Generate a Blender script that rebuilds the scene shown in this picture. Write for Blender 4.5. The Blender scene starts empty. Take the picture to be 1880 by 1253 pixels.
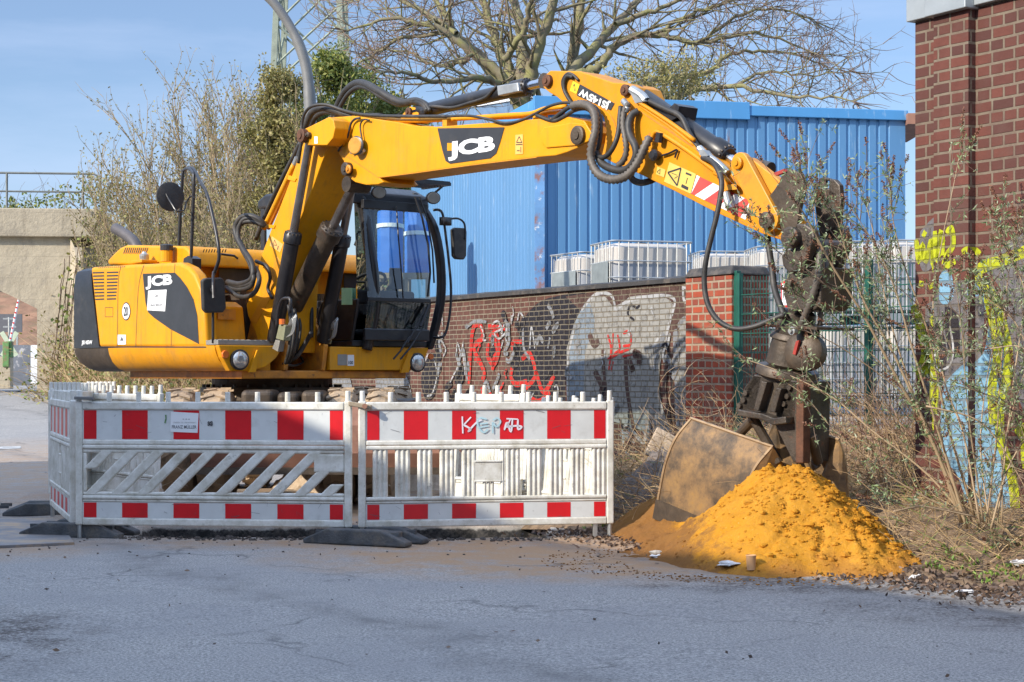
import bpy, bmesh, math, random
from mathutils import Vector, Matrix, noise
random.seed(7)
F=3185.0; HZ=690.0; EYE=1.25; R=random.random
def U(a,b): return a+(b-a)*R()
C=bpy.context.scene.collection
# ---------------------------------------------------------------- places
def W(px,py,d): return Vector(((px-940)/F*d, d, EYE+(HZ-py)/F*d))
def G(px,py,z=0.0):
    d=(EYE-z)*F/(py-HZ); return Vector(((px-940)/F*d,d,z))
NS=Vector((.86,.51,0)).normalized()     # across the street (to the right)
MS=Vector((-.51,.86,0)).normalized()    # along the street (away)
def sstep(t):
    t=max(0.0,min(1.0,t)); return t*t*(3-2*t)
# ---------------------------------------------------------------- mesh builder
class MB:
    def __init__(s): s.v=[]; s.f=[]; s.m=[]; s.k=0
    def add(s,vs,fs):
        o=len(s.v); s.v.extend([tuple(v) for v in vs])
        for f in fs: s.f.append(tuple(i+o for i in f)); s.m.append(s.k)
    def box(s,a,b,M=None):
        x0,y0,z0=a; x1,y1,z1=b
        vs=[Vector(p) for p in ((x0,y0,z0),(x1,y0,z0),(x1,y1,z0),(x0,y1,z0),(x0,y0,z1),(x1,y0,z1),(x1,y1,z1),(x0,y1,z1))]
        if M: vs=[M@v for v in vs]
        s.add(vs,[(0,3,2,1),(4,5,6,7),(0,1,5,4),(1,2,6,5),(2,3,7,6),(3,0,4,7)]); return s
    def prism(s,A,B):                      # A,B: matching rings of 3d points
        n=len(A); s.add(list(A)+list(B),[tuple(range(n-1,-1,-1)),tuple(range(n,2*n))]+[(i,(i+1)%n,n+(i+1)%n,n+i) for i in range(n)]); return s
    def loft(s,rings,cap=True):
        n=len(rings[0]); vs=[p for r in rings for p in r]; fs=[]
        for j in range(len(rings)-1):
            for i in range(n): fs.append((j*n+i,j*n+(i+1)%n,(j+1)*n+(i+1)%n,(j+1)*n+i))
        if cap: fs.append(tuple(range(n-1,-1,-1))); fs.append(tuple((len(rings)-1)*n+i for i in range(n)))
        s.add(vs,fs); return s
    def tube(s,pts,r,n=8,cap=True):
        pts=[Vector(p) for p in pts]; m=len(pts)
        rs=r if isinstance(r,(list,tuple)) else [r]*m
        rings=[]; up=None
        for i,p in enumerate(pts):
            t=(pts[min(i+1,m-1)]-pts[max(i-1,0)])
            if t.length<1e-9: t=Vector((0,0,1))
            t.normalize()
            if up is None:
                up=Vector((0,0,1)) if abs(t.z)<.9 else Vector((1,0,0))
            a=t.cross(up)
            if a.length<1e-4: a=t.cross(Vector((0.3,1,.2)))
            a.normalize(); b=t.cross(a).normalized(); up=-b if False else a.cross(t)
            rings.append([p+(a*math.cos(2*math.pi*k/n)+b*math.sin(2*math.pi*k/n))*rs[i] for k in range(n)])
        return s.loft(rings,cap)
    def cyl(s,a,b,r,r2=None,n=20): return s.tube([a,b],[r,r if r2 is None else r2],n)
    def lathe(s,c,ax,prof,n=24):           # prof: (distance along axis, radius)
        c=Vector(c); ax=Vector(ax).normalized(); u=ax.orthogonal().normalized(); w=ax.cross(u)
        return s.loft([[c+ax*h+(u*math.cos(2*math.pi*k/n)+w*math.sin(2*math.pi*k/n))*r for k in range(n)] for h,r in prof])
    def quad(s,*p): s.add(p,[tuple(range(len(p)))]); return s
    def build(s,name,mat,parent=None,bevel=0,smooth=False,seg=2):
        me=bpy.data.meshes.new(name); me.from_pydata(s.v,[],s.f)
        mats=mat if isinstance(mat,(list,tuple)) else [mat]
        for m in mats: me.materials.append(m)
        if len(mats)>1: me.polygons.foreach_set('material_index',s.m)
        bm=bmesh.new(); bm.from_mesh(me)
        if len(s.f)<20000: bmesh.ops.recalc_face_normals(bm,faces=bm.faces)
        bm.to_mesh(me); bm.free()
        if smooth:
            me.polygons.foreach_set('use_smooth',[True]*len(me.polygons))
            if smooth!='all': me.set_sharp_from_angle(angle=math.radians(38))
        o=bpy.data.objects.new(name,me); C.objects.link(o)
        if parent: o.parent=parent
        if bevel:
            b=o.modifiers.new('b','BEVEL'); b.width=bevel; b.segments=seg; b.limit_method='ANGLE'; b.angle_limit=math.radians(35)
        return o
def tag(o,label=None,cat=None,group=None,kind=None):
    if label: o['label']=label
    if cat: o['category']=cat
    if group: o['group']=group
    if kind: o['kind']=kind
    return o
def empty(name,loc,rz=0,label=None,cat=None,group=None):
    o=bpy.data.objects.new(name,None); C.objects.link(o); o.location=loc; o.rotation_euler=(0,0,rz); o.empty_display_size=.2
    return tag(o,label,cat,group)
def copy_tree(o,parent=None):
    c=o.copy(); C.objects.link(c); c.parent=parent
    for ch in o.children: copy_tree(ch,c)
    return c
def cr(pts,k=6):                            # smooth curve through points
    P=[Vector(p) for p in pts]; P=[P[0]*2-P[1]]+P+[P[-1]*2-P[-2]]; out=[]
    for i in range(1,len(P)-2):
        for j in range(k):
            t=j/k; a,b,c,d=P[i-1],P[i],P[i+1],P[i+2]
            out.append(.5*((2*b)+(c-a)*t+(2*a-5*b+4*c-d)*t*t+(3*b-a-3*c+d)*t**3))
    out.append(P[-2]); return out
def arc(cx,cz,r,a0,a1,n=8): return [(cx+r*math.cos(math.radians(a0+(a1-a0)*i/n)),cz+r*math.sin(math.radians(a0+(a1-a0)*i/n))) for i in range(n+1)]
# ---------------------------------------------------------------- materials
class NT:
    def __init__(s,name):
        s.mat=bpy.data.materials.new(name); s.mat.use_nodes=True; s.t=s.mat.node_tree; s.t.nodes.clear()
        s.out=s.t.nodes.new('ShaderNodeOutputMaterial')
    def n(s,ty,**k):
        x=s.t.nodes.new('ShaderNode'+ty)
        for a,b in k.items():
            if a in x.bl_rna.properties and a not in x.inputs: setattr(x,a,b)
            else: x.inputs[a.replace('_',' ')].default_value=b
        return x
    def l(s,a,b): s.t.links.new(a,b)
    def coord(s):
        if not hasattr(s,'c'): s.c=s.n('TexCoord')
        return s.c.outputs['Object']
    def noise(s,scale,detail=5,rough=.6,vec=None):
        x=s.t.nodes.new('ShaderNodeTexNoise'); x.inputs['Scale'].default_value=scale; x.inputs['Detail'].default_value=detail; x.inputs['Roughness'].default_value=rough
        s.l(vec or s.coord(),x.inputs['Vector']); return x.outputs['Fac']
    def ramp(s,fac,stops):
        x=s.t.nodes.new('ShaderNodeValToRGB'); e=x.color_ramp.elements
        while len(e)<len(stops): e.new(.5)
        for i,(p,c) in enumerate(stops):
            e[i].position=p; e[i].color=(c,c,c,1) if not isinstance(c,tuple) else (*c,1)
        s.l(fac,x.inputs['Fac']); return x.outputs['Color']
    def mix(s,fac,a,b,blend='MIX'):
        x=s.t.nodes.new('ShaderNodeMix'); x.data_type='RGBA'; x.blend_type=blend
        for v,i in ((fac,0),(a,6),(b,7)):
            if hasattr(v,'node'): s.l(v,x.inputs[i])
            elif i==0: x.inputs[0].default_value=v
            else: x.inputs[i].default_value=(*v,1)
        return x.outputs[2]
    def math(s,op,a,b=0,c=None):
        x=s.t.nodes.new('ShaderNodeMath'); x.operation=op
        for i,v in enumerate((a,b) if c is None else (a,b,c)):
            if hasattr(v,'node'): s.l(v,x.inputs[i])
            else: x.inputs[i].default_value=v
        return x.outputs[0]
    def finish(s,col,rough=.6,metal=0,bump=None,bs=.3,bd=.02,spec=.5,trans=0,coat=0):
        p=s.t.nodes.new('ShaderNodeBsdfPrincipled')
        for v,i in ((col,'Base Color'),(rough,'Roughness'),(metal,'Metallic')):
            if hasattr(v,'node'): s.l(v,p.inputs[i])
            elif i=='Base Color': p.inputs[i].default_value=(*v,1)
            else: p.inputs[i].default_value=v
        p.inputs['Specular IOR Level'].default_value=spec
        p.inputs['Coat Weight'].default_value=coat
        if bump is not None:
            b=s.t.nodes.new('ShaderNodeBump'); b.inputs['Strength'].default_value=bs; b.inputs['Distance'].default_value=bd
            s.l(bump,b.inputs['Height']); s.l(b.outputs[0],p.inputs['Normal'])
        s.l(p.outputs[0],s.out.inputs[0]); return s.mat
def mk(name,col,rough=.6,metal=0,var=.12,scale=6,dirt=None,dlo=.55,dhi=.7,dscale=3,bump=0,bscale=80,spec=.5,coat=0,d2=None,d2s=14,d2lo=.62,d2hi=.68):
    t=NT(name); a=t.noise(scale)
    c=t.mix(t.ramp(a,[(.3,0.0),(.7,1.0)]),tuple(x*(1-var) for x in col),tuple(min(1,x*(1+var)) for x in col))
    if dirt: c=t.mix(t.ramp(t.noise(dscale,8,.7),[(dlo,0.0),(dhi,.85)]),c,dirt)
    if d2: c=t.mix(t.ramp(t.noise(d2s,8,.75),[(d2lo,0.0),(d2hi,.95)]),c,d2)
    r=t.math('MULTIPLY_ADD',t.noise(scale*3),.25,rough-.12) if rough>.15 else rough
    return t.finish(c,r,metal,t.noise(bscale,6) if bump else None,bump,.01,spec,coat=coat)
def leafmat(name,c1,c2,c3=None):
    t=NT(name); g=t.n('NewGeometry'); r=g.outputs['Random Per Island']
    st=[(0,c1),(1,c2)] if not c3 else [(0,c1),(.55,c2),(1,c3)]
    col=t.ramp(r,st); p=t.n('BsdfPrincipled'); p.inputs['Roughness'].default_value=.6; t.l(col,p.inputs['Base Color'])
    tr=t.n('BsdfTranslucent'); t.l(col,tr.inputs['Color']); m=t.n('MixShader'); m.inputs[0].default_value=.25
    t.l(p.outputs[0],m.inputs[1]); t.l(tr.outputs[0],m.inputs[2]); t.l(m.outputs[0],t.out.inputs[0]); return t.mat
def brickmat(name,c1,c2,mortar,row=.083,bw=.26,ms=.011,bias=0,off=.5,dirt=None,fade=0.0,rust=False):
    t=NT(name); s=t.n('SeparateXYZ'); t.l(t.coord(),s.inputs[0])
    u=t.math('ADD',s.outputs[0],s.outputs[1]); cx=t.n('CombineXYZ')
    wob=t.math('MULTIPLY',t.math('SUBTRACT',t.noise(1.7,2),.5),.02)
    t.l(u,cx.inputs[0]); t.l(t.math('ADD',s.outputs[2],wob),cx.inputs[1])
    b=t.t.nodes.new('ShaderNodeTexBrick'); b.offset=off; b.inputs['Scale'].default_value=1; b.inputs['Brick Width'].default_value=bw
    b.inputs['Row Height'].default_value=row; b.inputs['Mortar Size'].default_value=ms; b.inputs['Mortar Smooth'].default_value=.25; b.inputs['Bias'].default_value=bias
    b.inputs['Color1'].default_value=(*c1,1); b.inputs['Color2'].default_value=(*c2,1); b.inputs['Mortar'].default_value=(*mortar,1)
    b.squash=.62; b.squash_frequency=2
    t.l(cx.outputs[0],b.inputs['Vector'])
    c=t.mix(t.ramp(t.noise(9,6,.7),[(.3,0.0),(.75,.55)]),b.outputs['Color'],tuple(x*.45 for x in c1))
    if dirt: c=t.mix(t.ramp(t.noise(2.2,8,.7),[(.5,0.0),(.72,.8)]),c,dirt)
    h=t.math('SUBTRACT',1,b.outputs['Fac']); h=t.math('ADD',h,t.math('MULTIPLY',t.noise(60,4),.25))
    return t.finish(c,.85,0,h,.9,.012,.25)
M={}
YL=(.70,.30,.004)
M['yellow']=mk('yellow_paint',YL,.45,0,.07,3,dirt=(.38,.17,.03),dlo=.55,dhi=.85,dscale=5,spec=.3,d2=(.14,.06,.025),d2s=26,d2lo=.69,d2hi=.74,bump=.05,bscale=30)
M['yellow_old']=mk('weathered_yellow_paint',(.60,.24,.01),.5,0,.12,3,dirt=(.32,.12,.02),dlo=.52,dhi=.75,dscale=5,d2=(.07,.03,.015),d2s=16,d2lo=.62,d2hi=.7)
def yellowmat(name,col):
    t=NT(name); s=t.n('SeparateXYZ'); t.l(t.coord(),s.inputs[0]); cb=t.n('CombineXYZ'); t.l(s.outputs[0],cb.inputs[0]); t.l(s.outputs[1],cb.inputs[1]); t.l(t.math('MULTIPLY',s.outputs[2],.10),cb.inputs[2])
    c=t.mix(t.ramp(t.noise(2.5,4),[(.3,0.0),(.7,1.0)]),tuple(x*.90 for x in col),tuple(x*1.06 for x in col))
    c=t.mix(t.ramp(t.noise(11,7,.75,cb.outputs[0]),[(.50,0.0),(.78,.6)]),c,(.30,.14,.03))
    c=t.mix(t.ramp(t.noise(4,9,.75),[(.52,0.0),(.80,.55)]),c,(.42,.25,.08))
    c=t.mix(t.ramp(t.noise(24,8,.75),[(.665,0.0),(.70,.9)]),c,(.10,.045,.02))
    r=t.math('MULTIPLY_ADD',t.noise(6,6,.7),.5,.22); return t.finish(c,r,0,t.noise(5,3),.08,.02,.3)
M['yellow']=yellowmat('work_worn_yellow_paint',YL)
M['black']=mk('black_paint',(.018,.018,.021),.38,0,.3,8,dirt=(.09,.075,.06),dlo=.55,dhi=.85,dscale=5)
M['gloss']=mk('glossy_black_paint',(.022,.022,.024),.22,0,.2,5,dirt=(.08,.07,.06),dlo=.62,dhi=.9)
M['decal']=mk('dark_sticker',(.03,.032,.037),.45,0,.15,5,dirt=(.08,.07,.06),dlo=.6,dhi=.9)
M['rubber']=mk('rubber_hose',(.028,.026,.024),.55,0,.3,14,dirt=(.11,.09,.07),dlo=.5,dhi=.8,dscale=6)
M['grease']=mk('greasy_steel',(.060,.047,.036),.42,.25,.5,7,dirt=(.10,.075,.05),dlo=.5,dhi=.72,dscale=9,bump=.5,bscale=45,d2=(.17,.06,.025),d2s=11,d2lo=.58,d2hi=.70)
M['brownsteel']=mk('brown_steel',(.085,.062,.042),.5,.3,.3,7,dirt=(.03,.025,.02),dlo=.45,dhi=.75,dscale=6,bump=.3,bscale=40)
M['clam']=None
M['amberlamp']=mk('amber_lamp_glass',(.55,.25,.03),.4,0,.2,9,dirt=(.2,.09,.03),dscale=20)
M['dullred']=mk('dull_red_paint',(.30,.03,.02),.6,0,.2,9,dirt=(.06,.03,.02),dscale=14)
M['chrome']=mk('chromed_rod',(.55,.55,.57),.2,1,.1,4)
M['rodsteel']=mk('dark_rod',(.22,.20,.19),.3,.8,.3,5,dirt=(.07,.05,.04))
M['steel']=mk('galvanised_steel',(.42,.43,.42),.42,.7,.2,9)
M['greymetal']=mk('grey_metal',(.30,.29,.26),.5,.4,.15,9,bump=.3,bscale=120)
M['white']=mk('white_sticker',(.75,.76,.76),.5,0,.04)
M['red']=mk('red_film',(.60,.008,.014),.4,0,.1,5,dirt=(.3,.02,.02),dlo=.6,dhi=.9)
M['wfilm']=mk('grey_white_film',(.60,.62,.605),.45,0,.07,5,dirt=(.36,.36,.33),dlo=.55,dhi=.9,dscale=7,d2=(.22,.21,.18),d2s=30,d2lo=.68,d2hi=.74)
M['barrier']=mk('dirty_white_plastic',(.70,.69,.63),.55,0,.06,4,dirt=(.36,.33,.24),dlo=.42,dhi=.72,dscale=7,d2=(.12,.10,.065),d2s=18,d2lo=.60,d2hi=.74,bump=.15,bscale=60)
M['foot']=mk('recycled_rubber',(.075,.08,.085),.8,0,.3,9,dirt=(.19,.16,.12),dlo=.5,dhi=.75,dscale=6,bump=.8,bscale=60)
M['tyre']=mk('sandy_tyre_rubber',(.10,.085,.07),.9,0,.2,6,dirt=(.46,.34,.22),dlo=.30,dhi=.5,dscale=4,bump=.5,bscale=40)
M['rustpin']=mk('rusty_pin_steel',(.13,.055,.028),.7,.3,.3,9,dirt=(.05,.03,.02),dlo=.45,dhi=.7,dscale=12,bump=.4)
M['rustplate']=mk('rusty_brown_steel',(.30,.15,.10),.75,.1,.2,4,dirt=(.14,.07,.05),dlo=.5,dhi=.8,dscale=5,bump=.2)
M['glassrim']=mk('lamp_housing',(.03,.03,.03),.4)
M['orange']=mk('orange_lens',(.7,.16,.03),.25)
M['green']=mk('pale_green_card',(.36,.72,.45),.5)
M['seat']=mk('dark_seat_fabric',(.02,.02,.022),.9)
def glassmat(name,tint,gl=.06,rough=.02):
    t=NT(name); tr=t.n('BsdfTransparent'); tr.inputs[0].default_value=(*tint,1); g=t.n('BsdfGlossy'); g.inputs['Roughness'].default_value=rough
    fr=t.n('Fresnel'); fr.inputs[0].default_value=1.5; m=t.n('MixShader'); t.l(t.math('MULTIPLY_ADD',fr.outputs[0],1.2,gl-.04),m.inputs[0]); t.l(tr.outputs[0],m.inputs[1]); t.l(g.outputs[0],m.inputs[2]); t.l(m.outputs[0],t.out.inputs[0]); return t.mat
M['glass']=glassmat('cab_glass',(.80,.86,.84),.03)
M['lens']=mk('lamp_lens',(.6,.6,.58),.12,.6,.2,30)
def clammat():
    t=NT('sand_scoured_steel'); n=t.noise(3.4,10,.72); c=t.ramp(n,[(.34,(.055,.045,.036)),(.44,(.13,.09,.055)),(.53,(.25,.155,.075)),(.62,(.33,.20,.08)),(.72,(.40,.20,.045))])
    c=t.mix(t.ramp(t.noise(12,6,.7),[(.58,0.0),(.7,.7)]),c,(.10,.055,.03))
    return t.finish(c,.5,.35,t.noise(50,5),.25,.006)
M['clam']=clammat(); M['clamrim']=mk('scoured_rim_steel',(.36,.24,.13),.45,.4,.3,20,dirt=(.12,.07,.04),dlo=.5,dhi=.65,dscale=10)
# ================================================================ SETTING
ET=(1.95,11.7)
def trench(x,y):
    a=noise.noise(Vector((x*2.3,1.7,0)))*.12+noise.noise(Vector((x*9,5.2,0)))*.05
    b=noise.noise(Vector((x*2.9,8.7,0)))*.12+noise.noise(Vector((x*11,2.2,0)))*.04
    y0=13.42+a-.10*(x+3)/3; y1=14.75+b
    if x<-3.1 or x>.35+b: return 0.0
    e=sstep((x+3.1)/.15)*sstep((.35+b-x)/.2)
    t=min((y-y0)/.045,(y1-y)/.10)
    return -.42*max(0,min(1,t))*e
def base(x,y): return .75*sstep((y-20)/30)
def gz(x,y):
    z=base(x,y)
    if 5<y<30 and abs(x)<8:
        z+=.012*noise.noise(Vector((x*.7,y*.7,0)))+.004*noise.noise(Vector((x*4,y*4,3)))
        z+=trench(x,y)
        if -5<x<2 and 14.9<y<20: z+=.05*max(0,noise.noise(Vector((x*1.5,y*1.5,9)))+.2)
    return z
def axis(segs):
    o=[]
    for a,b,st in segs:
        n=max(1,round((b-a)/st)); o+= [a+(b-a)*i/n for i in range(n)]
    return o+[segs[-1][1]]
def asphalt():
    t=NT('worn_asphalt'); geo=t.n('NewGeometry'); P=geo.outputs['Position']; s=t.n('SeparateXYZ'); t.l(P,s.inputs[0])
    fine=t.noise(70,5,.85,P); mid=t.noise(22,6,.75,P); big=t.noise(.9,6,.6,P)
    c=t.mix(t.ramp(fine,[(.42,0.0),(.58,1.0)]),(.13,.128,.122),(.47,.445,.41))
    c=t.mix(t.ramp(big,[(.35,0.0),(.7,.5)]),c,(.22,.215,.215))
    c=t.mix(t.ramp(mid,[(.5,0.0),(.72,.45)]),c,(.33,.31,.29)); c=t.mix(t.ramp(t.noise(9,7,.75,P),[(.30,.55),(.45,0.0)]),c,(.10,.10,.105)); c=t.mix(t.ramp(t.noise(48,4,.8,P),[(.66,0.0),(.70,.8)]),c,(.45,.45,.46)); c=t.mix(t.ramp(t.noise(44,4,.8,P),[(.28,.8),(.33,0.0)]),c,(.05,.05,.055))
    # sand drifted over the road round the works
    X,Y=s.outputs[0],s.outputs[1]
    def blob(x,y,rx,ry,k=1.0):
        a=t.math('DIVIDE',t.math('SUBTRACT',X,x),rx); b=t.math('DIVIDE',t.math('SUBTRACT',Y,y),ry)
        r=t.math('ADD',t.math('MULTIPLY',a,a),t.math('MULTIPLY',b,b)); return t.math('MULTIPLY',t.math('SUBTRACT',1.0,t.math('MINIMUM',r,1.0)),k)
    m=t.math('MAXIMUM',blob(.9,12.2,2.9,2.0,1.5),blob(-3.9,12.6,1.2,1.3,.8)); m=t.math('MAXIMUM',m,blob(-6.5,22,4.5,9,.7))
    m=t.math('MAXIMUM',m,blob(-1.2,13.0,2.6,.75,.8)); m=t.math('MAXIMUM',m,blob(-1.5,17,4.5,3.2,1.2))
    nn=t.math('ADD',t.math('MULTIPLY',t.noise(3.1,8,.7,P),1.3),t.math('MULTIPLY',t.noise(38,4,.7,P),.45))
    k=t.math('MULTIPLY',t.math('SUBTRACT',nn,.62),t.math('MULTIPLY',m,2.6))
    k=t.math('MINIMUM',t.math('MAXIMUM',k,0.0),.85)
    c=t.mix(k,c,(.36,.215,.105))
    # dark brown patch at the left edge, litter mud at the right
    m2=t.math('MAXIMUM',blob(-2.8,8.0,1.0,1.5,1.7),blob(3.0,9.5,1.5,1.3,1.5)); m2=t.math('MAXIMUM',m2,blob(2.1,10.35,1.6,.6,1.8))
    k2=t.math('MINIMUM',t.math('MAXIMUM',t.math('MULTIPLY',t.math('SUBTRACT',t.math('ADD',nn,t.math('MULTIPLY',t.math('SUBTRACT',t.noise(34,6,.8,P),.5),1.6)),.80),t.math('MULTIPLY',m2,2.6)),0.0),.85)
    c=t.mix(k2,c,(.055,.042,.036))
    # cracks
    v=t.t.nodes.new('ShaderNodeTexVoronoi'); v.feature='DISTANCE_TO_EDGE'; v.inputs['Scale'].default_value=.42
    wv=t.n('VectorMath'); wv.operation='ADD'; sc=t.n('VectorMath'); sc.operation='SCALE'; nz=t.t.nodes.new('ShaderNodeTexNoise'); nz.inputs['Scale'].default_value=2.5; t.l(P,nz.inputs['Vector'])
    t.l(nz.outputs['Color'],sc.inputs[0]); sc.inputs['Scale'].default_value=.5; t.l(P,wv.inputs[0]); t.l(sc.outputs[0],wv.inputs[1]); t.l(wv.outputs[0],v.inputs['Vector'])
    ck=t.math('MULTIPLY',t.ramp(v.outputs['Distance'],[(0,1.0),(.010,0.0)]),t.ramp(t.noise(.8,3,.6,P),[(.44,0.0),(.56,.6)]))
    c=t.mix(ck,c,(.05,.05,.05))
    # darker patched strip and wheel tracks
    wv2=t.math('ADD',t.math('ADD',t.math('MULTIPLY',X,.51),t.math('MULTIPLY',Y,.30)),t.math('MULTIPLY',t.noise(.5,4,.6,P),.9))
    tr_=t.math('ABSOLUTE',t.math('SUBTRACT',t.math('FRACT',t.math('MULTIPLY',wv2,.55)),.5)); c=t.mix(t.math('MULTIPLY',t.ramp(tr_,[(.0,1.0),(.09,0.0)]),t.ramp(t.noise(3,6,.7,P),[(.4,.1),(.65,.75)])),c,(.13,.125,.12))
    # below the surface: earth and stone, blackened lower down as the cavity's painted shade
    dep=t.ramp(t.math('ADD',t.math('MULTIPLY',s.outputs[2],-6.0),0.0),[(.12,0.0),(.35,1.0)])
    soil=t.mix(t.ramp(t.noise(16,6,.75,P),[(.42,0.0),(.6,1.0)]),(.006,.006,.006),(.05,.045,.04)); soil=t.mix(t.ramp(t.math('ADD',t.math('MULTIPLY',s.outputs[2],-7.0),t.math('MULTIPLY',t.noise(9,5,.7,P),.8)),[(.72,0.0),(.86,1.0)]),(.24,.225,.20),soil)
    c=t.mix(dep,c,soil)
    h=t.math('ADD',t.math('MULTIPLY',fine,.6),t.math('MULTIPLY',mid,1.2))
    return t.finish(c,.85,0,h,.55,.006,.3)
M['asphalt']=asphalt()
xs=axis([(-400,-60,60),(-60,-12,4),(-12,-5,.5),(-5,1.2,.04),(1.2,6,.25),(6,14,1),(14,60,6),(60,400,60)])
ys=axis([(-60,0,10),(0,9,.6),(9,13.0,.2),(13.0,15.1,.03),(15.1,20,.14),(20,60,1.6),(60,120,8),(120,700,60)])
mb=MB(); nx=len(xs); mb.v=[(x,y,gz(x,y)) for y in ys for x in xs]
mb.f=[(j*nx+i,j*nx+i+1,(j+1)*nx+i+1,(j+1)*nx+i) for j in range(len(ys)-1) for i in range(nx-1)]; mb.m=[0]*len(mb.f)
g=mb.build('road',M['asphalt'],smooth='all'); tag(g,kind='structure')
# --- verge and bank under the fence
def street(n,m): return NS*n+MS*m
def vz(n,m):
    z=.34*sstep((n-7.75)/1.1)+.32*sstep((n-9.4)/1.4)
    z*=sstep((15.5-m)/1.5)
    return z+.04*noise.noise(Vector((n*2,m*2,0)))+.02*noise.noise(Vector((n*7,m*7,4)))
M['soil']=mk('verge_soil',(.13,.085,.05),.95,0,.4,9,dirt=(.26,.18,.11),dlo=.45,dhi=.65,dscale=14,bump=.8,bscale=30)
mb=MB(); N=46; K=110
for j in range(K+1):
    for i in range(N+1):
        m=-6+22*j/K; n=7.55+.12*noise.noise(Vector((m*1.3,0,2)))+(11.2-7.55)*i/N; p=street(n,m)
        mb.v.append((p.x,p.y,vz(n,m)-(.06 if i==0 else 0)+.012))
mb.f=[(j*(N+1)+i,j*(N+1)+i+1,(j+1)*(N+1)+i+1,(j+1)*(N+1)+i) for j in range(K) for i in range(N)]; mb.m=[0]*len(mb.f)
tag(mb.build('verge',M['soil'],smooth='all'),kind='structure')
# --- yard behind the wall
M['gravel']=mk('yard_gravel',(.30,.28,.25),.95,0,.3,12,bump=.6,bscale=30)
mb=MB(); a,b,c,d=street(11.75,8),street(11.75,36),street(45,36),street(45,8)
mb.prism([Vector((q.x,q.y,-.3)) for q in (a,b,c,d)],[Vector((q.x,q.y,.68)) for q in (a,b,c,d)]); tag(mb.build('yard',M['gravel']),kind='structure')
# --- railway embankment behind
def ez(n,m):
    p=NS*n+MS*m; k=1-sstep((p.y-57)/5)
    if p.x<-13.3 and p.y>48.5: k=0
    return (5.0*sstep((n-12.2)/9)+.25*noise.noise(Vector((n*.5,m*.5,0))))*k-(.3 if k<.01 else 0)
M['bank']=mk('bramble_earth',(.10,.075,.04),.95,0,.4,3,dirt=(.17,.12,.06),dlo=.4,dhi=.6,dscale=6,bump=.8,bscale=14)
mb=MB(); N=40; K=40
for j in range(K+1):
    for i in range(N+1):
        m=36.2+26*j/K; n=11.9+30*i/N; p=street(n,m); z=ez(n,m) if i else .3
        mb.v.append((p.x,p.y,z))
mb.f=[(j*(N+1)+i,j*(N+1)+i+1,(j+1)*(N+1)+i+1,(j+1)*(N+1)+i) for j in range(K) for i in range(N)]; mb.m=[0]*len(mb.f)
tag(mb.build('embankment',M['bank'],smooth='all'),kind='structure')
mb=MB(); N=30
for j in range(13):
    for i in range(N+1):
        x=-90+130*i/N; y=110+5*j; mb.v.append((x,y,.7+ (11+2*noise.noise(Vector((x*.05,0,0))))*sstep((y-112)/40)))
mb.f=[(j*(N+1)+i,j*(N+1)+i+1,(j+1)*(N+1)+i+1,(j+1)*(N+1)+i) for j in range(12) for i in range(N)]; mb.m=[0]*len(mb.f)
M['hill']=mk('brown_winter_scrub',(.22,.12,.07),.95,0,.35,.8,dirt=(.12,.10,.05),dlo=.5,dhi=.7,dscale=.6,bump=1,bscale=3)
tag(mb.build('hillside',M['hill'],smooth='all'),kind='structure')
# ================================================================ BRICK WALL with graffiti
# local x runs along the wall from its near end away from the camera, y goes into the wall, z up
WO=street(11.4,0); 
def wall_uv(px,py,n=11.4):
    t=(px-940)/F; d=n/(t*NS.x+NS.y); p=Vector((t*d,d,0)); return (-p.dot(MS), EYE+(HZ-py)/F*d)
def street_frame(n):
    o=street(n,0); return Matrix.Translation(o)@Matrix(((-MS.x,NS.x,0,0),(-MS.y,NS.y,0,0),(0,0,1,0),(0,0,0,1)))
WM=street_frame(11.4); ZC=2.28
wc1,wc2,wm=(.085,.038,.028),(.14,.062,.046),(.25,.21,.15)
M['wallbrick']=brickmat('dark_wall_brick',wc1,wc2,wm,.0625,.19,.008,dirt=(.08,.06,.05))
u0=wall_uv(1292,600)[0]; u1=wall_uv(590,600)[0]
t=empty('brick_wall',(0,0,0),0,'long dark brick wall covered in graffiti behind the excavator','wall'); t.matrix_world=WM
mb=MB().box((u0,0,-.05),(u1,.30,ZC))
for pp in (808,1035,):
    u=wall_uv(pp,600)[0]; mb.box((u-.12,-.011,-.05),(u+.12,-.001,ZC-.003))
mb.build('wall_panel',M['wallbrick'],t)
M['tar']=mk('tarred_coping',(.035,.032,.03),.7,0,.4,6,dirt=(.16,.13,.10),dlo=.5,dhi=.7,dscale=4,bump=.6)
mb=MB(); k=40; 
ring=lambda u:[(u,-.05,ZC+.002),(u,-.05,ZC+.05+.01*noise.noise(Vector((u*3,0,0)))),(u,.15,ZC+.085+.012*noise.noise(Vector((u*5,1,0)))),(u,.35,ZC+.05),(u,.35,ZC+.002)]
mb.loft([ring(u0+(u1-u0)*i/k) for i in range(k+1)]); mb.build('coping',M['tar'],t)
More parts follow.
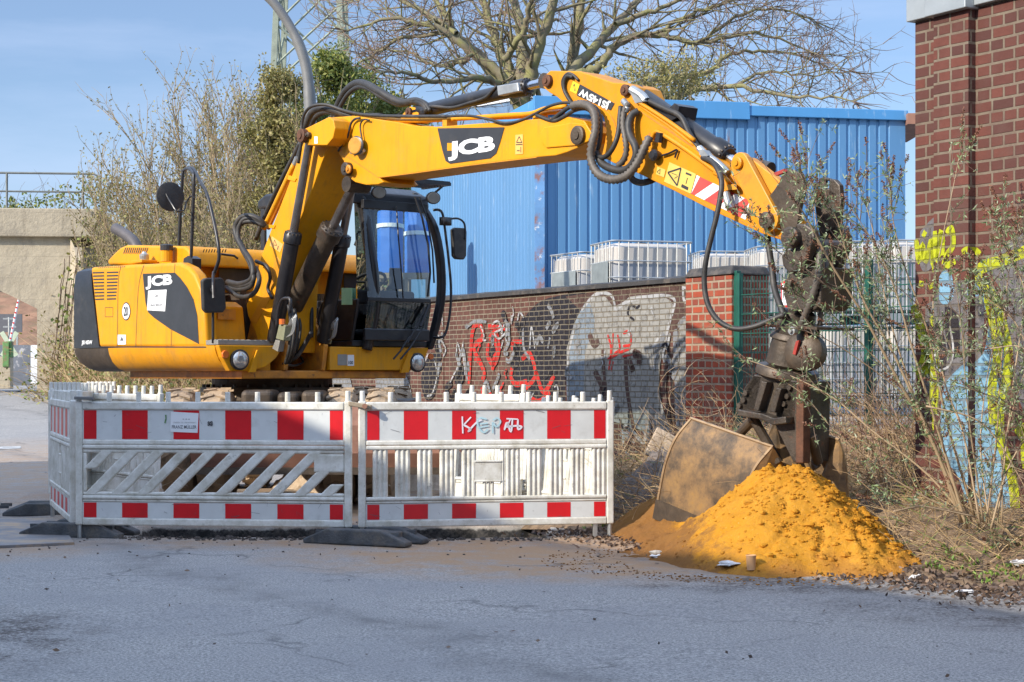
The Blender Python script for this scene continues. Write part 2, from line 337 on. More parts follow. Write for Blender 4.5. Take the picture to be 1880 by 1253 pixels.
def worn(mat):
    t=mat.node_tree; out=[n for n in t.nodes if n.type=='OUTPUT_MATERIAL'][0]; b=[n for n in t.nodes if n.type=='BSDF_PRINCIPLED'][0]; tc=[n for n in t.nodes if n.type=='TEX_COORD'][0]
    nz=t.nodes.new('ShaderNodeTexNoise'); nz.inputs['Scale'].default_value=11; nz.inputs['Detail'].default_value=9; nz.inputs['Roughness'].default_value=.8; t.links.new(tc.outputs['Object'],nz.inputs['Vector'])
    rp=t.nodes.new('ShaderNodeValToRGB'); rp.color_ramp.elements[0].position=.36; rp.color_ramp.elements[1].position=.50; rp.color_ramp.elements[0].color=(.5,.5,.5,1); t.links.new(nz.outputs['Fac'],rp.inputs['Fac'])
    t.links.new(rp.outputs[0],b.inputs['Alpha']); return mat
def gmat(name,col,mort=.45): return brickmat(name,tuple(x*.85 for x in col),col,tuple(.75*wm[i] for i in range(3)),.0625,.19,.008)
GC={'w':(.42,.42,.42),'g':(.24,.245,.255),'r':(.55,.03,.022),'k':(.022,.02,.026),'b':(.22,.26,.30),'d':(.10,.055,.045),'s':(.31,.30,.275),'o':(.10,.11,.06)}
gms={k:worn(gmat('wall_spray_'+k,v)) for k,v in GC.items()}
gl=[0]
def depth_at(uv,u):
    if uv is not buv_ref[0]: return -.0125
    return -.0715 if up0<u<up1 else -.0015
buv_ref=[None]
def ribbon(mb,pts,w,y,uv,closed=False):
    P=[Vector((*uv(a,b),0)) for a,b in pts]; P=cr(P,5) if len(P)>2 else P
    L=[];Q=[]
    for i,p in enumerate(P):
        q=(P[min(i+1,len(P)-1)]-P[max(i-1,0)]); q.normalize() if q.length>1e-9 else None
        ta=.75 if i in (0,len(P)-1) else 1
        nrm=Vector((-q.y,q.x,0))*w*.5*ta*(1+.12*noise.noise(Vector((i*.25,p.x*2,0))))
        yy=y(p.x) if callable(y) else y
        L.append((p.x+nrm.x,yy,p.y+nrm.y)); Q.append((p.x-nrm.x,yy,p.y-nrm.y))
    n=len(P); mb.add(L+Q,[(i,i+1,n+i+1,n+i) for i in range(n-1)])
def gfill(key,polys,uv,parent,mats,name='graffiti'):
    gl[0]+=1; g_=gl[0]; mb=MB()
    for pl in polys:
        P=[Vector((*uv(a,b),0)) for a,b in pl]; P=cr(P+[P[0]],4)[:-1]
        bm=bmesh.new(); bm.faces.new([bm.verts.new((p.x,0,p.y)) for p in P]); 
        if uv is buv_ref[0]:
            for u in (up0,up1): bmesh.ops.bisect_plane(bm,geom=bm.verts[:]+bm.edges[:]+bm.faces[:],plane_co=(u,0,0),plane_no=(1,0,0))
        for f in bm.faces:
            y=depth_at(uv,f.calc_center_median().x)-.0004*g_; mb.add([(v.co.x,y,v.co.z) for v in f.verts],[tuple(range(len(f.verts)))])
        bm.free()
    return mb.build(name,mats[key],parent)
def gstroke(key,lines,w,uv,parent,mats,name='graffiti'):
    gl[0]+=1; g_=gl[0]; mb=MB()
    for pl in lines: ribbon(mb,pl,w,lambda u:depth_at(uv,u)-.0004*g_,uv)
    return mb.build(name,mats[key],parent)
# pilaster strips stand 25 mm proud, so spray lies in front of them
gl[0]=0
gw=lambda a,b:wall_uv(a,b)
gfill('k',[[(942,700),(950,640),(962,590),(985,560),(1020,545),(1085,540),(1090,600),(1060,640),(1040,700),(1040,800),(1000,820),(960,800),(945,760)]],gw,t,gms)
gfill('d',[[(1040,545),(1100,537),(1290,522),(1290,600),(1240,620),(1160,580),(1080,575)]],gw,t,gms)
gfill('s',[[(1042,640),(1058,590),(1075,560),(1090,545),(1112,545),(1128,562),(1150,552),(1160,545),(1200,542),(1232,552),(1236,575),(1218,640),(1212,710),(1222,760),(1240,800),(1180,790),(1130,775),(1060,770),(1044,720)]],gw,t,gms)
gfill('s',[[(1245,640),(1250,600),(1262,590),(1285,608),(1284,640),(1272,760),(1250,800),(1240,740)]],gw,t,gms)
gfill('b',[[(1046,690),(1050,620),(1066,575),(1082,555),(1094,600),(1076,650),(1070,760),(1050,760)]],gw,t,gms)
gfill('g',[[(600,690),(640,688),(645,735),(600,735)],[(690,690),(745,686),(755,760),(700,760)]],gw,t,gms)
gfill('k',[[(775,690),(790,650),(803,655),(808,690),(800,725),(785,735),(776,715)]],gw,t,gms)
gstroke('g',[[(1240,610),(1243,700),(1252,790)],[(1246,600),(1262,585),(1290,610)],[(1140,800),(1165,770),(1190,800),(1205,830)],[(1150,830),(1170,850)]],.055,gw,t,gms)
gstroke('w',[[(1070,570),(1090,545),(1108,538),(1126,545),(1132,570)],[(1132,572),(1150,556),(1176,548),(1215,543),(1240,550),(1236,580)],[(1236,575),(1225,620),(1218,660)],[(1058,600),(1046,650),(1044,720),(1050,760)],[(1270,560),(1278,530),(1284,545),(1276,560)],[(1256,530),(1258,552),(1268,556)],[(1254,528),(1266,530)],[(1200,640),(1215,618),(1225,640),(1232,612)]],.04,gw,t,gms)
gstroke('w',[[(1146,815),(1150,780),(1170,800),(1185,812),(1190,780),(1212,800)],[(1150,800),(1168,812)]],.05,gw,t,gms)
gstroke('d',[[(1108,640),(1112,700),(1118,770)],[(1150,650),(1154,720),(1166,790)],[(1226,660),(1222,720),(1232,780)]],.07,gw,t,gms)
gstroke('r',[[(863,705),(866,640),(872,600),(884,598),(888,620),(872,640),(890,680),(888,700)],[(900,622),(912,612),(918,640),(910,668),(898,655),(898,630)],[(898,600),(930,603)],[(914,603),(912,640),(906,680)]],.085,gw,t,gms)
gstroke('r',[[(942,628),(960,628)],[(942,628),(946,660),(940,690),(950,706),(970,700)],[(960,660),(975,650),(985,690),(965,715)],[(985,680),(1000,720),(1020,690)],[(960,720),(990,738),(1012,720)],[(862,715),(862,740)],[(886,712),(890,740)]],.075,gw,t,gms)
gstroke('r',[[(1118,615),(1124,640),(1120,680)],[(1128,612),(1126,650)],[(1136,615),(1140,640),(1130,650)],[(1146,612),(1158,610),(1160,632),(1146,636)],[(1118,660),(1140,648),(1160,640)],[(1124,682),(1128,664)],[(1145,655),(1166,650)]],.035,gw,t,gms)
gstroke('w',[[(905,596),(916,590),(922,604),(910,612),(918,622),(930,612)],[(934,590),(930,620),(936,632)],[(922,640),(926,625)],[(806,590),(812,575),(815,600)],[(806,615),(820,640),(816,655)],[(840,655),(842,630),(850,655),(852,628)],[(846,690),(842,665)],[(856,690),(852,650)],[(952,590),(956,574),(964,584)],[(975,640),(978,600),(984,640)]],.03,gw,t,gms)
gstroke('g',[[(840,690),(852,640),(860,700)],[(888,720),(895,700),(903,725)],[(860,600),(875,590),(895,592)],[(962,600),(964,640),(975,660)],[(1008,640),(1012,620)]],.05,gw,t,gms)
gstroke('w',[[(780,672),(788,652),(798,655),(804,690),(796,722),(786,728)]],.03,gw,t,gms)
_r=random.Random(9)
for key,cnt,w,xa,xb,ya,yb,sz in (('k',10,.10,800,1040,590,720,26),('g',16,.06,800,1050,580,730,20),('d',8,.09,1050,1285,600,830,24),('g',14,.07,1045,1285,560,830,30),('w',16,.025,800,1285,560,830,16),('k',8,.03,1050,1285,560,800,26),('r',5,.035,860,1020,620,730,12)):
    ls_=[]
    for q in range(cnt):
        x,y=_r.uniform(xa,xb),_r.uniform(ya,yb); pl=[(x,y)]
        for s_ in range(_r.choice((2,3,4))): x+=_r.uniform(-.45,.45)*sz; y+=_r.uniform(-1,1)*sz; pl.append((x,max(560,min(835,y))))
        ls_.append(pl)
    gstroke(key,ls_,w,gw,t,gms)
# --- red brick pillar at the wall end
M['pillar']=brickmat('orange_red_brick',(.38,.075,.035),(.19,.055,.04),(.33,.28,.20),.083,.19,.013,dirt=(.20,.15,.10))
t=empty('brick_pillar',(0,0,0),0,'orange red weathered brick pillar at the end of the graffiti wall','pillar'); t.matrix_world=street_frame(11.15)
u0p=wall_uv(1343,600,11.15)[0]
MB().box((u0+.004,0,-.05),(u0p,.5,2.30)).build('pillar_shaft',M['pillar'],t,bevel=.01)
mb=MB(); mb.loft([[(u0p+.02,-.03,2.302),(u0+.004,-.03,2.302),(u0+.004,.52,2.302),(u0p+.02,.52,2.302)],[(u0p-.02,.03,2.40),(u0+.03,.03,2.40),(u0+.03,.48,2.40),(u0p-.02,.48,2.40)]]); mb.build('cap',M['tar'],t,bevel=.02)
# --- green double rod mesh fence
M['fencegreen']=mk('dark_green_coating',(.012,.085,.06),.4,0,.2,9)
n_f=11.2; t=empty('mesh_fence',(0,0,0),0,'dark green double rod mesh fence beside the red brick pillar','fence'); t.matrix_world=street_frame(n_f)
ua=wall_uv(1352,600,n_f)[0]; ub=wall_uv(1594,600,n_f)[0]; uc=ub+2.4; ue=uc+2.4
for u in (ua,ub,uc):
    MB().box((u-.03,-.02,.3),(u+.03,.04,2.34)).build('post',M['fencegreen'],t,bevel=.005)
MB().box((ua-.085,-.025,.3),(ua-.035,.03,2.33)).box((ua+.035,-.02,.3),(ua+.075,.03,2.31)).build('gate_post',M['fencegreen'],t)
for (x0,x1) in ((ua+.09,ub-.035),(ub+.035,uc-.035),(uc+.035,ue)):
    mb=MB(); x=x0
    while x<x1: mb.box((x,-.002,.64),(x+.006,.004,2.27)); x+=.05
    z=.68
    while z<2.28: mb.box((x0,-.011,z),(x1,-.003,z+.009)).box((x0,.005,z),(x1,.013,z+.009)); z+=.2
    mb.build('mesh_panel',M['fencegreen'],t)
M['plinth']=brickmat('low_dark_brick',(.09,.05,.035),(.13,.07,.05),(.16,.13,.10),.083,.25,.012)
t=empty('plinth_wall',(0,0,0),0,'low dark brick plinth under the green mesh fence','wall'); t.matrix_world=street_frame(n_f)
MB().box((ua-.1,-.06,0),(ue,.18,.635)).build('plinth_face',M['plinth'],t,bevel=.01)
MB().box((ua-.1,-.08,.637),(ue,.20,.66)).build('plinth_cap',M['tar'],t)
# fire brigade sign on the mesh
def text_mesh(s,size,bold=0.0,sx=1.0,shear=0.0):
    c=bpy.data.curves.new('lettering','FONT'); c.body=s; c.size=size; c.offset=bold; c.align_x='CENTER'; c.align_y='CENTER'; c.resolution_u=3; c.shear=shear
    o=bpy.data.objects.new('lettering',c); C.objects.link(o); dg=bpy.context.evaluated_depsgraph_get(); me=bpy.data.meshes.new_from_object(o.evaluated_get(dg)); bpy.data.objects.remove(o)
    vs=[Vector((v.co.x*sx,v.co.y,0)) for v in me.vertices]; fs=[tuple(p.vertices) for p in me.polygons]; return vs,fs
def lettering(mb,s,size,o,ux,uy,bold=0.0,sx=1.0,fit=None,rot=0,shear=0.0):
    vs,fs=text_mesh(s,size,bold,sx,shear)
    if not vs: return
    x0=min(v.x for v in vs);x1=max(v.x for v in vs);y0=min(v.y for v in vs);y1=max(v.y for v in vs)
    cx,cy=(x0+x1)/2,(y0+y1)/2; kx=ky=1
    if fit: kx=fit[0]/(x1-x0); ky=fit[1]/(y1-y0)
    o=Vector(o);ux=Vector(ux).normalized();uy=Vector(uy).normalized(); cs,sn=math.cos(rot),math.sin(rot); out=[]
    for v in vs:
        a=(v.x-cx)*kx;b=(v.y-cy)*ky; out.append(o+ux*(a*cs-b*sn)+uy*(a*sn+b*cs))
    mb.add(out,fs)
us,zs=wall_uv(1456,540,n_f); t=empty('fire_sign',(0,0,0),0,'small white sign with red border and the word Feuerwehr hung on the mesh fence','sign'); t.matrix_world=street_frame(n_f)
M['darktext']=mk('dark_print',(.03,.03,.035),.5)
MB().box((us-.16,-.022,zs-.13),(us+.25,-.016,zs+.13)).build('sign_border',M['red'],t)
MB().box((us-.14,-.026,zs-.11),(us+.23,-.0225,zs+.11)).build('sign_face',M['white'],t)
mb=MB(); lettering(mb,'Feuerwehr',.09,(us+.045,-.0275,zs-.0),(1,0,0),(0,0,1),.002,fit=(.33,.075)); mb.build('sign_text',M['darktext'],t)
# ================================================================ RED BRICK BUILDING at right
bn=8.95; t=empty('brick_building',(0,0,0),0,'red brown brick building corner with pilaster, metal roof edge and yellow and blue graffiti','building'); t.matrix_world=street_frame(bn)
buv=lambda a,b:wall_uv(a,b,bn)
ul=buv(1680,300)[0]; up0=buv(1727,300)[0]; up1=buv(1791,300)[0]
bc1,bc2,bmo=(.15,.052,.038),(.080,.036,.031),(.20,.165,.12)
M['bldbrick']=brickmat('red_brown_brick',bc1,bc2,bmo,.083,.20,.011,dirt=(.10,.055,.045))
ZT=3.80
MB().box((ul,0,-.1),(ul+18,5,ZT+.04)).build('wall',M['bldbrick'],t,bevel=.004)
MB().box((up0,-.07,-.1),(up1,-.002,ZT+.06)).build('pilaster',M['bldbrick'],t,bevel=.004)
M['zinc']=mk('zinc_flashing',(.34,.37,.38),.45,.35,.12,3,dirt=(.24,.24,.22),dlo=.5,dhi=.8)
mb=MB().box((ul-.04,-.05,ZT+.02),(up0-.031,5.05,ZT+.22)).box((up1+.031,-.05,ZT+.02),(ul+18,5.05,ZT+.36)).box((up0-.03,-.13,ZT-.0),(up1+.03,5.04,ZT+.38))
mb.build('roof_edge',M['zinc'],t,bevel=.006)
def bmat(name,col): return brickmat(name,tuple(x*.88 for x in col),col,tuple(.45*bmo[i]+.35*col[i] for i in range(3)),.083,.20,.011)
BC={'y':(.46,.50,.02),'c':(.20,.38,.52),'e':(.17,.16,.165),'k':(.03,.025,.03),'w':(.5,.5,.5)}
bms={k:worn(bmat('building_spray_'+k,v)) for k,v in BC.items()}
gl[0]=0; buv_ref[0]=buv
gfill('e',[[(1690,425),(1720,400),(1722,470),(1700,500),(1688,480)],[(1800,490),(1900,440),(1900,760),(1860,700),(1845,560),(1830,520)],[(1700,560),(1800,520),(1790,700),(1700,720)]],buv,t,bms)
gfill('c',[[(1738,510),(1745,497),(1755,497),(1762,510),(1764,545),(1750,560),(1738,550)],[(1815,600),(1840,595),(1858,640),(1855,700),(1840,760),(1838,850),(1860,900),(1850,960),(1800,940),(1770,870),(1742,830),(1745,720),(1770,680),(1805,650)],[(1790,520),(1798,530),(1796,545),(1789,540)],[(1803,540),(1812,535),(1810,570)]],buv,t,bms)
gfill('k',[[(1725,600),(1738,590),(1752,650),(1740,720),(1728,700)],[(1748,560),(1772,580),(1776,640),(1762,660),(1750,620)]],buv,t,bms)
gstroke('y',[[(1682,440),(1688,480),(1694,450),(1700,480),(1712,440),(1716,500)],[(1722,425),(1712,470),(1720,500)],[(1730,425),(1734,480),(1742,425),(1744,470)],[(1728,455),(1748,440)],[(1752,430),(1760,420),(1764,450),(1752,470),(1748,490),(1768,480)],[(1688,520),(1696,522)],[(1706,528),(1722,518)],[(1780,465),(1790,460),(1800,468)],[(1695,435),(1700,425)]],.05,buv,t,bms)
gstroke('y',[[(1900,455),(1850,475),(1812,488),(1794,502),(1812,530),(1830,560),(1842,600),(1852,650),(1848,700),(1836,740),(1838,810),(1852,850),(1862,900),(1866,960)],[(1812,540),(1824,590),(1832,660),(1822,710),(1824,780)],[(1678,560),(1690,600),(1700,650),(1688,690),(1720,650),(1726,620),(1712,580)],[(1700,640),(1722,700),(1730,640),(1728,760)],[(1716,690),(1718,790)],[(1720,850),(1740,848)],[(1868,800),(1880,790),(1885,860)]],.085,buv,t,bms)
gstroke('w',[[(1735,620),(1730,660),(1738,680),(1758,670),(1764,640),(1758,600)],[(1740,590),(1742,615)]],.018,buv,t,bms)
# ================================================================ BLUE WAREHOUSE
def bluemat(name,col):
    t=NT(name); s=t.n('SeparateXYZ'); t.l(t.coord(),s.inputs[0]); cb=t.n('CombineXYZ'); t.l(s.outputs[0],cb.inputs[0]); t.l(s.outputs[1],cb.inputs[1]); t.l(t.math('MULTIPLY',s.outputs[2],.12),cb.inputs[2])
    c=t.mix(t.noise(3,4,.6,cb.outputs[0]),tuple(x*.85 for x in col),tuple(min(1,x*1.12) for x in col))
    c=t.mix(t.ramp(t.noise(9,6,.7,cb.outputs[0]),[(.60,0.0),(.72,.55)]),c,(.45,.55,.62))
    c=t.mix(t.ramp(t.noise(6.3,6,.7,cb.outputs[0]),[(.66,0.0),(.73,.7)]),c,(.25,.13,.07))
    return t.finish(c,.45,.1)
M['blue']=bluemat('blue_sheet_metal',(.10,.245,.44)); M['bluetrim']=bluemat('blue_trim',(.07,.25,.49)); M['blueside']=bluemat('faded_blue_sheet',(.10,.235,.42))
c0=W(992,600,28); c1=W(1662,600,29.2); e0=W(755,600,37)
c0.z=c1.z=e0.z=0
ax=(c1-c0).normalized(); LW=(c1-c0).length; ay=(e0-c0).normalized(); LS=(e0-c0).length
t=empty('blue_warehouse',(0,0,0),0,'blue corrugated metal hall with ribbed walls and a blue roof edge','building')
def ribbed(o,ax,L,out,z0,z1,pitch,dep,rw):
    mb=MB(); pts=[(0,0)]; x=.06
    while x+pitch<L:
        pts+=[(x,0),(x+.02,-dep),(x+rw,-dep),(x+rw+.02,0)]; x+=pitch
    pts.append((L,0)); b=[];c=[]
    for s,dd in pts:
        p=o+ax*s-out*dd*-1*1.0 if False else o+ax*s+out*dd
        b.append((p.x,p.y,z0)); c.append((p.x,p.y,z1))
    n=len(pts); mb.add(b+c,[(i,i+1,n+i+1,n+i) for i in range(n-1)]); return mb
outF=Vector((ax.y,-ax.x,0)); outS=Vector((ay.y,-ay.x,0)); outS=outS if outS.x<0 else -outS
zt=EYE+(HZ-200)/F*28
ribbed(c0,ax,LW,outF,.6,zt,.178,.035,.045).build('front_wall',M['blue'],t)
ribbed(c0,ay,LS,outS,.6,zt,.2,.03,.05).build('side_wall',M['blueside'],t)
q=[c0+ax*.02+ay*.02,c1-ax*.02+ay*.02,c1-ax*.02+ay*LS,e0]
mb=MB(); mb.prism([Vector((p.x,p.y,.5)) for p in q],[Vector((p.x,p.y,zt-.05)) for p in q]); mb.build('hall_core',M['blue'],t)
MBt=lambda a,b,o,w,z0,z1:(MB().prism([a+o*w+Vector((0,0,z0)),b+o*w+Vector((0,0,z0)),b-o*.03+Vector((0,0,z0)),a-o*.03+Vector((0,0,z0))],[a+o*w*.7+Vector((0,0,z1)),b+o*w*.7+Vector((0,0,z1)),b-o*.03+Vector((0,0,z1)),a-o*.03+Vector((0,0,z1))]))
mid=c0+ax*(LW*.56)
MBt(c0-ax*.12,mid,outF,.10,zt-.09,zt+.2).build('roof_trim',M['bluetrim'],t,bevel=.01)
MBt(mid+ax*.004,c1+ax*.03,outF,.07,zt-.02,zt+.15).build('roof_trim',M['bluetrim'],t,bevel=.01)
MBt(c0,e0,outS,.08,zt-.05,zt+.18).build('roof_trim',M['bluetrim'],t,bevel=.01)
mb=MB(); p=c0+outF*.04; mb.box((-.1,-.05,.6),(.06,.06,zt-.1),Matrix.Translation(p)); mb.build('corner_post',mk('rust_streaked_blue_post',(.12,.27,.5),.6,0,.2,3,dirt=(.25,.10,.05),dlo=.5,dhi=.6,dscale=4,d2=(.6,.65,.68),d2s=7,d2lo=.58,d2hi=.64),t)
mb=MB(); p=c0+ax*LW*.86+Vector((0,0,zt+.19)); mb.tube([p+Vector((.05*math.cos(a*.7),0,.05*math.sin(a*.7))) for a in range(10)],.014,6); mb.build('lifting_eye',M['black'],t)
mb=MB(); a=c1+Vector((.0,.1,zt-.1)); mb.box((0,-.3,0),(.5,2,.18),Matrix.Translation(a)); mb.build('gutter_end',M['rustplate'],t)
# white roofed shed far behind
t=empty('white_shed',(0,0,0),0,'white roof edge of a low shed seen just above the boom','building')
a=W(760,214,60); b=W(985,178,50); a2=a+Vector((3,20,0)); b2=b+Vector((3,20,0))
mb=MB(); mb.prism([a,b,b2,a2],[p+Vector((0,0,.28)) for p in (a,b,b2,a2)]); mb.build('roof',M['white'],t)
mb=MB(); mb.prism([Vector((p.x*1.0,p.y+.15,.5)) for p in (a,b,b2,a2)],[p+Vector((0,.15,-.01)) for p in (a,b,b2,a2)]); mb.build('wall',mk('slatted_grey_cladding',(.12,.2,.32),.6),t)
# ================================================================ IBC TANKS
def ibcmat():
    t=NT('milky_plastic'); s=t.n('SeparateXYZ'); t.l(t.coord(),s.inputs[0])
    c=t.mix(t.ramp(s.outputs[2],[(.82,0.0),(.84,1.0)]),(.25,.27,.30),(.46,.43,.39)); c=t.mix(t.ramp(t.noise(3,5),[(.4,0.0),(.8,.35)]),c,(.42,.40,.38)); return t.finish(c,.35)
M['ibc']=ibcmat(); M['plate']=mk('galvanised_plate',(.24,.27,.27),.5,.3,.2,6)
def make_ibc():
    t=empty('liquid_tank',(0,0,0))
    def rr(w,d,r,z): 
        o=[]
        for cx,cy,a in ((w-r,d-r,0),(-w+r,d-r,90),(-w+r,-d+r,180),(w-r,-d+r,270)):
            o+=[Vector((x,y,z)) for x,y in arc(cx,cy,r,a,a+90,5)]
        return o
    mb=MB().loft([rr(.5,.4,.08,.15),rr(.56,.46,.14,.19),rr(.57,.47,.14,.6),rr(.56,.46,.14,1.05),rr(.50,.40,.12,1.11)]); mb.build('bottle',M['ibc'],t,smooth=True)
    mb=MB(); 
    def loopz(z,r): 
        P=rr(.6,.5,.08,z); mb.tube(P+[P[0],P[1]],r,5)
    for z in (.18,.40,.63,.86): loopz(z,.010)
    loopz(1.135,.014)
    for i in range(8):
        x=-.5+1.0*i/7
        for y in (-.5,.5): mb.tube([(x,y,.13),(x,y,1.135)],.009,4)
    for i in range(6):
        y=-.4+.8*i/5
        for x in (-.6,.6): mb.tube([(x,y,.13),(x,y,1.135)],.009,4)
    mb.build('cage',M['steel'],t)
    MB().box((-.615,-.36,.40),(-.611,.36,.86)).build('label_plate',M['plate'],t)
    MB().lathe((0,0,1.11),(0,0,1),[(0,.11),(.03,.11),(.031,.08),(.04,.08)]).build('screw_cap',M['black'],t)
    mb=MB()
    for x in (-.5,0,.5): mb.box((x-.09,-.5,0),(x+.09,.5,.1))
    mb.box((-.6,-.5,.101),(.6,.5,.128)); mb.build('pallet',M['steel'],t)
    return t
proto=make_ibc(); first=True
ibs=[(1044,26.0,28,'rear-left'),(1185,25.0,12,'big'),(1326,26.4,4,'')]
plc=[(1098,26.9,26,'white cage tank above the wall, first from the left'),
     (1176,24.6,14,'white cage tank above the middle of the wall, largest in view'),
     (1345,26.6,3,'white cage tank above the wall just left of the red brick pillar'),
     (1452,25.6,2,'white cage tank behind the fence, directly behind the arm of the excavator'),
     (1572,24.6,5,'white cage tank behind the dark fence post in the middle of the mesh'),
     (1690,24.4,3,'white cage tank at the far right next to the red brown building')]
for px,d,rot,lb in plc:
    for k in (1,0):
        if first: o=proto; first=False
        else: o=copy_tree(proto)
        p=W(px,600,d); o.location=(p.x,p.y,.80+1.18*k); o.rotation_euler=(0,0,math.radians(rot+(2 if k else 0)))
        tag(o,(lb if k else 'lower tank under the '+lb.replace('white cage tank','one').replace(' looking one','')[:200]), 'tank','caged white liquid tanks stacked in the yard')
# blue tanks with white straps behind the cab
M['straw_wood']=mk('weathered_timber',(.28,.22,.15),.8); M['bluetank']=mk('glossy_blue_plastic',(.02,.14,.52),.65,0,.15,2)
for i,(a,b,d) in enumerate(((692,741,31.0),(742,790,31.6))):
    p0=W(a,600,d).x; p1=W(b,600,d).x; r=(p1-p0)/2; zt_=EYE+(HZ-386)/F*d
    t=empty('blue_tank',((p0+p1)/2,d,0),0,('tall blue tank with a white strap seen through the cab windscreen, on the left','tall blue tank with a white strap seen through the windscreen beside the wiper')[i],'tank','strapped blue tanks behind the wall')
    zb0=EYE+(HZ-502)/F*d; hh_=zt_-zb0
    MB().lathe((0,0,zb0),(0,0,1),[(0,r*.97),(hh_-.05,r*.97),(hh_-.02,r*.9),(hh_,r*.4)],8).build('tank_body',M['bluetank'],t,smooth=True)
    sb_=MB()
    for sx in (-1,1):
        for sy in (-1,1): sb_.box((sx*r*.8-.03,sy*r*.8-.03,.6),(sx*r*.8+.03,sy*r*.8+.03,zb0-.02))
    sb_.box((-r,-r,zb0-.10),(r,r,zb0-.004)).box((-r,-r,zb0-.55),(r,-r+.05,zb0-.50)); sb_.build('stand',M['straw_wood'],t)
    z=EYE+(HZ-420-14*i)/F*d; MB().lathe((0,0,z),(0,.06,1),[(0,r+.01),(.07,r+.01)],20).build('strap',M['white'],t)

mb=MB(); P=[(-60,832),(38,830.5),(38,833.5),(-60,835)]; Q=[]
for a,b in P:
    p=G(a,b,.03); Q.append(Vector((p.x,p.y,gz(p.x,p.y)+.004)))
mb.add(Q,[(0,1,2,3)])
P=[(24,717),(46,708.5),(49,708.5),(33,717)]; d0=[52,66,66,52]
mb.add([Vector(((a-940)/F*d,d,base(0,d)+.03)) for (a,b),d in zip(P,d0)],[(0,1,2,3)])
tag(mb.build('road_marking',mk('worn_white_line',(.5,.5,.48),.8,0,.2,9,dirt=(.2,.2,.2),dlo=.45,dhi=.6)),kind='structure')
# ================================================================ RAILWAY BRIDGE and beyond
def cmat():
    t=NT('old_concrete'); a=t.noise(.7,8,.7); c=t.mix(t.ramp(a,[(.35,0.0),(.7,1.0)]),(.34,.29,.21),(.52,.45,.33))
    s=t.n('SeparateXYZ'); t.l(t.coord(),s.inputs[0]); cb=t.n('CombineXYZ'); t.l(s.outputs[0],cb.inputs[0]); t.l(s.outputs[1],cb.inputs[1]); t.l(t.math('MULTIPLY',s.outputs[2],.15),cb.inputs[2])
    c=t.mix(t.ramp(t.noise(2.2,6,.7,cb.outputs[0]),[(.55,0.0),(.72,.7)]),c,(.17,.14,.10)); c=t.mix(t.ramp(t.noise(1.1,7,.75),[(.52,0.0),(.62,.55)]),c,(.24,.21,.17))
    fz=t.math('ABSOLUTE',t.math('SUBTRACT',t.math('FRACT',t.math('MULTIPLY',s.outputs[2],1.6)),.5)); c=t.mix(t.ramp(fz,[(.0,.55),(.02,0.0)]),c,(.20,.17,.13))
    c=t.mix(t.ramp(t.noise(.35,9,.8),[(.50,0.0),(.58,.5)]),c,(.26,.22,.16)); return t.finish(c,.9,0,t.noise(5,8,.7),.6,.06)
M['concrete']=cmat()
M['lamppost0']=mk('grey_rail_paint',(.16,.17,.16),.6,.2,.2,4)
br=empty('railway_bridge',(W(68,700,50).x,50,0),math.radians(6),'old sandy concrete railway bridge with an arched underpass and pipe railing','bridge')
# local: x to the right along the face, y away; z up
mb=MB(); k=50/F
zz=lambda y:EYE+(HZ-y)*50/F
H1=zz(436); 
prof=[(0,.5),(0,zz(567))]+[(-x,z) for x,z in ((.35,zz(556)),(.75,zz(543)),(1.1,zz(533)),(1.6,zz(524)),(2.4,zz(516)),(4,zz(510)),(5.6,zz(516)),(7,zz(535)),(8,zz(567)))]+[(-8,.5),(-25,.5),(-25,H1),(.95,H1),(.95,.5)]
mb.prism([Vector((x,0,z)) for x,z in prof],[Vector((x,6,z)) for x,z in prof]); mb.build('arch_wall',M['concrete'],br)
mb=MB(); mb.box((-25,-.22,H1+.002),(1.75,6.2,zz(384))); mb.build('parapet',M['concrete'],br,bevel=.03)
mb=MB(); A=[(.952,-.1,.5),(1.75,-2.2,.5),(1.95,-2.2,.5),(1.95,4,.5),(.952,4,.5)]; B=[(.952,-.1,H1-.02),(1.1,-.3,H1-.3),(1.3,-.3,H1-.3),(1.6,4,H1-.02),(.952,4,H1-.02)]
mb.prism([Vector(p) for p in A],[Vector(p) for p in B]); mb.build('wing_wall',M['concrete'],br)
mb=MB(); zt_=zz(384)
for x in (-7.0,-4.0,-.85,1.3): mb.tube([(x,0,zt_),(x,0,zt_+1.03)],.035,6)
mb.tube([(-25,0,zt_+1.03),(1.6,0,zt_+1.03),(1.75,0,zt_+.95)],.035,6); mb.tube([(-25,0,zt_+.50),(1.3,0,zt_+.50)],.03,6)
mb.build('railing',M['lamppost0'],br)
# level crossing barrier behind the arch
M['mossy']=mk('green_painted_metal',(.10,.22,.07),.7,0,.4,6,dirt=(.25,.12,.08),dlo=.5,dhi=.6,dscale=5)
M['palegreen']=mk('faded_green_white',(.45,.52,.38),.6)
def z0(d): return base(0,d)
d=66; k=d/F; t=empty('crossing_gate',(W(18,700,d).x,d,z0(d)),0,'raised white level crossing arm with red dots on a green cabinet','crossing gate')
X=lambda px:(px-18)*k
Z=lambda py:EYE+(HZ-py)*k-z0(d)
MB().box((X(0)-.1,-.2,0),(X(22),.2,Z(655))).build('base_block',M['concrete'],t,bevel=.02)
MB().box((X(8),-.25,Z(674)),(X(20),-.205,Z(628))).box((X(12),-.2,Z(657)),(X(23),.15,Z(627))).build('cabinet',M['mossy'],t,bevel=.02)
mb=MB(); a=Vector((X(19),0,Z(626))); b=Vector((X(34),0,Z(551))); mb.tube([a,b],[.055,.04],8); mb.build('arm',M['white'],t)
mb=MB()
for i in range(8): p=a.lerp(b,.06+.125*i); mb.lathe(p+Vector((0,-.045,0)),(0,-1,0),[(0,.035),(.02,.035)],10)
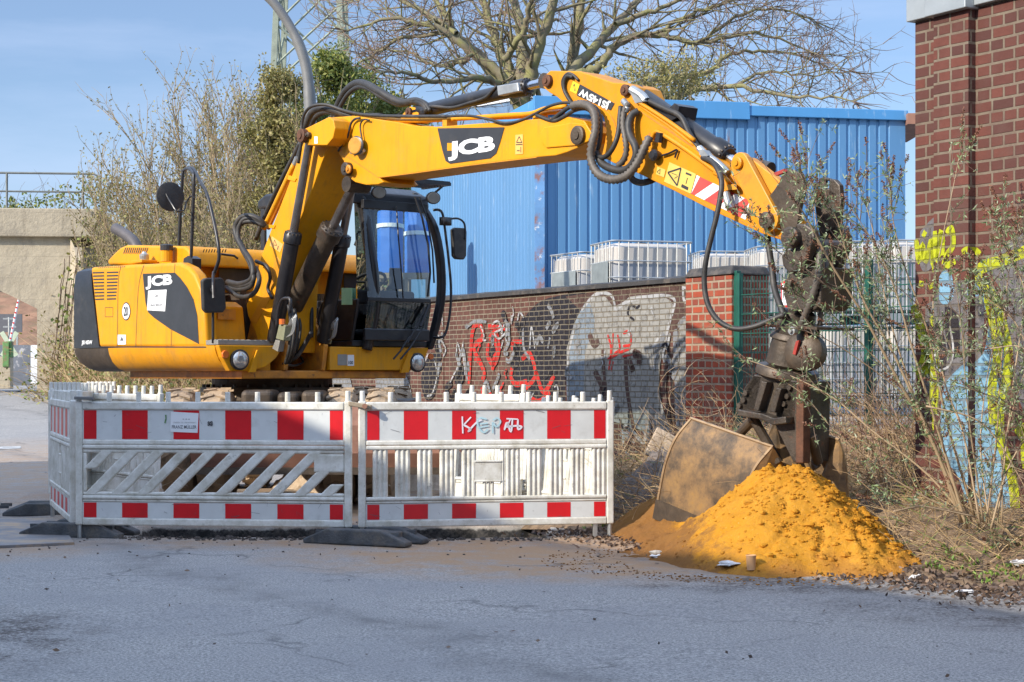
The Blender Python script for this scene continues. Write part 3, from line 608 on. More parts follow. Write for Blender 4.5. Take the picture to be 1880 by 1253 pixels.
mb.build('red_dots',M['red'],t)
d=68; t=empty('crossing_cross',(W(14,700,d).x,d,z0(d)),0,'pale green diagonal crossing cross on a grey mast','sign'); k=d/F; X=lambda px:(px-14)*k; Z=lambda py:EYE+(HZ-py)*k-z0(d)
mb=MB()
for s in (-1,1): mb.box((-.55,-.06-.03*(s+1),-.09),(.55,-.04-.03*(s+1),.09),Matrix.Translation((X(18),0,Z(632)))@Matrix.Rotation(math.radians(58*s),4,'Y'))
mb.build('cross_arms',M['palegreen'],t)
mb=MB().tube([(X(17),0,0),(X(17),0,Z(583))],.05,8).box((X(6),-.04,Z(587)),(X(30),.04,Z(584))).box((X(6),-.04,Z(602)),(X(30),.04,Z(599))); mb.build('mast',M['steel'],t)
d=95; t=empty('notice_board',(W(15,700,d).x,d,.7),0,'large dark grey board seen through the bridge arch','board'); k=d/F
MB().box((-1.6,0,EYE+(HZ-610)*k-.7),(.75,.1,EYE+(HZ-577)*k-.7)).build('board_face',mk('grey_board',(.10,.10,.11),.7),t)
mb=MB().box((-1.2,.1,0),(-1.1,.2,3)).box((.4,.1,0),(.5,.2,3)); mb.build('leg',M['steel'],t)
d=88; t=empty('graffiti_fence',(W(62,700,d).x,d,.6),math.radians(8),'grey board fence with white and red graffiti beyond the bridge','fence'); k=d/F
M['greyboard']=mk('sprayed_grey_boards',(.16,.17,.19),.8,0,.25,1,dirt=(.5,.48,.46),dlo=.56,dhi=.6,dscale=1.1,d2=(.5,.08,.06),d2s=.9,d2lo=.63,d2hi=.66)
MB().box((-9,0,0),(-.15,.1,EYE+(HZ-634)*k-.6)).build('fence_boards',M['greyboard'],t)
MB().box((-.148,-.02,0),(.22,.1,EYE+(HZ-634)*k-.6)).build('white_end',M['white'],t)
# ================================================================ LATTICE PYLON
M['pylon']=mk('weathered_grey_green_steel',(.24,.27,.21),.7,.1,.25,3)
d=75; pc=W(572,0,d); t=empty('lattice_pylon',(pc.x,d,.6),0,'grey green lattice steel pylon rising behind the bushes','pylon')
def wid(z): return 3.05-.10*(z-14) if z>0 else 4
mb=MB(); lev=[-.0+2.6*i for i in range(12)]; cs=[(-1,-1),(1,-1),(1,1),(-1,1)]
wd=lambda z:(3.9-.075*z)/2
P=lambda c,z:Vector((c[0]*wd(z),c[1]*wd(z),z))
for c in cs:
    a,b=P(c,0),P(c,lev[-1]); MB().prism([a+Vector(q) for q in ((-.12,-.12,0),(.12,-.12,0),(.12,.12,0),(-.12,.12,0))],[b+Vector(q) for q in ((-.12,-.12,0),(.12,-.12,0),(.12,.12,0),(-.12,.12,0))]).build('leg',M['pylon'],t)

mb=MB()
for i in range(4):
    c1_,c2_=cs[i],cs[(i+1)%4]
    for j in range(len(lev)-1):
        for off in (0,.75): mb.tube([P(c1_,lev[j]+off),P(c2_,min(lev[j+1]+off,28.6))],.05,4); 
        mb.tube([P(c2_,lev[j]),P(c1_,lev[j+1])],.05,4)
mb.build('braces',M['pylon'],t)
# ================================================================ CURVED LAMP POST
d=24; M['lamppost']=mk('grey_coated_steel',(.17,.17,.165),.55,.2,.15,4)
pp=[(573,560),(572,400),(571,300),(570,230),(568,170),(561,120),(546,75),(524,35),(497,0),(460,-30),(410,-60)]
t=empty('street_lamp',(W(573,700,d).x,d,0),0,'grey curved lamp post rising behind the boom of the excavator','street lamp')
o=t.location; pts=[W(a,b,d)-Vector(o) for a,b in pp]; pts=[Vector((pts[0].x,0,.0))]+pts
MB().tube(cr(pts,5),[.085]*26+[.075]*10+[.065]*(len(cr(pts,5))-36),14).build('pole',M['lamppost'],t,smooth='all')
e=pts[-1]; mb=MB(); mb.lathe(e,(-1,0,-.15),[(0,.06),(.1,.13),(.6,.14),(.75,.06)],12); mb.build('lamp_head',M['lamppost'],t,smooth=True)
# ================================================================ BARRIERS
def bar_panel(name,typ,p0,p1,label,z0_=.105,group='red and white striped barrier panels round the trench',stripes=True,feet=True,lean=0,flip=False):
    p0=Vector(p0);p1=Vector(p1); v=p1-p0; L=v.length; a=math.atan2(v.y,v.x)
    t=empty(name,(p0.x,p0.y,z0_),a,label,'barrier',group); t.rotation_euler=(lean,0,a)
    T=.045; zt=.945
    mb=MB()
    mb.box((0,-T/2,0),(.055,T/2,zt+.01)).box((L-.055,-T/2,0),(L,T/2,zt+.01))
    def rail(z0,z1,tt): mb.box((.056,-tt/2,z0),(L-.056,tt/2,z1))
    rail(.0,.055,T); rail(.178,.198,T*.8); rail(.20,.228,T*1.1); rail(.585,.615,T*1.15); rail(.618,.655,T*1.0); rail(.885,.945,T*1.15)
    mb.build('frame',M['barrier'],t,bevel=.011,seg=3)
        # striped film
    n=6; pitch=(L-.16)/(n-1) if n>1 else 1; pitch=(L-.13)/(n-1)
    y=-T*.28-.0015; y2=T*.28+.0015; UB=MB().box((.056,-T*.28,.656),(L-.056,T*.28,.884)); LBd=MB().box((.056,-T*.28,.056),(L-.056,T*.28,.177)); UB.k=LBd.k=1
    for i in range(n):
        c=.065+pitch*i; h=pitch/4
        a0=max(.065,c-h) ; a1=min(L-.065,c+h)
        for (za,zb,mb) in ((.660,.880,UB),(.060,.173,LBd)) if stripes else ():
            mb.quad((a0,y,za),(a1,y,za),(a1,y,zb),(a0,y,zb)); mb.quad((a0,y2,za),(a1,y2,za),(a1,y2,zb),(a0,y2,zb))
    UB.build('upper_board',[M['wfilm'] if stripes else M['barrier'],M['red']],t); LBd.build('lower_board',[M['wfilm'] if stripes else M['barrier'],M['red']],t)
    # lattice
    mb=MB(); zb,ztp=.2285,.584; hh=ztp-zb; D=T*.38
    if typ=='slant':
        nb=10; pt=(L-.11)/nb; w=.105
        def bar(x0,x1,z0,z1,w):
            k=.92
            mb.prism([Vector((x,-D,z)) for x,z in ((x0,z0),(x0+w,z0),(x1+w,z1),(x1,z1))],[Vector((x,D,z)) for x,z in ((x0,z0),(x0+w,z0),(x1+w,z1),(x1,z1))])
        sl=.36
        for i in range(-1,nb+1):
            x0=.056+pt*i; x1=x0+sl; z0_a,z1_a=zb,ztp; xa,xb=x0,x1
            if xa<.056: f=(.056-xa)/sl; z0_a=zb+hh*f; xa=.056
            lim=L-.056-w
            if xb>lim: f=(xb-lim)/sl; z1_a=ztp-hh*f; xb=lim
            if xb>xa+.02 and z1_a-z0_a>.03: bar(xa,xb,z0_a,z1_a,w)
            if 0<=i: # rounded ends of the slots
                pass
        mb.box((.056,-D*.9,zb),(L-.056,D*.9,zb+.028)); mb.box((.056,-D*.9,ztp-.03),(L-.056,D*.9,ztp))
        mb.box((L-.29,-D*1.05,ztp-.17),(L-.056,D*1.05,ztp-.031)); mb.box((.056,-D*.9,zb+.028),(.085,D*.9,ztp-.03))
    else:
        x=.056; nb=11; pt=(L-.112)/nb
        for i in range(nb):
            x=.056+pt*i
            if 4.6<i+.5<6.4 and i in (5,):
                mb.box((x-.02,-D,zb+.33*hh),(x+pt+.02,D,zb+.72*hh)); mb.box((x-.02,-T*.5,zb+.30*hh),(x+pt+.02,T*.5,zb+.335*hh)); mb.box((x-.02,-T*.5,zb+.72*hh),(x+pt+.02,T*.5,zb+.76*hh))
                for s in range(3): mb.tube([(x+.06+.03*s,0,zb),(x+.06+.03*s,0,zb+.31*hh)],.015,6)
                mb.tube([(x-.03,0,zb),(x-.03,0,ztp)],.019,6); mb.tube([(x+pt+.03,0,zb),(x+pt+.03,0,ztp)],.019,6)
                continue
            ws=3 if i not in (0,) else 2
            for s in range(3): mb.tube([(x+.071+.038*s,0,zb-.005),(x+.071+.038*s,0,ztp+.005)],.020,8)
            mb.box((x+.06,-D*.55,zb),(x+.158,D*.55,ztp))
    mb.build('lattice',M['barrier'],t,bevel=.012 if typ=='slant' else .004,seg=3,smooth=True)
    # pegs
    mb=MB(); np_=9 if L>1.5 else 5
    for i in range(np_+1):
        x=.03+(L-.06)*i/np_; h=.075 if 0<i<np_ else .085
        MB().lathe((x,0,zt+.0),(0,0,1),[(0,.021),(h,.020)],10).build('peg',M['barrier'],t,bevel=.004)
    if feet:
        for x in (.028,L-.028): MB().tube([(x,0,-.10),(x,0,.0)],.018,8).build('foot_pin',M['steel'],t)
    return t,L
XL=W(140,0,13.32); X1=W(646,0,13.07); X2a=W(658,0,13.05); X2b=W(1126,0,13.42); XS=W(96,0,15.35)
P1,L1=bar_panel('construction_barrier','slant',(XL.x,13.32,0),(X1.x,13.07,0),'striped barrier panel with slanted slots and a white company sticker, front left')
P2,L2=bar_panel('construction_barrier','rib',(X2a.x,13.05,0),(X2b.x,13.42,0),'striped barrier panel with upright ribs and white scrawled tag, front right')
P3,L3=bar_panel('construction_barrier','rib',(XS.x,15.35,0),(XL.x-.05,13.42,0),'striped barrier panel turned edge on at the left corner of the works')
MB().box((L2-.16,-.016,-.105),(L2-.13,.016,.0)).build('foot_pin',M['steel'],P2)
# stickers and scrawls on the two front boards
def onb(P,L,px,py,pa,pb,ya,yb): pass
def bxy(Pm,px,py):
    mw=Matrix.Translation(Pm.location)@Matrix.Rotation(Pm.rotation_euler.z,4,'Z'); ex=mw.to_3x3()@Vector((1,0,0)); n=Vector((-ex.y,ex.x,0)); o=Vector(Pm.location)
    tx=(px-940)/F; dd=(o.x*n.x+o.y*n.y)/(tx*n.x+n.y); p=Vector((tx*dd,dd,EYE+(HZ-py)/F*dd)); return ((p-o).dot(ex), p.z-o.z)
def pq(mb,Pm,pts,y):
    mb.add([(bxy(Pm,a,b)[0],y,bxy(Pm,a,b)[1]) for a,b in pts],[tuple(range(len(pts)))])
mb=MB(); pq(mb,P1,[(315,756),(366,759),(364,795),(314,793)],-.0175); mb.build('company_sticker',M['white'],P1)
M['greytext']=mk('grey_print',(.10,.10,.11),.6)
mb=MB(); c=bxy(P1,339.5,783.5); lettering(mb,'FRANZ MÜLLER',.1,(c[0],-.019,c[1]),(1,0,0),(0,0,1),.001,fit=(.193,.031))
c=bxy(P1,340,776); mb2=MB(); lettering(mb2,'STRASSEN- TIEF- UND KANALBAU',.1,(c[0],-.019,c[1]),(1,0,0),(0,0,1),0,fit=(.18,.010)); 
for dx in (-.015,.008,.03): mb2.box((bxy(P1,340,768)[0]+dx,-.0185,c[1]+.022),(bxy(P1,340,768)[0]+dx+.012,-.018,c[1]+.029))
mb.build('sticker_text',M['greytext'],P1); mb2.build('sticker_small_text',M['steel'],P1)
mb=MB(); c=bxy(P1,387,778); lettering(mb,'SG',.1,(c[0],-.019,c[1]),(1,0,0),(0,0,1),.006,fit=(.04,.035)); mb.build('scrawled_letters',M['darktext'],P1)
mb=MB(); pq(mb,P1,[(304,762),(307,762),(307,770),(305,778),(303,776),(305,768)],-.018); mb.build('green_smear',M['mossy'],P1)
def scr(Pm,lines,w,y,name,mat):
    mb=MB()
    for pl in lines: ribbon(mb,pl,w,y,lambda a,b:bxy(Pm,a,b))
    return mb.build(name,mat,Pm)
M['wspray']=mk('white_marker',(.75,.72,.78),.5); M['cspray']=mk('pale_cyan_marker',(.42,.62,.68),.5)
scr(P2,[[(848,765),(849,796)],[(864,766),(850,781)],[(850,780),(863,788),(858,793)],[(858,793),(874,776),(884,771)],[(925,790),(930,776),(937,793),(940,770)],[(929,769),(950,770)],[(950,770),(950,788),(957,784),(948,782),(928,784)],[(936,770),(930,784)]],.014,-.019,'white_tag',M['wspray'])
scr(P2,[[(893,770),(880,768),(876,780),(886,794),(896,788)],[(880,779),(895,777)],[(880,785),(896,782)],[(904,772),(912,768),(918,775),(910,784),(904,776),(904,796)]],.013,-.0195,'cyan_tag',M['cspray'])
mb=MB(); rr_=random.Random(3)
for P_,L_ in ((P1,L1),(P2,L2)):
    mb=MB()
    for i in range(22):
        x=rr_.uniform(.1,L_-.1); z=rr_.choice([rr_.uniform(.67,.87),rr_.uniform(.065,.165)]); a=rr_.uniform(0,3); l=rr_.uniform(.01,.09); w=rr_.uniform(.0008,.0016)
        u=Vector((math.cos(a),0,math.sin(a)*.6)); n=Vector((-u.z,0,u.x)); p=Vector((x,-.0168,z)); q=p+u*l; q.z=max(.062,min(.878,q.z))
        mb.quad(p-n*w,q-n*w,q+n*w,p+n*w)
    mb.build('scratches',M['greytext'],P_)
# metal link joining the panels
t=empty('panel_link',(0,0,0),0,'rusty metal link plate joining the two front barrier panels','link')
a=W(640,741,13.04); b=W(682,748,13.02)
mb=MB().prism([a+Vector((0,-.02,-.018)),b+Vector((0,-.02,-.018)),b+Vector((0,-.02,.018)),a+Vector((0,-.02,.018))],[a+Vector((0,.03,-.02)),b+Vector((0,.03,-.02)),b+Vector((0,.03,.016)),a+Vector((0,.03,.016))]); mb.build('link_bar',mk('rusty_clamp',(.34,.28,.20),.6,.4,.3,20),t,bevel=.006)
a=W(670,746,13.0); MB().lathe(a+Vector((0,-.012,0)),(0,-1,0),[(0,.02),(.012,.02)],10).build('bolt',M['rustplate'],t)
t=empty('panel_hook',(0,0,0),0,'dark flat metal hook at the left corner of the barriers','link')
a=W(137,731,13.3); b=W(172,732,13.25); mb=MB().prism([a+Vector((0,-.02,-.012)),b+Vector((0,-.02,-.012)),b+Vector((0,-.02,.012)),a+Vector((0,-.02,.012))],[a+Vector((0,.02,-.012)),b+Vector((0,.02,-.012)),b+Vector((0,.02,.012)),a+Vector((0,.02,.012))]); mb.build('hook_bar',M['lamppost'],t,bevel=.004)
# spare panels behind
G2='spare barrier panels stacked behind the fence line'
a=W(118,0,17.2);b=W(286,0,15.5)
for i in range(1): bar_panel('spare_barrier','rib',(W(152,0,16.6).x,16.6,0),(W(288,0,15.3).x,15.3,0),'spare barrier panel with holed pegs behind the front left panel',.14,G2,feet=False,stripes=False,lean=-.05)
for i in range(7):
    x=W(103+8.3*i,0,16.2).x; bar_panel('spare_barrier','rib',(x+.02,17.4,0),(x,16.0,0),'row of spare barrier panels stacked on edge beside the left corner',.16,'barrier panels on edge at the left corner',feet=False,stripes=False)
bar_panel('spare_barrier','rib',(W(826,0,15.0).x,15.0,0),(W(955,0,14.6).x,14.6,0),'spare barrier panel standing highest behind the right front panel',.15,G2,feet=False,stripes=False,lean=-.10)
bar_panel('spare_barrier','rib',(W(946,0,14.9).x,14.9,0),(W(1106,0,14.4).x,14.15,0),'spare barrier panel leaning behind the right end of the front panel',.05,G2,feet=False,stripes=False,lean=-.12)
bar_panel('spare_barrier','slant',(W(850,0,15.5).x,15.5,0),(W(1100,0,15.4).x,15.25,0),'spare barrier panel with slanted slots leaning furthest back on the right',.07,G2,feet=False,stripes=False,lean=-.2)
# feet
def foot(c,ang,label,L=.82,Wd=.40,H=.115):
    t=empty('rubber_block',c,ang,label,'barrier foot','recycled rubber feet of the barriers')
    def pr(y0,y1,k=1.0): 
        pl=[(-L/2,0),(-L/2,.035),(-L/2+.2,H*k),(L/2-.2,H*k),(L/2,.035),(L/2,0)]
        return [Vector((x,y0,z)) for x,z in pl],[Vector((x,y1,z)) for x,z in pl]
    mb=MB(); mb.prism(*pr(-Wd/2,-.08)); mb.prism(*pr(.08,Wd/2))
    mb.box((-L/2+.16,-.079,0),(-.09,.079,H-.02)).box((.09,-.079,0),(L/2-.16,.079,H-.02)).box((-.045,-.079,0),(.045,.079,H-.045))
    mb.build('foot_block',M['foot'],t,bevel=.012)
    mb=MB()
    for x in (-.3,.3):
        for y in (-.13,.13): mb.box((x-.05,y-.015,.07),(x+.05,y+.015,.098))
    mb.build('grip',M['foot'],t)
p=G(670,1000); foot((p.x,12.95,.0),math.radians(-24),'rubber barrier foot in the middle between the two front panels',.86)
p=G(168,976); foot((p.x,13.55,.0),math.radians(-14),'rubber barrier foot under the left corner beside the steel plate',.84)
foot((W(72,0,15.6).x,15.6,0),math.radians(10),'rubber barrier foot furthest left under the edge on panel',.6)
# steel road plate
P4=[G(-60,956),G(106,957),G(136,1001),G(-60,1010)]
mb=MB().prism(P4,[p+Vector((0,0,.022)) for p in P4]); tag(mb.build('road_plate',mk('sandy_steel_plate',(.20,.19,.19),.55,.3,.2,3,dirt=(.45,.30,.16),dlo=.47,dhi=.62,dscale=3),bevel=.003),'flat steel road plate dusted with sand at the left edge','road plate')
# ================================================================ EXCAVATOR
OX,OY=-2.487,18.0; FW=Vector((math.sin(math.radians(40)),-math.cos(math.radians(40)),0)); LF=Vector((-FW.y,FW.x,0))
OO=Vector((OX,OY,0))
EX=empty('excavator',(OX,OY,0),math.atan2(FW.y,FW.x),'yellow wheeled excavator with folded out boom and clamshell grab over the sand heap','excavator')
def E(px,py,l):
    t=(px-940)/F; d=(l+OO.dot(LF))/(t*LF.x+LF.y); w=Vector((t*d,d,0))-OO
    return Vector((w.dot(FW),l,EYE+(HZ-py)/F*d))
def EF(px,py,f):
    t=(px-940)/F; d=(f+OO.dot(FW))/(t*FW.x+FW.y); w=Vector((t*d,d,0))-OO
    return Vector((f,w.dot(LF),EYE+(HZ-py)/F*d))
def lprism(mb,pts,la,lb,k=None):          # outline traced on plane l=la, pushed to l=lb
    A=[E(a,b,la) for a,b in pts]; B=[Vector((p.x,lb,p.z)) for p in A]; return mb.prism(A,B)
def fprism(mb,pts,fa,fb):
    A=[EF(a,b,fa) for a,b in pts]; B=[Vector((fb,p.y,p.z)) for p in A]; return mb.prism(A,B)
def lpoly(mb,pts,l): mb.add([E(a,b,l) for a,b in pts],[tuple(range(len(pts)))]); return mb
def fpoly(mb,pts,f): mb.add([EF(a,b,f) for a,b in pts],[tuple(range(len(pts)))]); return mb
def etube(mb,pts,l,r,n=8,k=5):
    P=[E(*(p if len(p)==3 else (*p,l))) for p in pts]; P=cr(P,k) if len(P)>2 else P
    return mb.tube(P,r,n)
# ---- lower carriage (stands square to the camera)
Mi=(Matrix.Translation(OO)@Matrix.Rotation(math.atan2(FW.y,FW.x),4,'Z')).inverted()
def WL(x,y,z): return Mi@Vector((x,y,z))
def wbox(mb,a,b): 
    x0,y0,z0=a;x1,y1,z1=b; q=[(x0,y0),(x1,y0),(x1,y1),(x0,y1)]
    return mb.prism([WL(x,y,z0) for x,y in q],[WL(x,y,z1) for x,y in q])
CXm=-1.72
mb=MB(); wbox(mb,(-3.0,16.3,.62),(-1.05,19.8,1.0)); wbox(mb,(-2.5,16.0,.45),(-1.0,16.4,.9)); mb.build('chassis',M['brownsteel'],EX,bevel=.03)
def tyre(cx,cy):
    rr=random.Random(int(cx*100+cy)); prof=[(-.15,.25),(-.15,.47),(-.12,.53),(-.06,.56),(.06,.56),(.12,.53),(.15,.47),(.15,.25)]
    ax=(WL(cx+1,cy,.5)-WL(cx,cy,.5)); mb=MB().lathe(WL(cx,cy,.56),ax,prof,28)
    for i in range(22):
        a=2*math.pi*i/22
        for s in (-1,1):
            A=[];B=[]
            for (x,da) in ((.01*s,0),(.12*s,.10),(.12*s,.17),(.01*s,.08)):
                for r_,O in ((.555,A),(.575,B)): O.append(WL(cx+x,cy+math.cos(a+da)*r_,.56+math.sin(a+da)*r_))
            mb.prism(A,B)
    o=mb.build('tyre',M['tyre'],EX); MB().lathe(WL(cx,cy,.56),ax,[(-.10,.24),(-.06,.20),(.06,.20),(.10,.24)],20).build('rim',M['brownsteel'],o)
for cy in (16.85,19.4):
    for px in (337,402,628,700): tyre((px-940)/F*16.85,cy)
mb=MB()
for (a,b,y0,y1) in ((446,505,716,770),(512,552,720,770),(556,596,717,775)):
    x0=(a-940)/F*16.5;x1=(b-940)/F*16.5; z1=EYE+(HZ-y0)/F*16.5; z0=z1-.3
    wbox(mb,(x0,16.35,z0),(x1,16.9,z1))
mb.build('carriage_boxes',M['brownsteel'],EX,bevel=.05,seg=4)
mb=MB(); x0=(352-940)/F*15.7;x1=(836-940)/F*15.7
mb.prism([WL(x0,y,z) for y,z in ((15.72,.37),(15.62,.55),(15.62,.8),(15.72,1.0),(15.78,1.0),(15.70,.8),(15.70,.55),(15.80,.37))],[WL(x1,y,z) for y,z in ((15.72,.37),(15.62,.55),(15.62,.8),(15.72,1.0),(15.78,1.0),(15.70,.8),(15.70,.55),(15.80,.37))])
mb.build('dozer_blade',M['rustplate'],EX)
mb=MB(); wbox(mb,(x0+.02,15.59,.36),(x1-.02,15.70,.42)); wbox(mb,(x0+.9,15.8,.45),(x0+1.1,16.3,.75)); wbox(mb,(x1-1.1,15.8,.45),(x1-.9,16.3,.75)); mb.build('blade_edge',M['brownsteel'],EX)
o=MB().lathe((0,0,1.0),(0,0,1),[(0,.70),(.10,.70),(.101,.62),(.22,.62)],32).build('slew_ring',M['brownsteel'],EX)
mb=MB().lathe((0,0,1.08),(0,0,1),[(0,.74),(.05,.74)],32)
for i in range(28): a=i*.2244; mb.box((.70*math.cos(a)-.015,.70*math.sin(a)-.015,1.131),(.70*math.cos(a)+.015,.70*math.sin(a)+.015,1.16))
mb.build('ring_bolts',M['grease'],o)
M['frameorange']=mk('orange_frame_paint',(.62,.24,.02),.5,0,.12,4,dirt=(.20,.08,.03),dlo=.45,dhi=.7,dscale=6,d2=(.05,.035,.025),d2s=10,d2lo=.6,d2hi=.7)
MB().box((-1.3,-.95,1.22),(.98,1.0,1.30)).build('base_plate',M['frameorange'],EX,bevel=.01)
# ---- counterweight: rounded tail in black, body behind the side doors
LR=1.24
def tail(z,fb,ins=0.0,r=.13,n=9):          # half rings: from right front edge round the back to left front edge
    B=-2.12+ins; pts=[]
    pts.append(Vector((fb,-LR+ins,z)))
    for i in range(n+1):
        a=math.radians(180+90-90*i/n); pts.append(Vector((B+r+math.cos(a)*r, -LR+ins+r+math.sin(a)*r,z)))
    for i in range(n+1):
        a=math.radians(180-90*i/n); pts.append(Vector((B+r+math.cos(a)*r, LR-ins-r+math.sin(a)*r,z)))
    pts.append(Vector((fb,LR-ins,z))); return pts
fT=E(166,491,-LR).x; fB=E(182,638,-LR).x; zT=E(166,491,-LR).z; zB=E(180,639,-LR).z
rings=[tail(zB,fB)]
for i in range(1,6): k=i/5; rings.append(tail(zB+(zT-.08-zB)*k,fB+(fT-fB)*k,0 if k<.99 else .01))
rings+= [tail(zT-.03,fT,.03),tail(zT,fT,.09)]
MB().loft(rings).build('counterweight',M['black'],EX,smooth=True)
CW=[o for o in EX.children if o.name.startswith('counterweight')][0]
def skirt(f0,f1):
    R_=[]
    for z,ins in ((zB-.005,.0),(zB-.07,.012),(zB-.15,.05),(zB-.22,.12),(zB-.25,.20)): R_.append([p if p.x<f0 else p for p in tail(z,f1,ins)])
    return R_
MB().loft(skirt(0,fB+.20)[::-1]).build('skirt',M['brownsteel'],CW,smooth=True)
# hazard stripes wrapped on the rear corner
mbY=MB(); mbK=MB()
def cornerpt(a,z,off=.006):
    r=.13+off; B=-2.12; an=math.radians(a); return Vector((B+.13+math.cos(an)*r,-LR+.13+math.sin(an)*r,z))
za,zb_=E(140,632,-LR).z,E(140,522,-LR).z; mb=MB()
for j in range(6):
    a0,a1=200,236
    mb.add([cornerpt(a1-8*i,za+.03+(zb_-za)*(j/6)+.05*i/4*1.6,.005) for i in range(5)]+[cornerpt(a1-8*i,za+.03+(zb_-za)*((j+.5)/6)+.05*i/4*1.6,.005) for i in range(5)],[(i,i+1,6+i,5+i) for i in range(4)])
mb.build('hazard_stripes',M['yellow'],CW)
mb=MB(); a=E(160,630,-LR); lettering(mb,'JS145W',.1,(a.x,-LR-.003,a.z),(1,0,0),(0,0,1),.004,fit=(.25,.055)); mb.build('model_lettering',M['white'],CW)
# ---- right hand body side
side=[(166,491),(182,638),(378,638),(376,600),(374,566),(368,530),(357,503),(345,490),(328,482),(240,486)]
mb=MB(); lprism(mb,side,-LR,-LR+.14); 
BD=mb.build('side_doors',M['yellow'],EX,bevel=.035,seg=4,smooth=True)
fbk=E(182,638,-LR).x
mb=MB().box((fbk,-LR+.141,zB),(-.15,.25,zT-.03)).box((-.149,-LR+.141,zB),(.0,-.62,zT-.25)); mb.build('engine_bay',M['yellow'],EX,bevel=.03)
mb=MB().box((fbk,.251,zB),(-.78,LR,zT-.02)); mb.build('left_body',M['yellow'],EX,bevel=.03)
# skirt under the doors
f1s=E(455,642,-LR).x; R_=[]
for z,ins in ((zB-.005,.0),(zB-.07,.012),(zB-.15,.05),(zB-.22,.12),(zB-.25,.20)):
    R_.append([Vector((fB+.203,-LR+ins,z)),Vector((.95,-LR+ins,z)),Vector((.95,-.62,z)),Vector((fB+.203,-.62,z))])
MB().loft(R_[::-1]).build('side_skirt',M['yellow'],EX,smooth=True)
R_=[[Vector((p.x,-p.y,p.z)) for p in r] for r in R_]; MB().loft([[r[1],r[0],r[3],r[2]] for r in R_]).build('side_skirt',M['yellow'],EX,smooth=True)
# seams, vents and writing on the doors
def strip(mb,pts,l,w):
    P=[E(a,b,l) for a,b in pts]; P=cr(P,4) if len(P)>2 else P
    for a,b in zip(P,P[1:]):
        d=(b-a).normalized(); n=Vector((-d.z,0,d.x))*w; mb.quad(a-n,b-n,b+n,a+n)
ls=-LR-.002; mb=MB()
strip(mb,[(222,489),(217,520),(215,638)],ls,.004); strip(mb,[(264,487),(254,530),(249,638)],ls,.004); strip(mb,[(321,484),(319,520),(314,638)],ls,.003); strip(mb,[(182,637.5),(378,637.5)],ls,.005)
for i in range(9):
    y=500+6.1*i
    lpoly(mb,[(170+i*.6,y),(191,y-.6),(191,y+2.1),(170.3+i*.6,y+2.6)],ls); lpoly(mb,[(196,y-.6),(217-i*.5,y-1.2),(217-i*.5,y+1.6),(196,y+2.1)],ls)
for i in range(14): lpoly(mb,[(180+3.6*i,492.5-i*.12),(182+3.6*i,490.2-i*.12),(183+3.6*i,490.2-i*.12),(181+3.6*i,492.7-i*.12)],ls)
for a,b in (((193,565),(207,565)),((207,565),(207,582)),((207,582),(193,582)),((193,582),(193,565))): strip(mb,[a,b],ls,.0025)
mb.build('seams_and_vents',M['darktext'],BD)
mb=MB(); lpoly(mb,[(262,503),(321,501),(331,511),(343,527),(355,550),(362,580),(365,632),(313,605),(283,584),(272,574),(267,556)],-LR-.004); mb.build('dark_decal',M['decal'],BD)
mb=MB(); a=E(292.5,518,-LR); lettering(mb,'JCB',.2,(a.x,-LR-.006,a.z),(1,0,0),(0,0,1),.010,1.2,fit=(E(316,518,-LR).x-E(267,518,-LR).x,.135)); mb.build('brand_lettering',M['white'],BD)
mb=MB(); lpoly(mb,[(272,534),(306,532),(303,572),(270,570)],-LR-.006); mb.build('company_sticker',M['white'],BD); mb=MB(); lpoly(mb,[(216,615),(231,615),(231,633),(216,633)],-LR-.004); mb.build('hazard_sticker',M['white'],BD)
mb=MB(); a=E(288,560,-LR); lettering(mb,'FRANZ MÜLLER',.1,(a.x,-LR-.0075,a.z),(1,0,0),(0,0,1),.001,fit=(.24,.03)); a=E(288,545,-LR); lettering(mb,'FM',.1,(a.x,-LR-.0075,a.z),(1,0,0),(0,0,1),.0,fit=(.06,.045)); lpoly(mb,[(223.5,618),(227,626),(220,626)],-LR-.0055); mb.build('sticker_print',M['greytext'],BD)
def disc(mb,c,n_,r,off,k=24):
    c=Vector(c)+Vector(n_)*off; u=Vector(n_).orthogonal().normalized(); w=Vector(n_).cross(u); mb.add([c+(u*math.cos(2*math.pi*i/k)+w*math.sin(2*math.pi*i/k))*r for i in range(k)],[tuple(range(k))])
a=E(232,572,-LR); nn_=(0,-1,0)
mb=MB(); disc(mb,a,nn_,.094,.003); mb.build('speed_sign_ring',M['darktext'],BD); mb=MB(); disc(mb,a,nn_,.082,.0045); mb.build('speed_sign_face',M['white'],BD)
mb=MB(); lettering(mb,'20',.1,(a.x,-LR-.0065,a.z),(1,0,0),(0,0,1),.003,fit=(.09,.10)); mb.build('speed_sign_number',M['darktext'],BD)
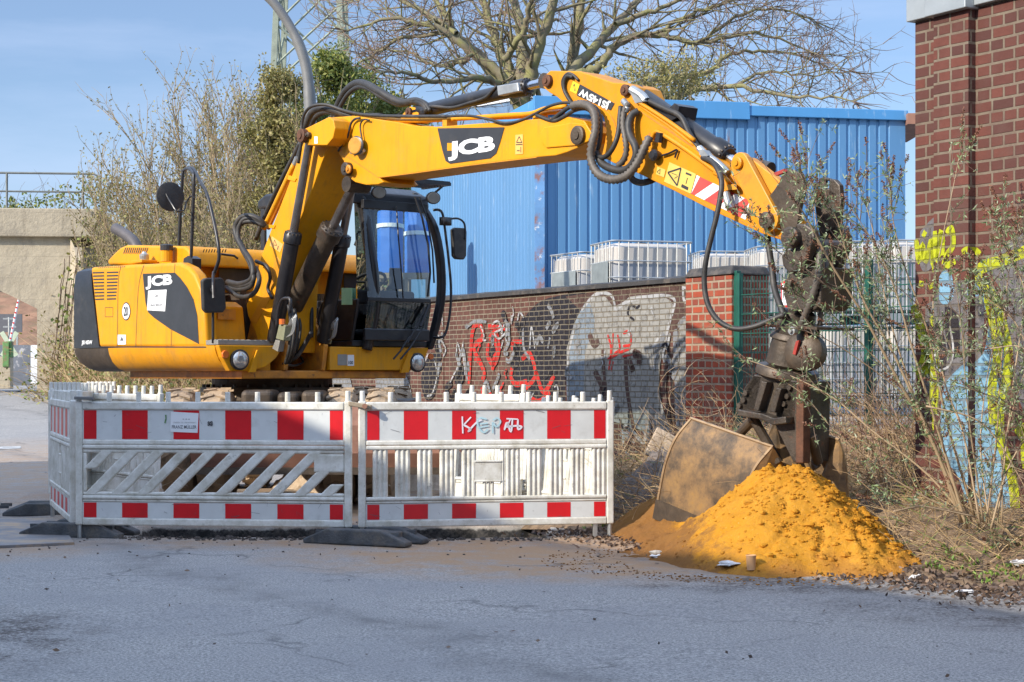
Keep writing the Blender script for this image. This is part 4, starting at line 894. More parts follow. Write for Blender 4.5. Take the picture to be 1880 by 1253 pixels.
# ---- hood
lh=-1.0
mb=MB(); lprism(mb,[(198,487),(197,478),(208,466),(220,455),(232,450),(338,452),(346,458),(350,468),(352,489)],lh,.2); HD=mb.build('hood',M['yellow'],EX,bevel=.035,seg=3,smooth=True)
mb=MB()
for i in range(12): lpoly(mb,[(226+3.7*i,466),(230+3.7*i,455),(231.6+3.7*i,455),(227.6+3.7*i,466)],lh-.003)
fh=E(352,480,lh).x+.003
for i in range(9): fpoly(mb,[(372+5*i,464),(374+5*i,458),(376+5*i,458),(374+5*i,464)],fh)
mb.build('hood_slots',M['darktext'],HD)
mb=MB().tube([EF(402,472,fh),EF(406,467,fh+.03),EF(430,470,fh+.03),EF(436,475,fh)],.012,6); mb.build('hood_handle',M['black'],HD)
MB().tube(cr([E(256,466,-.55),E(247,446,-.55),E(232,432,-.55),E(212,420,-.55)],5),.062,14).build('exhaust_pipe',mk('burnt_grey_steel',(.10,.09,.09),.6,.3,.2,5),EX,smooth='all')
a=E(265,486,-1.1); mb=MB().box((a.x-.11,-1.2,zT),(a.x+.13,-1.02,zT+.03)); mb.build('filler_plate',M['yellow'],EX,bevel=.006)
MB().lathe((a.x,-1.1,zT+.031),(0,0,1),[(0,.045),(.04,.05),(.06,.05),(.07,.03),(.09,.02)],14).build('fuel_cap',M['steel'],EX)
a=E(306,485,-1.08); MB().lathe((a.x,-1.08,zT),(0,0,1),[(0,.06),(.11,.06)],14).build('filler_neck',M['yellow'],EX); MB().lathe((a.x,-1.08,zT+.111),(0,0,1),[(0,.066),(.05,.066),(.06,.05)],14).build('filler_cap',M['black'],EX)
mb=MB(); lprism(mb,[(335,499),(353,499),(353,475),(345,470),(337,475)],-1.12,-1.02); mb.build('hinge_block',M['black'],EX)
# rails
mb=MB(); etube(mb,[(327,488,-.95),(331,400,-.95),(335,325,-.95),(338,313,-.95),(350,309,-1.0),(357,313,-1.05),(368,335,-1.14),(380,357,-1.18),(391,400,-1.2),(400,445,-1.22),(402,475,-1.22),(396,495,-1.22),(392,505,-1.22)],0,.017,8,4)
etube(mb,[(391,505,-1.23),(391,570,-1.23),(391,630,-1.23)],0,.013)
etube(mb,[(350,492,-1.1),(353,420,-1.1),(356,330,-1.1),(353,316,-1.08),(345,309,-1.02)],0,.017)
mb.build('handrail',M['black'],EX,smooth='all')
def rmirror(name,c,w,h,ang,tilt=0,parent=EX,round_=False,arm=None):
    t=empty(name,c); t.parent=parent; t.rotation_euler=(0,tilt,ang)
    return t
a=E(311,362,-1.25); ax=Vector((.97,-.10,0.05))
mb=MB().lathe(a,ax,[(-.03,.05),(-.02,.11),(0,.135),(.012,.145),(.03,.145),(.035,.12),(.032,.0)],28); RM=mb.build('round_mirror',M['rubber'],EX,smooth=True)
mb=MB(); etube(mb,[(308,363,-1.3),(316,376,-1.3),(325,388,-1.28),(338,386,-1.2),(342,372,-1.15),(350,361,-1.12),(358,364,-1.1)],0,.008,6); etube(mb,[(298,342,-1.3),(308,363,-1.3)],0,.006,5); mb.build('mirror_arm',M['black'],RM)
mb=MB(); pts=[(372,515),(378,511),(408,510),(413,516),(416,566),(411,574),(380,575),(374,568)]
A=[E(a_,b_,-1.34) for a_,b_ in pts]; n_=Vector((.80,-.6,0)).normalized(); c=sum(A,Vector())/len(A)
# flat box facing the viewer side
Q=[EF(a_,b_,.95) for a_,b_ in pts]; MR=MB().prism(Q,[q+Vector((-.055,0,0)) for q in Q]).build('side_mirror',M['rubber'],EX,bevel=.015,seg=3)
mb=MB(); etube(mb,[(392,500,-1.23),(391,520,-1.3),(392,548,-1.32)],0,.014); mb.lathe(EF(391,533,.96),(1,0,0),[(0,.03),(.02,.03)],12); mb.build('mirror_bracket',M['black'],MR)
mb=MB(); fpoly(mb,[(361,488),(387,490),(387,505),(361,502)],.02) if False else lpoly(mb,[(361,488),(386,488),(386,504),(361,504)],-1.0); 
# ---- toolbox and step, lamps
mb=MB(); zt0=E(440,548,-1.1).z
mb.prism([Vector((f_,-LR+.142,z)) for f_,z in ((.0,zB),(.58,zB),(.52,zt0-.05),(.40,zt0),(.0,zt0+.02))],[Vector((f_,-.66,z)) for f_,z in ((.0,zB),(.58,zB),(.52,zt0-.05),(.40,zt0),(.0,zt0+.02))])
TB=mb.build('tool_box',M['yellow'],EX,bevel=.02)
mb=MB(); mb.box((.561,-.98,1.80),(.572,-.78,1.90)); mb.build('box_latch',M['frameorange'],TB)
mb=MB().box((.5,-LR+.01,zB),(1.0,-.50,zB+.045)); 
for i in range(12): mb.box((.5,-LR+.05+.06*i,zB+.046),(1.0,-LR+.06+.06*i,zB+.052))
mb.build('step_plate',M['greymetal'],EX,bevel=.004)
def frontpod(l0,l1,name,bulge):
    P=[(l0,zB-.005),(l1,zB-.005)]+bulge
    mb=MB().prism([Vector((.951,l,z)) for l,z in P],[Vector((1.03,l,z)) for l,z in P]); return mb.build(name,M['yellow'],EX,bevel=.008)
FR=frontpod(-LR,-.52,'front_skirt',[(-.60,zB-.12),(-.72,zB-.21),(-.9,zB-.25),(-1.12,zB-.25),(-1.2,zB-.12)])
FL=frontpod(.02,LR+.02,'front_skirt',[(1.2,zB-.12),(1.1,zB-.2),(.98,zB-.24),(.02,zB-.24)])
MB().box((.1,.02,zB-.22),(.95,LR-.15,zB-.01)).build('front_frame',M['frameorange'],EX)
def lamp(px,py,par):
    c=EF(px,py,1.03); mb=MB().lathe(c,(1,0,0),[(0,.098),(.03,.10),(.035,.085)],24); o=mb.build('headlight',M['black'],par)
    MB().lathe(c+Vector((.036,0,0)),(1,0,0),[(0,.082),(.012,.07),(.018,.03),(.019,0.001)],24).build('lamp_lens',M['lens'],o,smooth=True)
lamp(438,661,FR); lamp(764,666,FL)
mb=MB(); c=EF(413,651,1.03); mb.lathe(c,(1,0,0),[(0,.04),(.02,.035)],14); c=EF(790,655,1.03); mb.lathe(c,(1,0,0),[(0,.035),(.02,.03)],14); mb.build('indicator',M['orange'],FR)
# bright outlines of the pod cheeks
mb=MB(); fprism(mb,[(454,684),(470,643),(476,643),(467,683)],1.033,1.06); mb.build('cheek_plate',M['yellow'],FR)
mb=MB(); fprism(mb,[(733,685),(747,647),(756,647),(748,684)],1.033,1.06); mb.build('cheek_plate',M['yellow'],FL)
mb=MB(); fpoly(mb,[(620,651),(637,651),(637,671),(620,671)],1.033); mb.build('type_plate',M['greymetal'],FL)
mb=MB(); fpoly(mb,[(638,652),(650,652),(650,672),(638,672)],1.033); mb.build('load_sticker',M['white'],FL)
mb=MB(); a=EF(644,666,1.035); lettering(mb,'100',.05,a,(0,1,0),(0,0,1),.001,fit=(.055,.035)); mb.build('load_print',M['darktext'],FL)
# swing post and brackets round the boom foot
mb=MB()
for l in (-.50,-.06): mb.prism([Vector((f_,l,z)) for f_,z in ((.2,1.3),(1.0,1.3),(1.05,1.55),(.75,1.95),(.45,1.95))],[Vector((f_,l+.05,z)) for f_,z in ((.2,1.3),(1.0,1.3),(1.05,1.55),(.75,1.95),(.45,1.95))])
mb.build('boom_bracket',M['frameorange'],EX,bevel=.008)
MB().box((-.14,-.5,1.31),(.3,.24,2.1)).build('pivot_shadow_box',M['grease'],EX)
# ---- BOOM lower section
def plate(name,pts,la,lb,mat,parent=EX,bevel=.008,smooth=False):
    mb=MB(); lprism(mb,pts,la,lb); return mb.build(name,mat,parent,bevel=bevel,smooth=smooth)
def pin(name,px,py,l,r,mat,parent=EX,h=.04,n=18,mat2=None):
    c=E(px,py,l); return MB().lathe(c,(0,-1,0),[(0,r),(h,r),(h+.004,r*.8),(h+.006,r*.45),(h+.016,r*.45)],n).build(name,mat,parent)
B1=plate('lower_boom',[(557,262),(606,262),(590,300),(572,352),(548,410),(526,470),(512,520),(508,600),(506,648),(478,640),(468,610),(455,580),(452,560),(466,528),(480,468),(508,395),(535,325)],-.52,-.06,M['yellow'],bevel=.01)
plate('boom_gusset',[(458,590),(480,548),(508,470),(515,480),(497,548),(470,596)],-.523,-.50,M['yellow_old'],B1)
mb=MB(); lpoly(mb,[(499,434),(520,449),(514,464),(495,451)],-.523); mb.build('warning_sticker',mk('amber_sticker',(.75,.40,.12),.5),B1)
mb=MB(); strip(mb,[(504,441),(501,450)],-.5245,.003);strip(mb,[(501,450),(508,451)],-.5245,.003);strip(mb,[(508,451),(504,441)],-.5245,.003); strip(mb,[(511,452),(509,459)],-.5245,.006); mb.build('sticker_print',M['darktext'],B1)
# ---- BOOM nose and upper section
B2=plate('upper_boom',[(604,216),(650,213),(727,224),(760,231),(801,233),(880,227),(959,221),(1040,214),(1072,222),(1088,243),(1082,262),(1060,272),(1040,280),(1020,286),(985,289),(860,304),(760,318),(697,327),(704,335),(694,339),(672,340),(652,335),(636,323),(631,308),(631,296),(622,283),(614,262)],-.50,-.10,M['yellow'],bevel=.008)
plate('boom_nose',[(555,246),(559,237),(604,215),(612,221),(615,236),(611,254),(600,267),(563,267),(555,260)],-.69,-.501,M['yellow'],B2,bevel=.008)
mb=MB(); strip(mb,[(628,283),(650,296),(694,326)],-.503,.006); strip(mb,[(694,326),(760,318),(860,304),(985,289)],-.503,.004); mb.build('weld_seam',M['yellow_old'],B2)
plate('pivot_boss',[(998,234),(1050,225),(1076,228),(1086,244),(1080,260),(1062,267),(1002,272),(994,262),(993,243)],-.515,-.499,M['yellow'],B2)
pin('boom_pin',641,311,-.505,.062,M['grease'],B2,.05); pin('boom_pin_cap',641,311,-.556,.04,M['yellow_old'],B2,.012)
pin('nose_pin',560,250,-.695,.065,M['rustpin'],B2,.05); pin('nose_bolt',569,248,-.695,.025,M['brownsteel'],B2,.03)
pin('elbow_pin',1063,249,-.518,.075,M['brownsteel'],B2,.025,22)
mb=MB(); lpoly(mb,[(577,251),(583,251),(583,264),(577,264)],-.6935); mb.build('small_sticker',M['white'],B2)
mb=MB(); lpoly(mb,[(803,236),(926,234),(918,262),(911,282),(900,291),(826,301),(818,296),(812,276)],-.5045); mb.build('dark_decal',M['decal'],B2)
mb=MB(); a=E(866,273,-.5); b0=E(822,285,-.5); b1=E(908,273,-.5); sl=(b1-b0).normalized()
lettering(mb,'JCB',.2,(a.x,-.507,a.z),(sl.x,0,sl.z),(-sl.z*.2,0,1),.011,1.2,fit=((b1-b0).length,.165)); mb.build('brand_lettering',M['white'],B2)
mb=MB(); lpoly(mb,[(821,263),(830,263),(830,277),(821,277)],-.5065); mb.build('brand_badge',M['yellow'],B2)
M['amber']=mk('amber_sticker',(.80,.42,.10),.5)
mb=MB(); lpoly(mb,[(946,248),(960,247),(960,283),(946,284)],-.5045); mb.build('warning_sticker',M['amber'],B2)
mb=MB()
for a,b in (((953,251),(948,262)),((948,262),(958,262)),((958,262),(953,251)),((947,266),(959,265.5)),((956,270),(956,280)),((949,277),(954,277))): strip(mb,[a,b],-.5065,.0035)
mb.build('sticker_print',M['darktext'],B2)
# work lamp on the boom
c=E(654,268,-.56); mb=MB().lathe(c+Vector((0,.05,0)),(.25,-1,0),[(0,.02),(.02,.06),(.05,.085),(.065,.088),(.07,.08)],22); BL=mb.build('boom_lamp',M['black'],B2,smooth=True); 
mb=MB().lathe(c+Vector((.005,-.022,0)),(.25,-1,0),[(0,.078),(.004,.07)],22); mb.build('lamp_lens',M['amberlamp'],BL)
mb=MB(); etube(mb,[(643,270),(644,278),(650,280),(662,282),(667,280)],-.53,.009,6); etube(mb,[(645,281),(648,277)],-.53,.02,6); etube(mb,[(664,280),(668,276)],-.53,.02,6); mb.build('lamp_bracket',M['steel'],BL)
mb=MB(); etube(mb,[(621,278),(628,266),(638,252),(641,240),(645,226),(652,219),(661,217)],-.53,.011,6); etube(mb,[(666,270),(665,258),(662,240),(662,228),(668,220),(678,221)],-.53,.008,6); mb.build('lamp_cable',M['rubber'],B2,smooth='all')
# ---- DIPPER
DP=plate('dipper_arm',[(996,151),(1001,138),(1010,130),(1064,131),(1125,152),(1150,153),(1163,160),(1168,172),(1176,196),(1200,212),(1240,240),(1300,283),(1363,334),(1400,365),(1422,388),(1433,412),(1447,446),(1436,442),(1400,430),(1363,413),(1303,385),(1240,352),(1170,318),(1150,309),(1125,299),(1104,288),(1110,262),(1113,240),(1108,215),(1094,200),(1070,191),(1045,191),(1033,188),(1022,178),(1008,170),(998,162)],-.44,-.14,M['yellow_old'],bevel=.008)
M['yellow2']=mk('orange_yellow_paint',(.66,.25,.004),.45,0,.08,3,dirt=(.35,.13,.02),dlo=.56,dhi=.8,dscale=4,coat=.1,d2=(.09,.04,.02),d2s=20,d2lo=.67,d2hi=.73)
M['yellow2']=yellowmat('work_worn_orange_yellow',(.64,.25,.004)); DP.data.materials[0]=M['yellow2']
plate('side_gusset',[(1175,203),(1240,246),(1300,290),(1310,300),(1300,310),(1240,268),(1185,232),(1180,300),(1163,306),(1160,255)],-.443,-.46,M['yellow2'],DP,bevel=.004) if False else None
mb=MB(); strip(mb,[(1176,205),(1240,248),(1300,291),(1360,340),(1395,372)],-.443,.006); strip(mb,[(1166,316),(1184,262),(1194,245)],-.443,.010); strip(mb,[(1112,293),(1127,262),(1130,235),(1118,208),(1098,194)],-.4425,.006); strip(mb,[(1240,346),(1303,379),(1363,407),(1440,440)],-.443,.003); mb.build('weld_seam',M['frameorange'],DP)
pin('lobe_pin',1007.5,149,-.442,.05,M['rustpin'],DP,.03); pin('lobe_pin',1151,166.5,-.442,.045,M['rustpin'],DP,.03)
mb=MB(); lpoly(mb,[(1060,151),(1127,196),(1121,202),(1052,172)],-.445) if False else lpoly(mb,[(1065,155),(1128,190),(1121,203),(1059,176)],-.445); mb.build('dark_decal',M['decal'],DP)
mb=MB(); lpoly(mb,[(1052,149),(1064,156),(1058,173),(1046,167)],-.4455); mb.build('brand_badge',mk('yellow_badge',(.75,.55,.02),.5),DP)
mb=MB(); a0=E(1064,166,-.44); a1=E(1122,196,-.44); dr=(a1-a0).normalized(); c=(a0+a1)/2; lettering(mb,'JS145W',.1,(c.x,-.4475,c.z),(-dr.x,0,-dr.z),(dr.z,0,-dr.x),.004,fit=((a1-a0).length*.95,.075)); mb.build('model_lettering',M['white'],DP)
mb=MB(); lettering(mb,'JCB',.1,E(1055,161,-.4475),(-.2,0,1),(-1,0,-.2),.001,fit=(.06,.025)); mb.build('badge_print',M['darktext'],DP)
mb=MB(); lpoly(mb,[(1229,298),(1278,320),(1268,356),(1219,334)],-.445); lpoly(mb,[(1207,306),(1222,312),(1219,326),(1204,320)],-.445); mb.build('warning_sticker',mk('ochre_sticker',(.62,.45,.10),.5),DP)
mb=MB()
for a,b,w in (((1226,317),(1250,309),.006),((1250,309),(1243,341),.006),((1243,341),(1226,317),.006),((1259,318),(1269,322),.007),((1262,327),(1259,338),.003),((1251,341),(1263,347),.012),((1206,316),(1212,311),.002),((1212,311),(1211,320),.002),((1211,320),(1206,316),.002),((1233,318),(1243,322),.002),((1238,328),(1244,324),.002)): strip(mb,[a,b],-.4475,w)
mb.build('sticker_print',M['darktext'],DP)
mb=MB(); lpoly(mb,[(1279,322),(1377,369),(1369,404),(1269,356)],-.4445); mb.build('striped_board',M['white'],DP)
mb=MB()
q0=lambda u:(1279+98*u,322+47*u); q1=lambda u:(1269+100*u,356+48*u)
for u in (.0,.42,.84):
    a=q0(min(1,u+.28)); b=q0(min(1,u+.0)) ; pts=[q0(max(0,u+.06)),q0(min(1,u+.30)),q1(min(1,u+.06)),q1(max(0,u-.18))]
    lpoly(mb,pts,-.4465)
mb.build('red_stripes',mk('faded_red_film',(.55,.06,.05),.5,0,.15,6),DP)
# dipper pipes and fittings
mb=MB(); etube(mb,[(1196,255),(1203,243),(1215,246),(1260,275),(1310,312),(1340,335)],-.47,.018,8); etube(mb,[(1165,183),(1230,225),(1275,258)],-.45,.016,8); etube(mb,[(1175,195),(1235,236),(1275,268)],-.43,.014,8); etube(mb,[(1312,318),(1328,326),(1334,345),(1333,352)],-.47,.018,8)
mb.build('hydraulic_pipe',M['yellow2'],DP,smooth='all')
mb=MB(); etube(mb,[(1333,354),(1337,370),(1342,384)],-.48,.032,12); mb.build('quick_coupling',M['steel'],DP); MB().prism([E(x,y,-.50) for x,y in ((1331,340),(1352,338),(1353,348),(1332,350))],[E(x,y,-.44) for x,y in ((1331,340),(1352,338),(1353,348),(1332,350))]).build('coupling_block',M['yellow_old'],DP)
mb=MB(); etube(mb,[(1212,244),(1209,262)],-.49,.03,8); mb.lathe(E(1208,286,-.45),(0,-1,0),[(0,.035),(.05,.045),(.07,.03)],12); etube(mb,[(1215,286),(1228,282),(1242,275)],-.46,.008,6); etube(mb,[(1244,275),(1239,290)],-.46,.008,6); mb.build('clips',M['black'],DP)
# ---- CYLINDERS
def cylinder(name,a,b,r,rr_,split,l,la=None,lb=None,head=.12,mat='black',rod='chrome',par=EX):
    A=E(*a,l) if len(a)==2 else E(*a); B=E(*b,l) if len(b)==2 else E(*b); 
    if la is not None: A=Vector((A.x,la,A.z)); B=Vector((B.x,la,B.z))
    S=A.lerp(B,split); d=(B-A).normalized(); o=MB().tube([A,A+d*.02,S-d*head,S-d*head],[r*.8,r,r,r],20).build(name,M[mat],par,smooth=True)
    MB().tube([S-d*head,S-d*(head-.01),S-d*.03,S],[r*1.02,r*1.2,r*1.2,r*.9],20).build('gland',M[mat],o,smooth=True)
    mb=MB(); 
    u=d.orthogonal().normalized(); w=d.cross(u)
    for i in range(14): q=S-d*.03+(u*math.cos(i*.449)+w*math.sin(i*.449))*r*1.05; mb.tube([q,q+d*.02],.010,6)
    mb.build('gland_bolts',M['grease'],o)
    MB().tube([S,B],rr_,14).build('rod',M[rod],o,smooth=True)
    ax=Vector((0,1,0)); MB().tube([B-ax*.06,B+ax*.06],rr_*1.7,16).build('rod_eye',M['grease'],o); return o
nA=E(503,628,-.64); nB=E(565,262,-.64)
def cyl3(name,A,B,r,rr_,split,head,mat='black',rod='rodsteel'):
    S=A.lerp(B,split); d=(B-A).normalized(); o=MB().tube([A,A+d*.02,S-d*head],[r*.8,r,r],20).build(name,M[mat],EX,smooth=True)
    MB().tube([S-d*head,S-d*(head-.01),S-d*.03,S],[r*1.02,r*1.2,r*1.2,r*.9],20).build('gland',M[mat],o,smooth=True)
    MB().tube([S,B],rr_,14).build('rod',M[rod],o,smooth=True)
    u=d.orthogonal().normalized(); w=d.cross(u); mb=MB()
    for i in range(14): q=S-d*.03+(u*math.cos(i*.449)+w*math.sin(i*.449))*r*1.05; mb.tube([q,q+d*.02],.010,6)
    mb.build('gland_bolts',M['grease'],o)
A=E(503,628,-.60); B=E(569,258,-.60); cyl3('boom_cylinder',A,B,.072,.040,.555,.12)
cyl3('boom_cylinder',Vector((A.x,-.03,A.z)),Vector((B.x,-.03,B.z)),.072,.040,.555,.12)
cyl3('adjusting_cylinder',E(528,565,-.30)+Vector((.1,0,0)),E(651,336,-.30),.098,.045,.66,.15,mat='grease')
mb=MB(); c=E(655,340,-.30); mb.tube([c-Vector((0,.12,0)),c+Vector((0,.12,0))],.075,18); mb.build('cylinder_eye',M['grease'],EX)
plate('cylinder_lug',[(735,214),(752,196),(762,198),(768,207),(768,226),(735,226)],-.36,-.24,M['yellow'],B2); pin('lug_pin',752,206,-.362,.04,M['rustpin'],B2,.02)
cylinder('arm_cylinder',(764,207),(1007.5,150),.062,.038,.86,-.30,head=.2)
mb=MB(); lprism(mb,[(912,158),(950,152),(952,168),(914,176)],-.40,-.30); mb.build('valve_block',M['steel'],EX,bevel=.006)
cylinder('bucket_cylinder',(1165,170),(1362,306),.075,.036,.88,-.30,head=.16)
mb=MB(); etube(mb,[(1180,180),(1200,190),(1225,202),(1250,215),(1265,245),(1280,268),(1290,280)],-.42,.022,8); mb.build('cylinder_hose',M['rubber'],DP,smooth='all')
mb=MB(); etube(mb,[(1284,272),(1296,284),(1318,300),(1330,312),(1336,318)],-.46,.026,10); lprism(mb,[(1283,274),(1292,276),(1300,286),(1292,290),(1284,284)],-.50,-.44); etube(mb,[(1160,165),(1178,176),(1186,186)],-.44,.035,10); lprism(mb,[(1156,168),(1176,172),(1184,186),(1166,190)],-.47,-.42); mb.build('hose_fitting',M['steel'],DP)
mb=MB(); lprism(mb,[(1222,205),(1238,190),(1247,195),(1243,216),(1232,222)],-.40,-.20); mb.build('cylinder_clamp',M['black'],DP)
# ---- linkage at the tip
def capsule(name,p,q,r,la,lb,mat,par=EX):
    A=E(*p,la);B=E(*q,la); d=Vector((B.x-A.x,0,B.z-A.z)).normalized(); n=Vector((-d.z,0,d.x)); P=[]
    r2=r if not isinstance(r,tuple) else r[1]; r1=r if not isinstance(r,tuple) else r[0]
    for i in range(9): a=math.radians(90+180*i/8); P.append(Vector((A.x,la,A.z))+(d*math.cos(a)+n*math.sin(a))*r1)
    for i in range(9): a=math.radians(-90+180*i/8); P.append(Vector((B.x,la,B.z))+(d*math.cos(a)+n*math.sin(a))*r2)
    return MB().prism(P,[Vector((p_.x,lb,p_.z)) for p_ in P]).build(name,mat,par,bevel=.006)
capsule('tipping_lever',(1357,301),(1411,404),(.082,.085),-.50,-.45,M['yellow_old'])
capsule('tipping_lever',(1357,301),(1411,404),(.082,.085),-.12,-.07,M['yellow_old'])
pin('lever_pin',1356,300,-.502,.045,M['yellow2'],EX,.02); pin('lever_pin',1410,405,-.502,.06,M['brownsteel'],EX,.03)
capsule('bucket_link',(1372,306),(1445,360),(.065,.055),-.44,-.37,M['yellow_old']); capsule('bucket_link',(1372,306),(1445,360),(.065,.055),-.20,-.13,M['yellow_old'])
mb=MB(); etube(mb,[(1375,302),(1415,312)],-.3,.055,14); mb.build('cross_tube',M['grease'],EX)
plate('tilt_plate',[(1409,363),(1420,350),(1430,335),(1436,318),(1450,311),(1470,318),(1476,335),(1474,354),(1467,385),(1463,414),(1452,440),(1440,440),(1431,414),(1420,388)],-.47,-.43,M['brownsteel'])
plate('tilt_plate',[(1409,363),(1420,350),(1430,335),(1436,318),(1450,311),(1470,318),(1476,335),(1474,354),(1467,385),(1463,414),(1452,440),(1440,440),(1431,414),(1420,388)],-.17,-.13,M['brownsteel'])
mb=MB(); lprism(mb,[(1420,318),(1440,310),(1444,315),(1424,323)],-.48,-.45); mb.build('red_hook',M['dullred'],EX)
hp=[(1461,411),(1476,411),(1491,421),(1495,436),(1479,477),(1467,494),(1449,503),(1437,489),(1434,470),(1444,459),(1462,455)]
HK=plate('hitch_claw',hp,-.55,-.48,M['grease'],bevel=.012); plate('hitch_claw',hp,-.12,-.05,M['grease'],bevel=.012)
pin('hitch_pin',1456,437,-.553,.075,M['grease'],EX,.04); pin('hitch_bolt',1456,440,-.60,.04,M['brownsteel'],EX,.02)
MB().tube([E(1470,455,-.5),Vector((E(1470,455,-.5).x,-.1,E(1470,455,-.5).z))],.07,16).build('hitch_bar',M['grease'],EX)
def p2(name,pts,l0,l1,mat,bevel=.01): return plate(name,pts,l0,l1,mat,bevel=bevel)
# tall ear plates on the far side
ear=[(1500,330),(1507,325),(1533,330),(1541,338),(1544,372),(1536,416),(1528,432),(1508,425),(1496,375)]
mb=MB(); lprism(mb,[(1500,345),(1504,327),(1512,325),(1513,345)],.02,.07); lprism(mb,[(1521,346),(1522,328),(1532,330),(1541,340),(1543,360),(1521,360)],.02,.07); lprism(mb,[(1496,346),(1520,346),(1543,360),(1544,374),(1536,416),(1530,440),(1505,440),(1496,380)],.02,.07); lprism(mb,[(1512,325),(1522,328),(1522,333),(1512,331)],.02,.07)
mb.build('ear_plate',M['grease'],EX,bevel=.008)
capsule('far_claw',(1530,445),(1510,500),(.12,.10),.02,.09,M['grease'])
mb=MB(); a=E(1497,430,-.2); mb.box((a.x-.12,-.36,a.z-.33),(a.x+.06,-.06,a.z-.14)); mb.build('hitch_body',M['grease'],EX,bevel=.02)
# ---- rotator and grab: hangs with a slight tilt
def GP(px,py,l=-.28): return E(px,py,l)
axA=GP(1478,500); axB=GP(1424,812); ad=(axB-axA).normalized()
plate('adapter_body',[(1447,498),(1510,490),(1506,560),(1494,570),(1446,572),(1438,540)],-.46,-.12,M['grease'],bevel=.012)
plate('adapter_plate',[(1441,512),(1453,515),(1448,536),(1437,533)],-.50,-.461,M['brownsteel'])
c0_=axA.lerp(axB,.27)
RT=MB().lathe(axA.lerp(axB,.22),ad,[(0,.10),(.02,.13),(.18,.14),(.20,.13)],24).build('rotator_neck',M['grease'],EX,smooth=True)
MB().lathe(axA.lerp(axB,.36)+Vector((0,0,0)),ad,[(0,.15),(.03,.17),(.04,.17),(.05,.15),(.22,.165),(.24,.14)],28).build('rotator',M['brownsteel'],EX,smooth=True)
mb=MB().lathe(GP(1487,648,-.30),(0.3,-1,0.1),[(0,.13),(.12,.14),(.14,.12),(.15,.05)],20); mb.build('rotator_motor',M['brownsteel'],EX,smooth=True)
MB().lathe(axA.lerp(axB,.56),ad,[(0,.215),(.015,.225),(.06,.225),(.075,.20)],32).build('rotator_flange',M['brownsteel'],EX,smooth=True)
mb=MB(); lprism(mb,[(1461,627),(1467,625),(1460,652),(1455,650)],-.47,-.45); mb.build('red_lever',M['dullred'],EX)
c=GP(1460,608,-.48); mb=MB(); mb.lathe(c,(0,-1,0),[(0,.03),(.04,.03),(.041,.015),(.06,.015)],10); mb.build('port_fitting',M['steel'],EX)
mb=MB(); lprism(mb,[(1452,597),(1500,601),(1500,606),(1452,602)],-.50,-.10); mb.build('hose_guard',M['brownsteel'],EX)
# grab frame
GFp=[(1383,688),(1402,690),(1456,697),(1475,703),(1477,852),(1456,850),(1418,800),(1392,780),(1346,782),(1352,755),(1366,715)]
mb=MB()
Aw=[E(a,b,-.43) for a,b in [(1384,688),(1466,700),(1460,770),(1430,778),(1350,757),(1366,712)]]
mb.prism(Aw,[Vector((p.x+.02,-.38,p.z)) for p in Aw]); 
lprism(mb,[(1384,688),(1400,690),(1384,762),(1350,757),(1366,712)],-.43,-.1); lprism(mb,[(1440,697),(1466,700),(1462,850),(1456,850),(1420,776)],-.43,-.08)
mb.build('grab_frame',M['grease'],EX,bevel=.01)
plate('grab_spine',[(1462,695),(1475,700),(1474,851),(1460,851)],-.50,-.42,M['rustpin'])
plate('grab_bracket',[(1354,752),(1400,760),(1420,768),(1442,765),(1443,778),(1418,781),(1394,770),(1354,764)],-.52,-.10,M['grease'])
plate('frame_rib',[(1398,700),(1408,702),(1392,755),(1383,753)],-.50,-.43,M['grease'],bevel=.006); plate('frame_rib',[(1425,712),(1434,714),(1422,758),(1412,756)],-.50,-.43,M['grease'],bevel=.006)
mb=MB()
for px,py in ((1372,722),(1368,735),(1452,712),(1448,728),(1360,745),(1442,742)): mb.lathe(E(px,py,-.43),(0,-1,0),[(0,.02),(.025,.02)],8)
mb.build('frame_bolts',M['grease'],EX)
for (a,b) in (((1378,760),(1430,850)),((1438,770),(1500,860)),((1385,768),(1355,800)),((1490,800),(1502,850))):
    MB().tube([E(*a,-.40),E(*b,-.30)],.035,12).build('shell_strut',M['brownsteel'],EX)
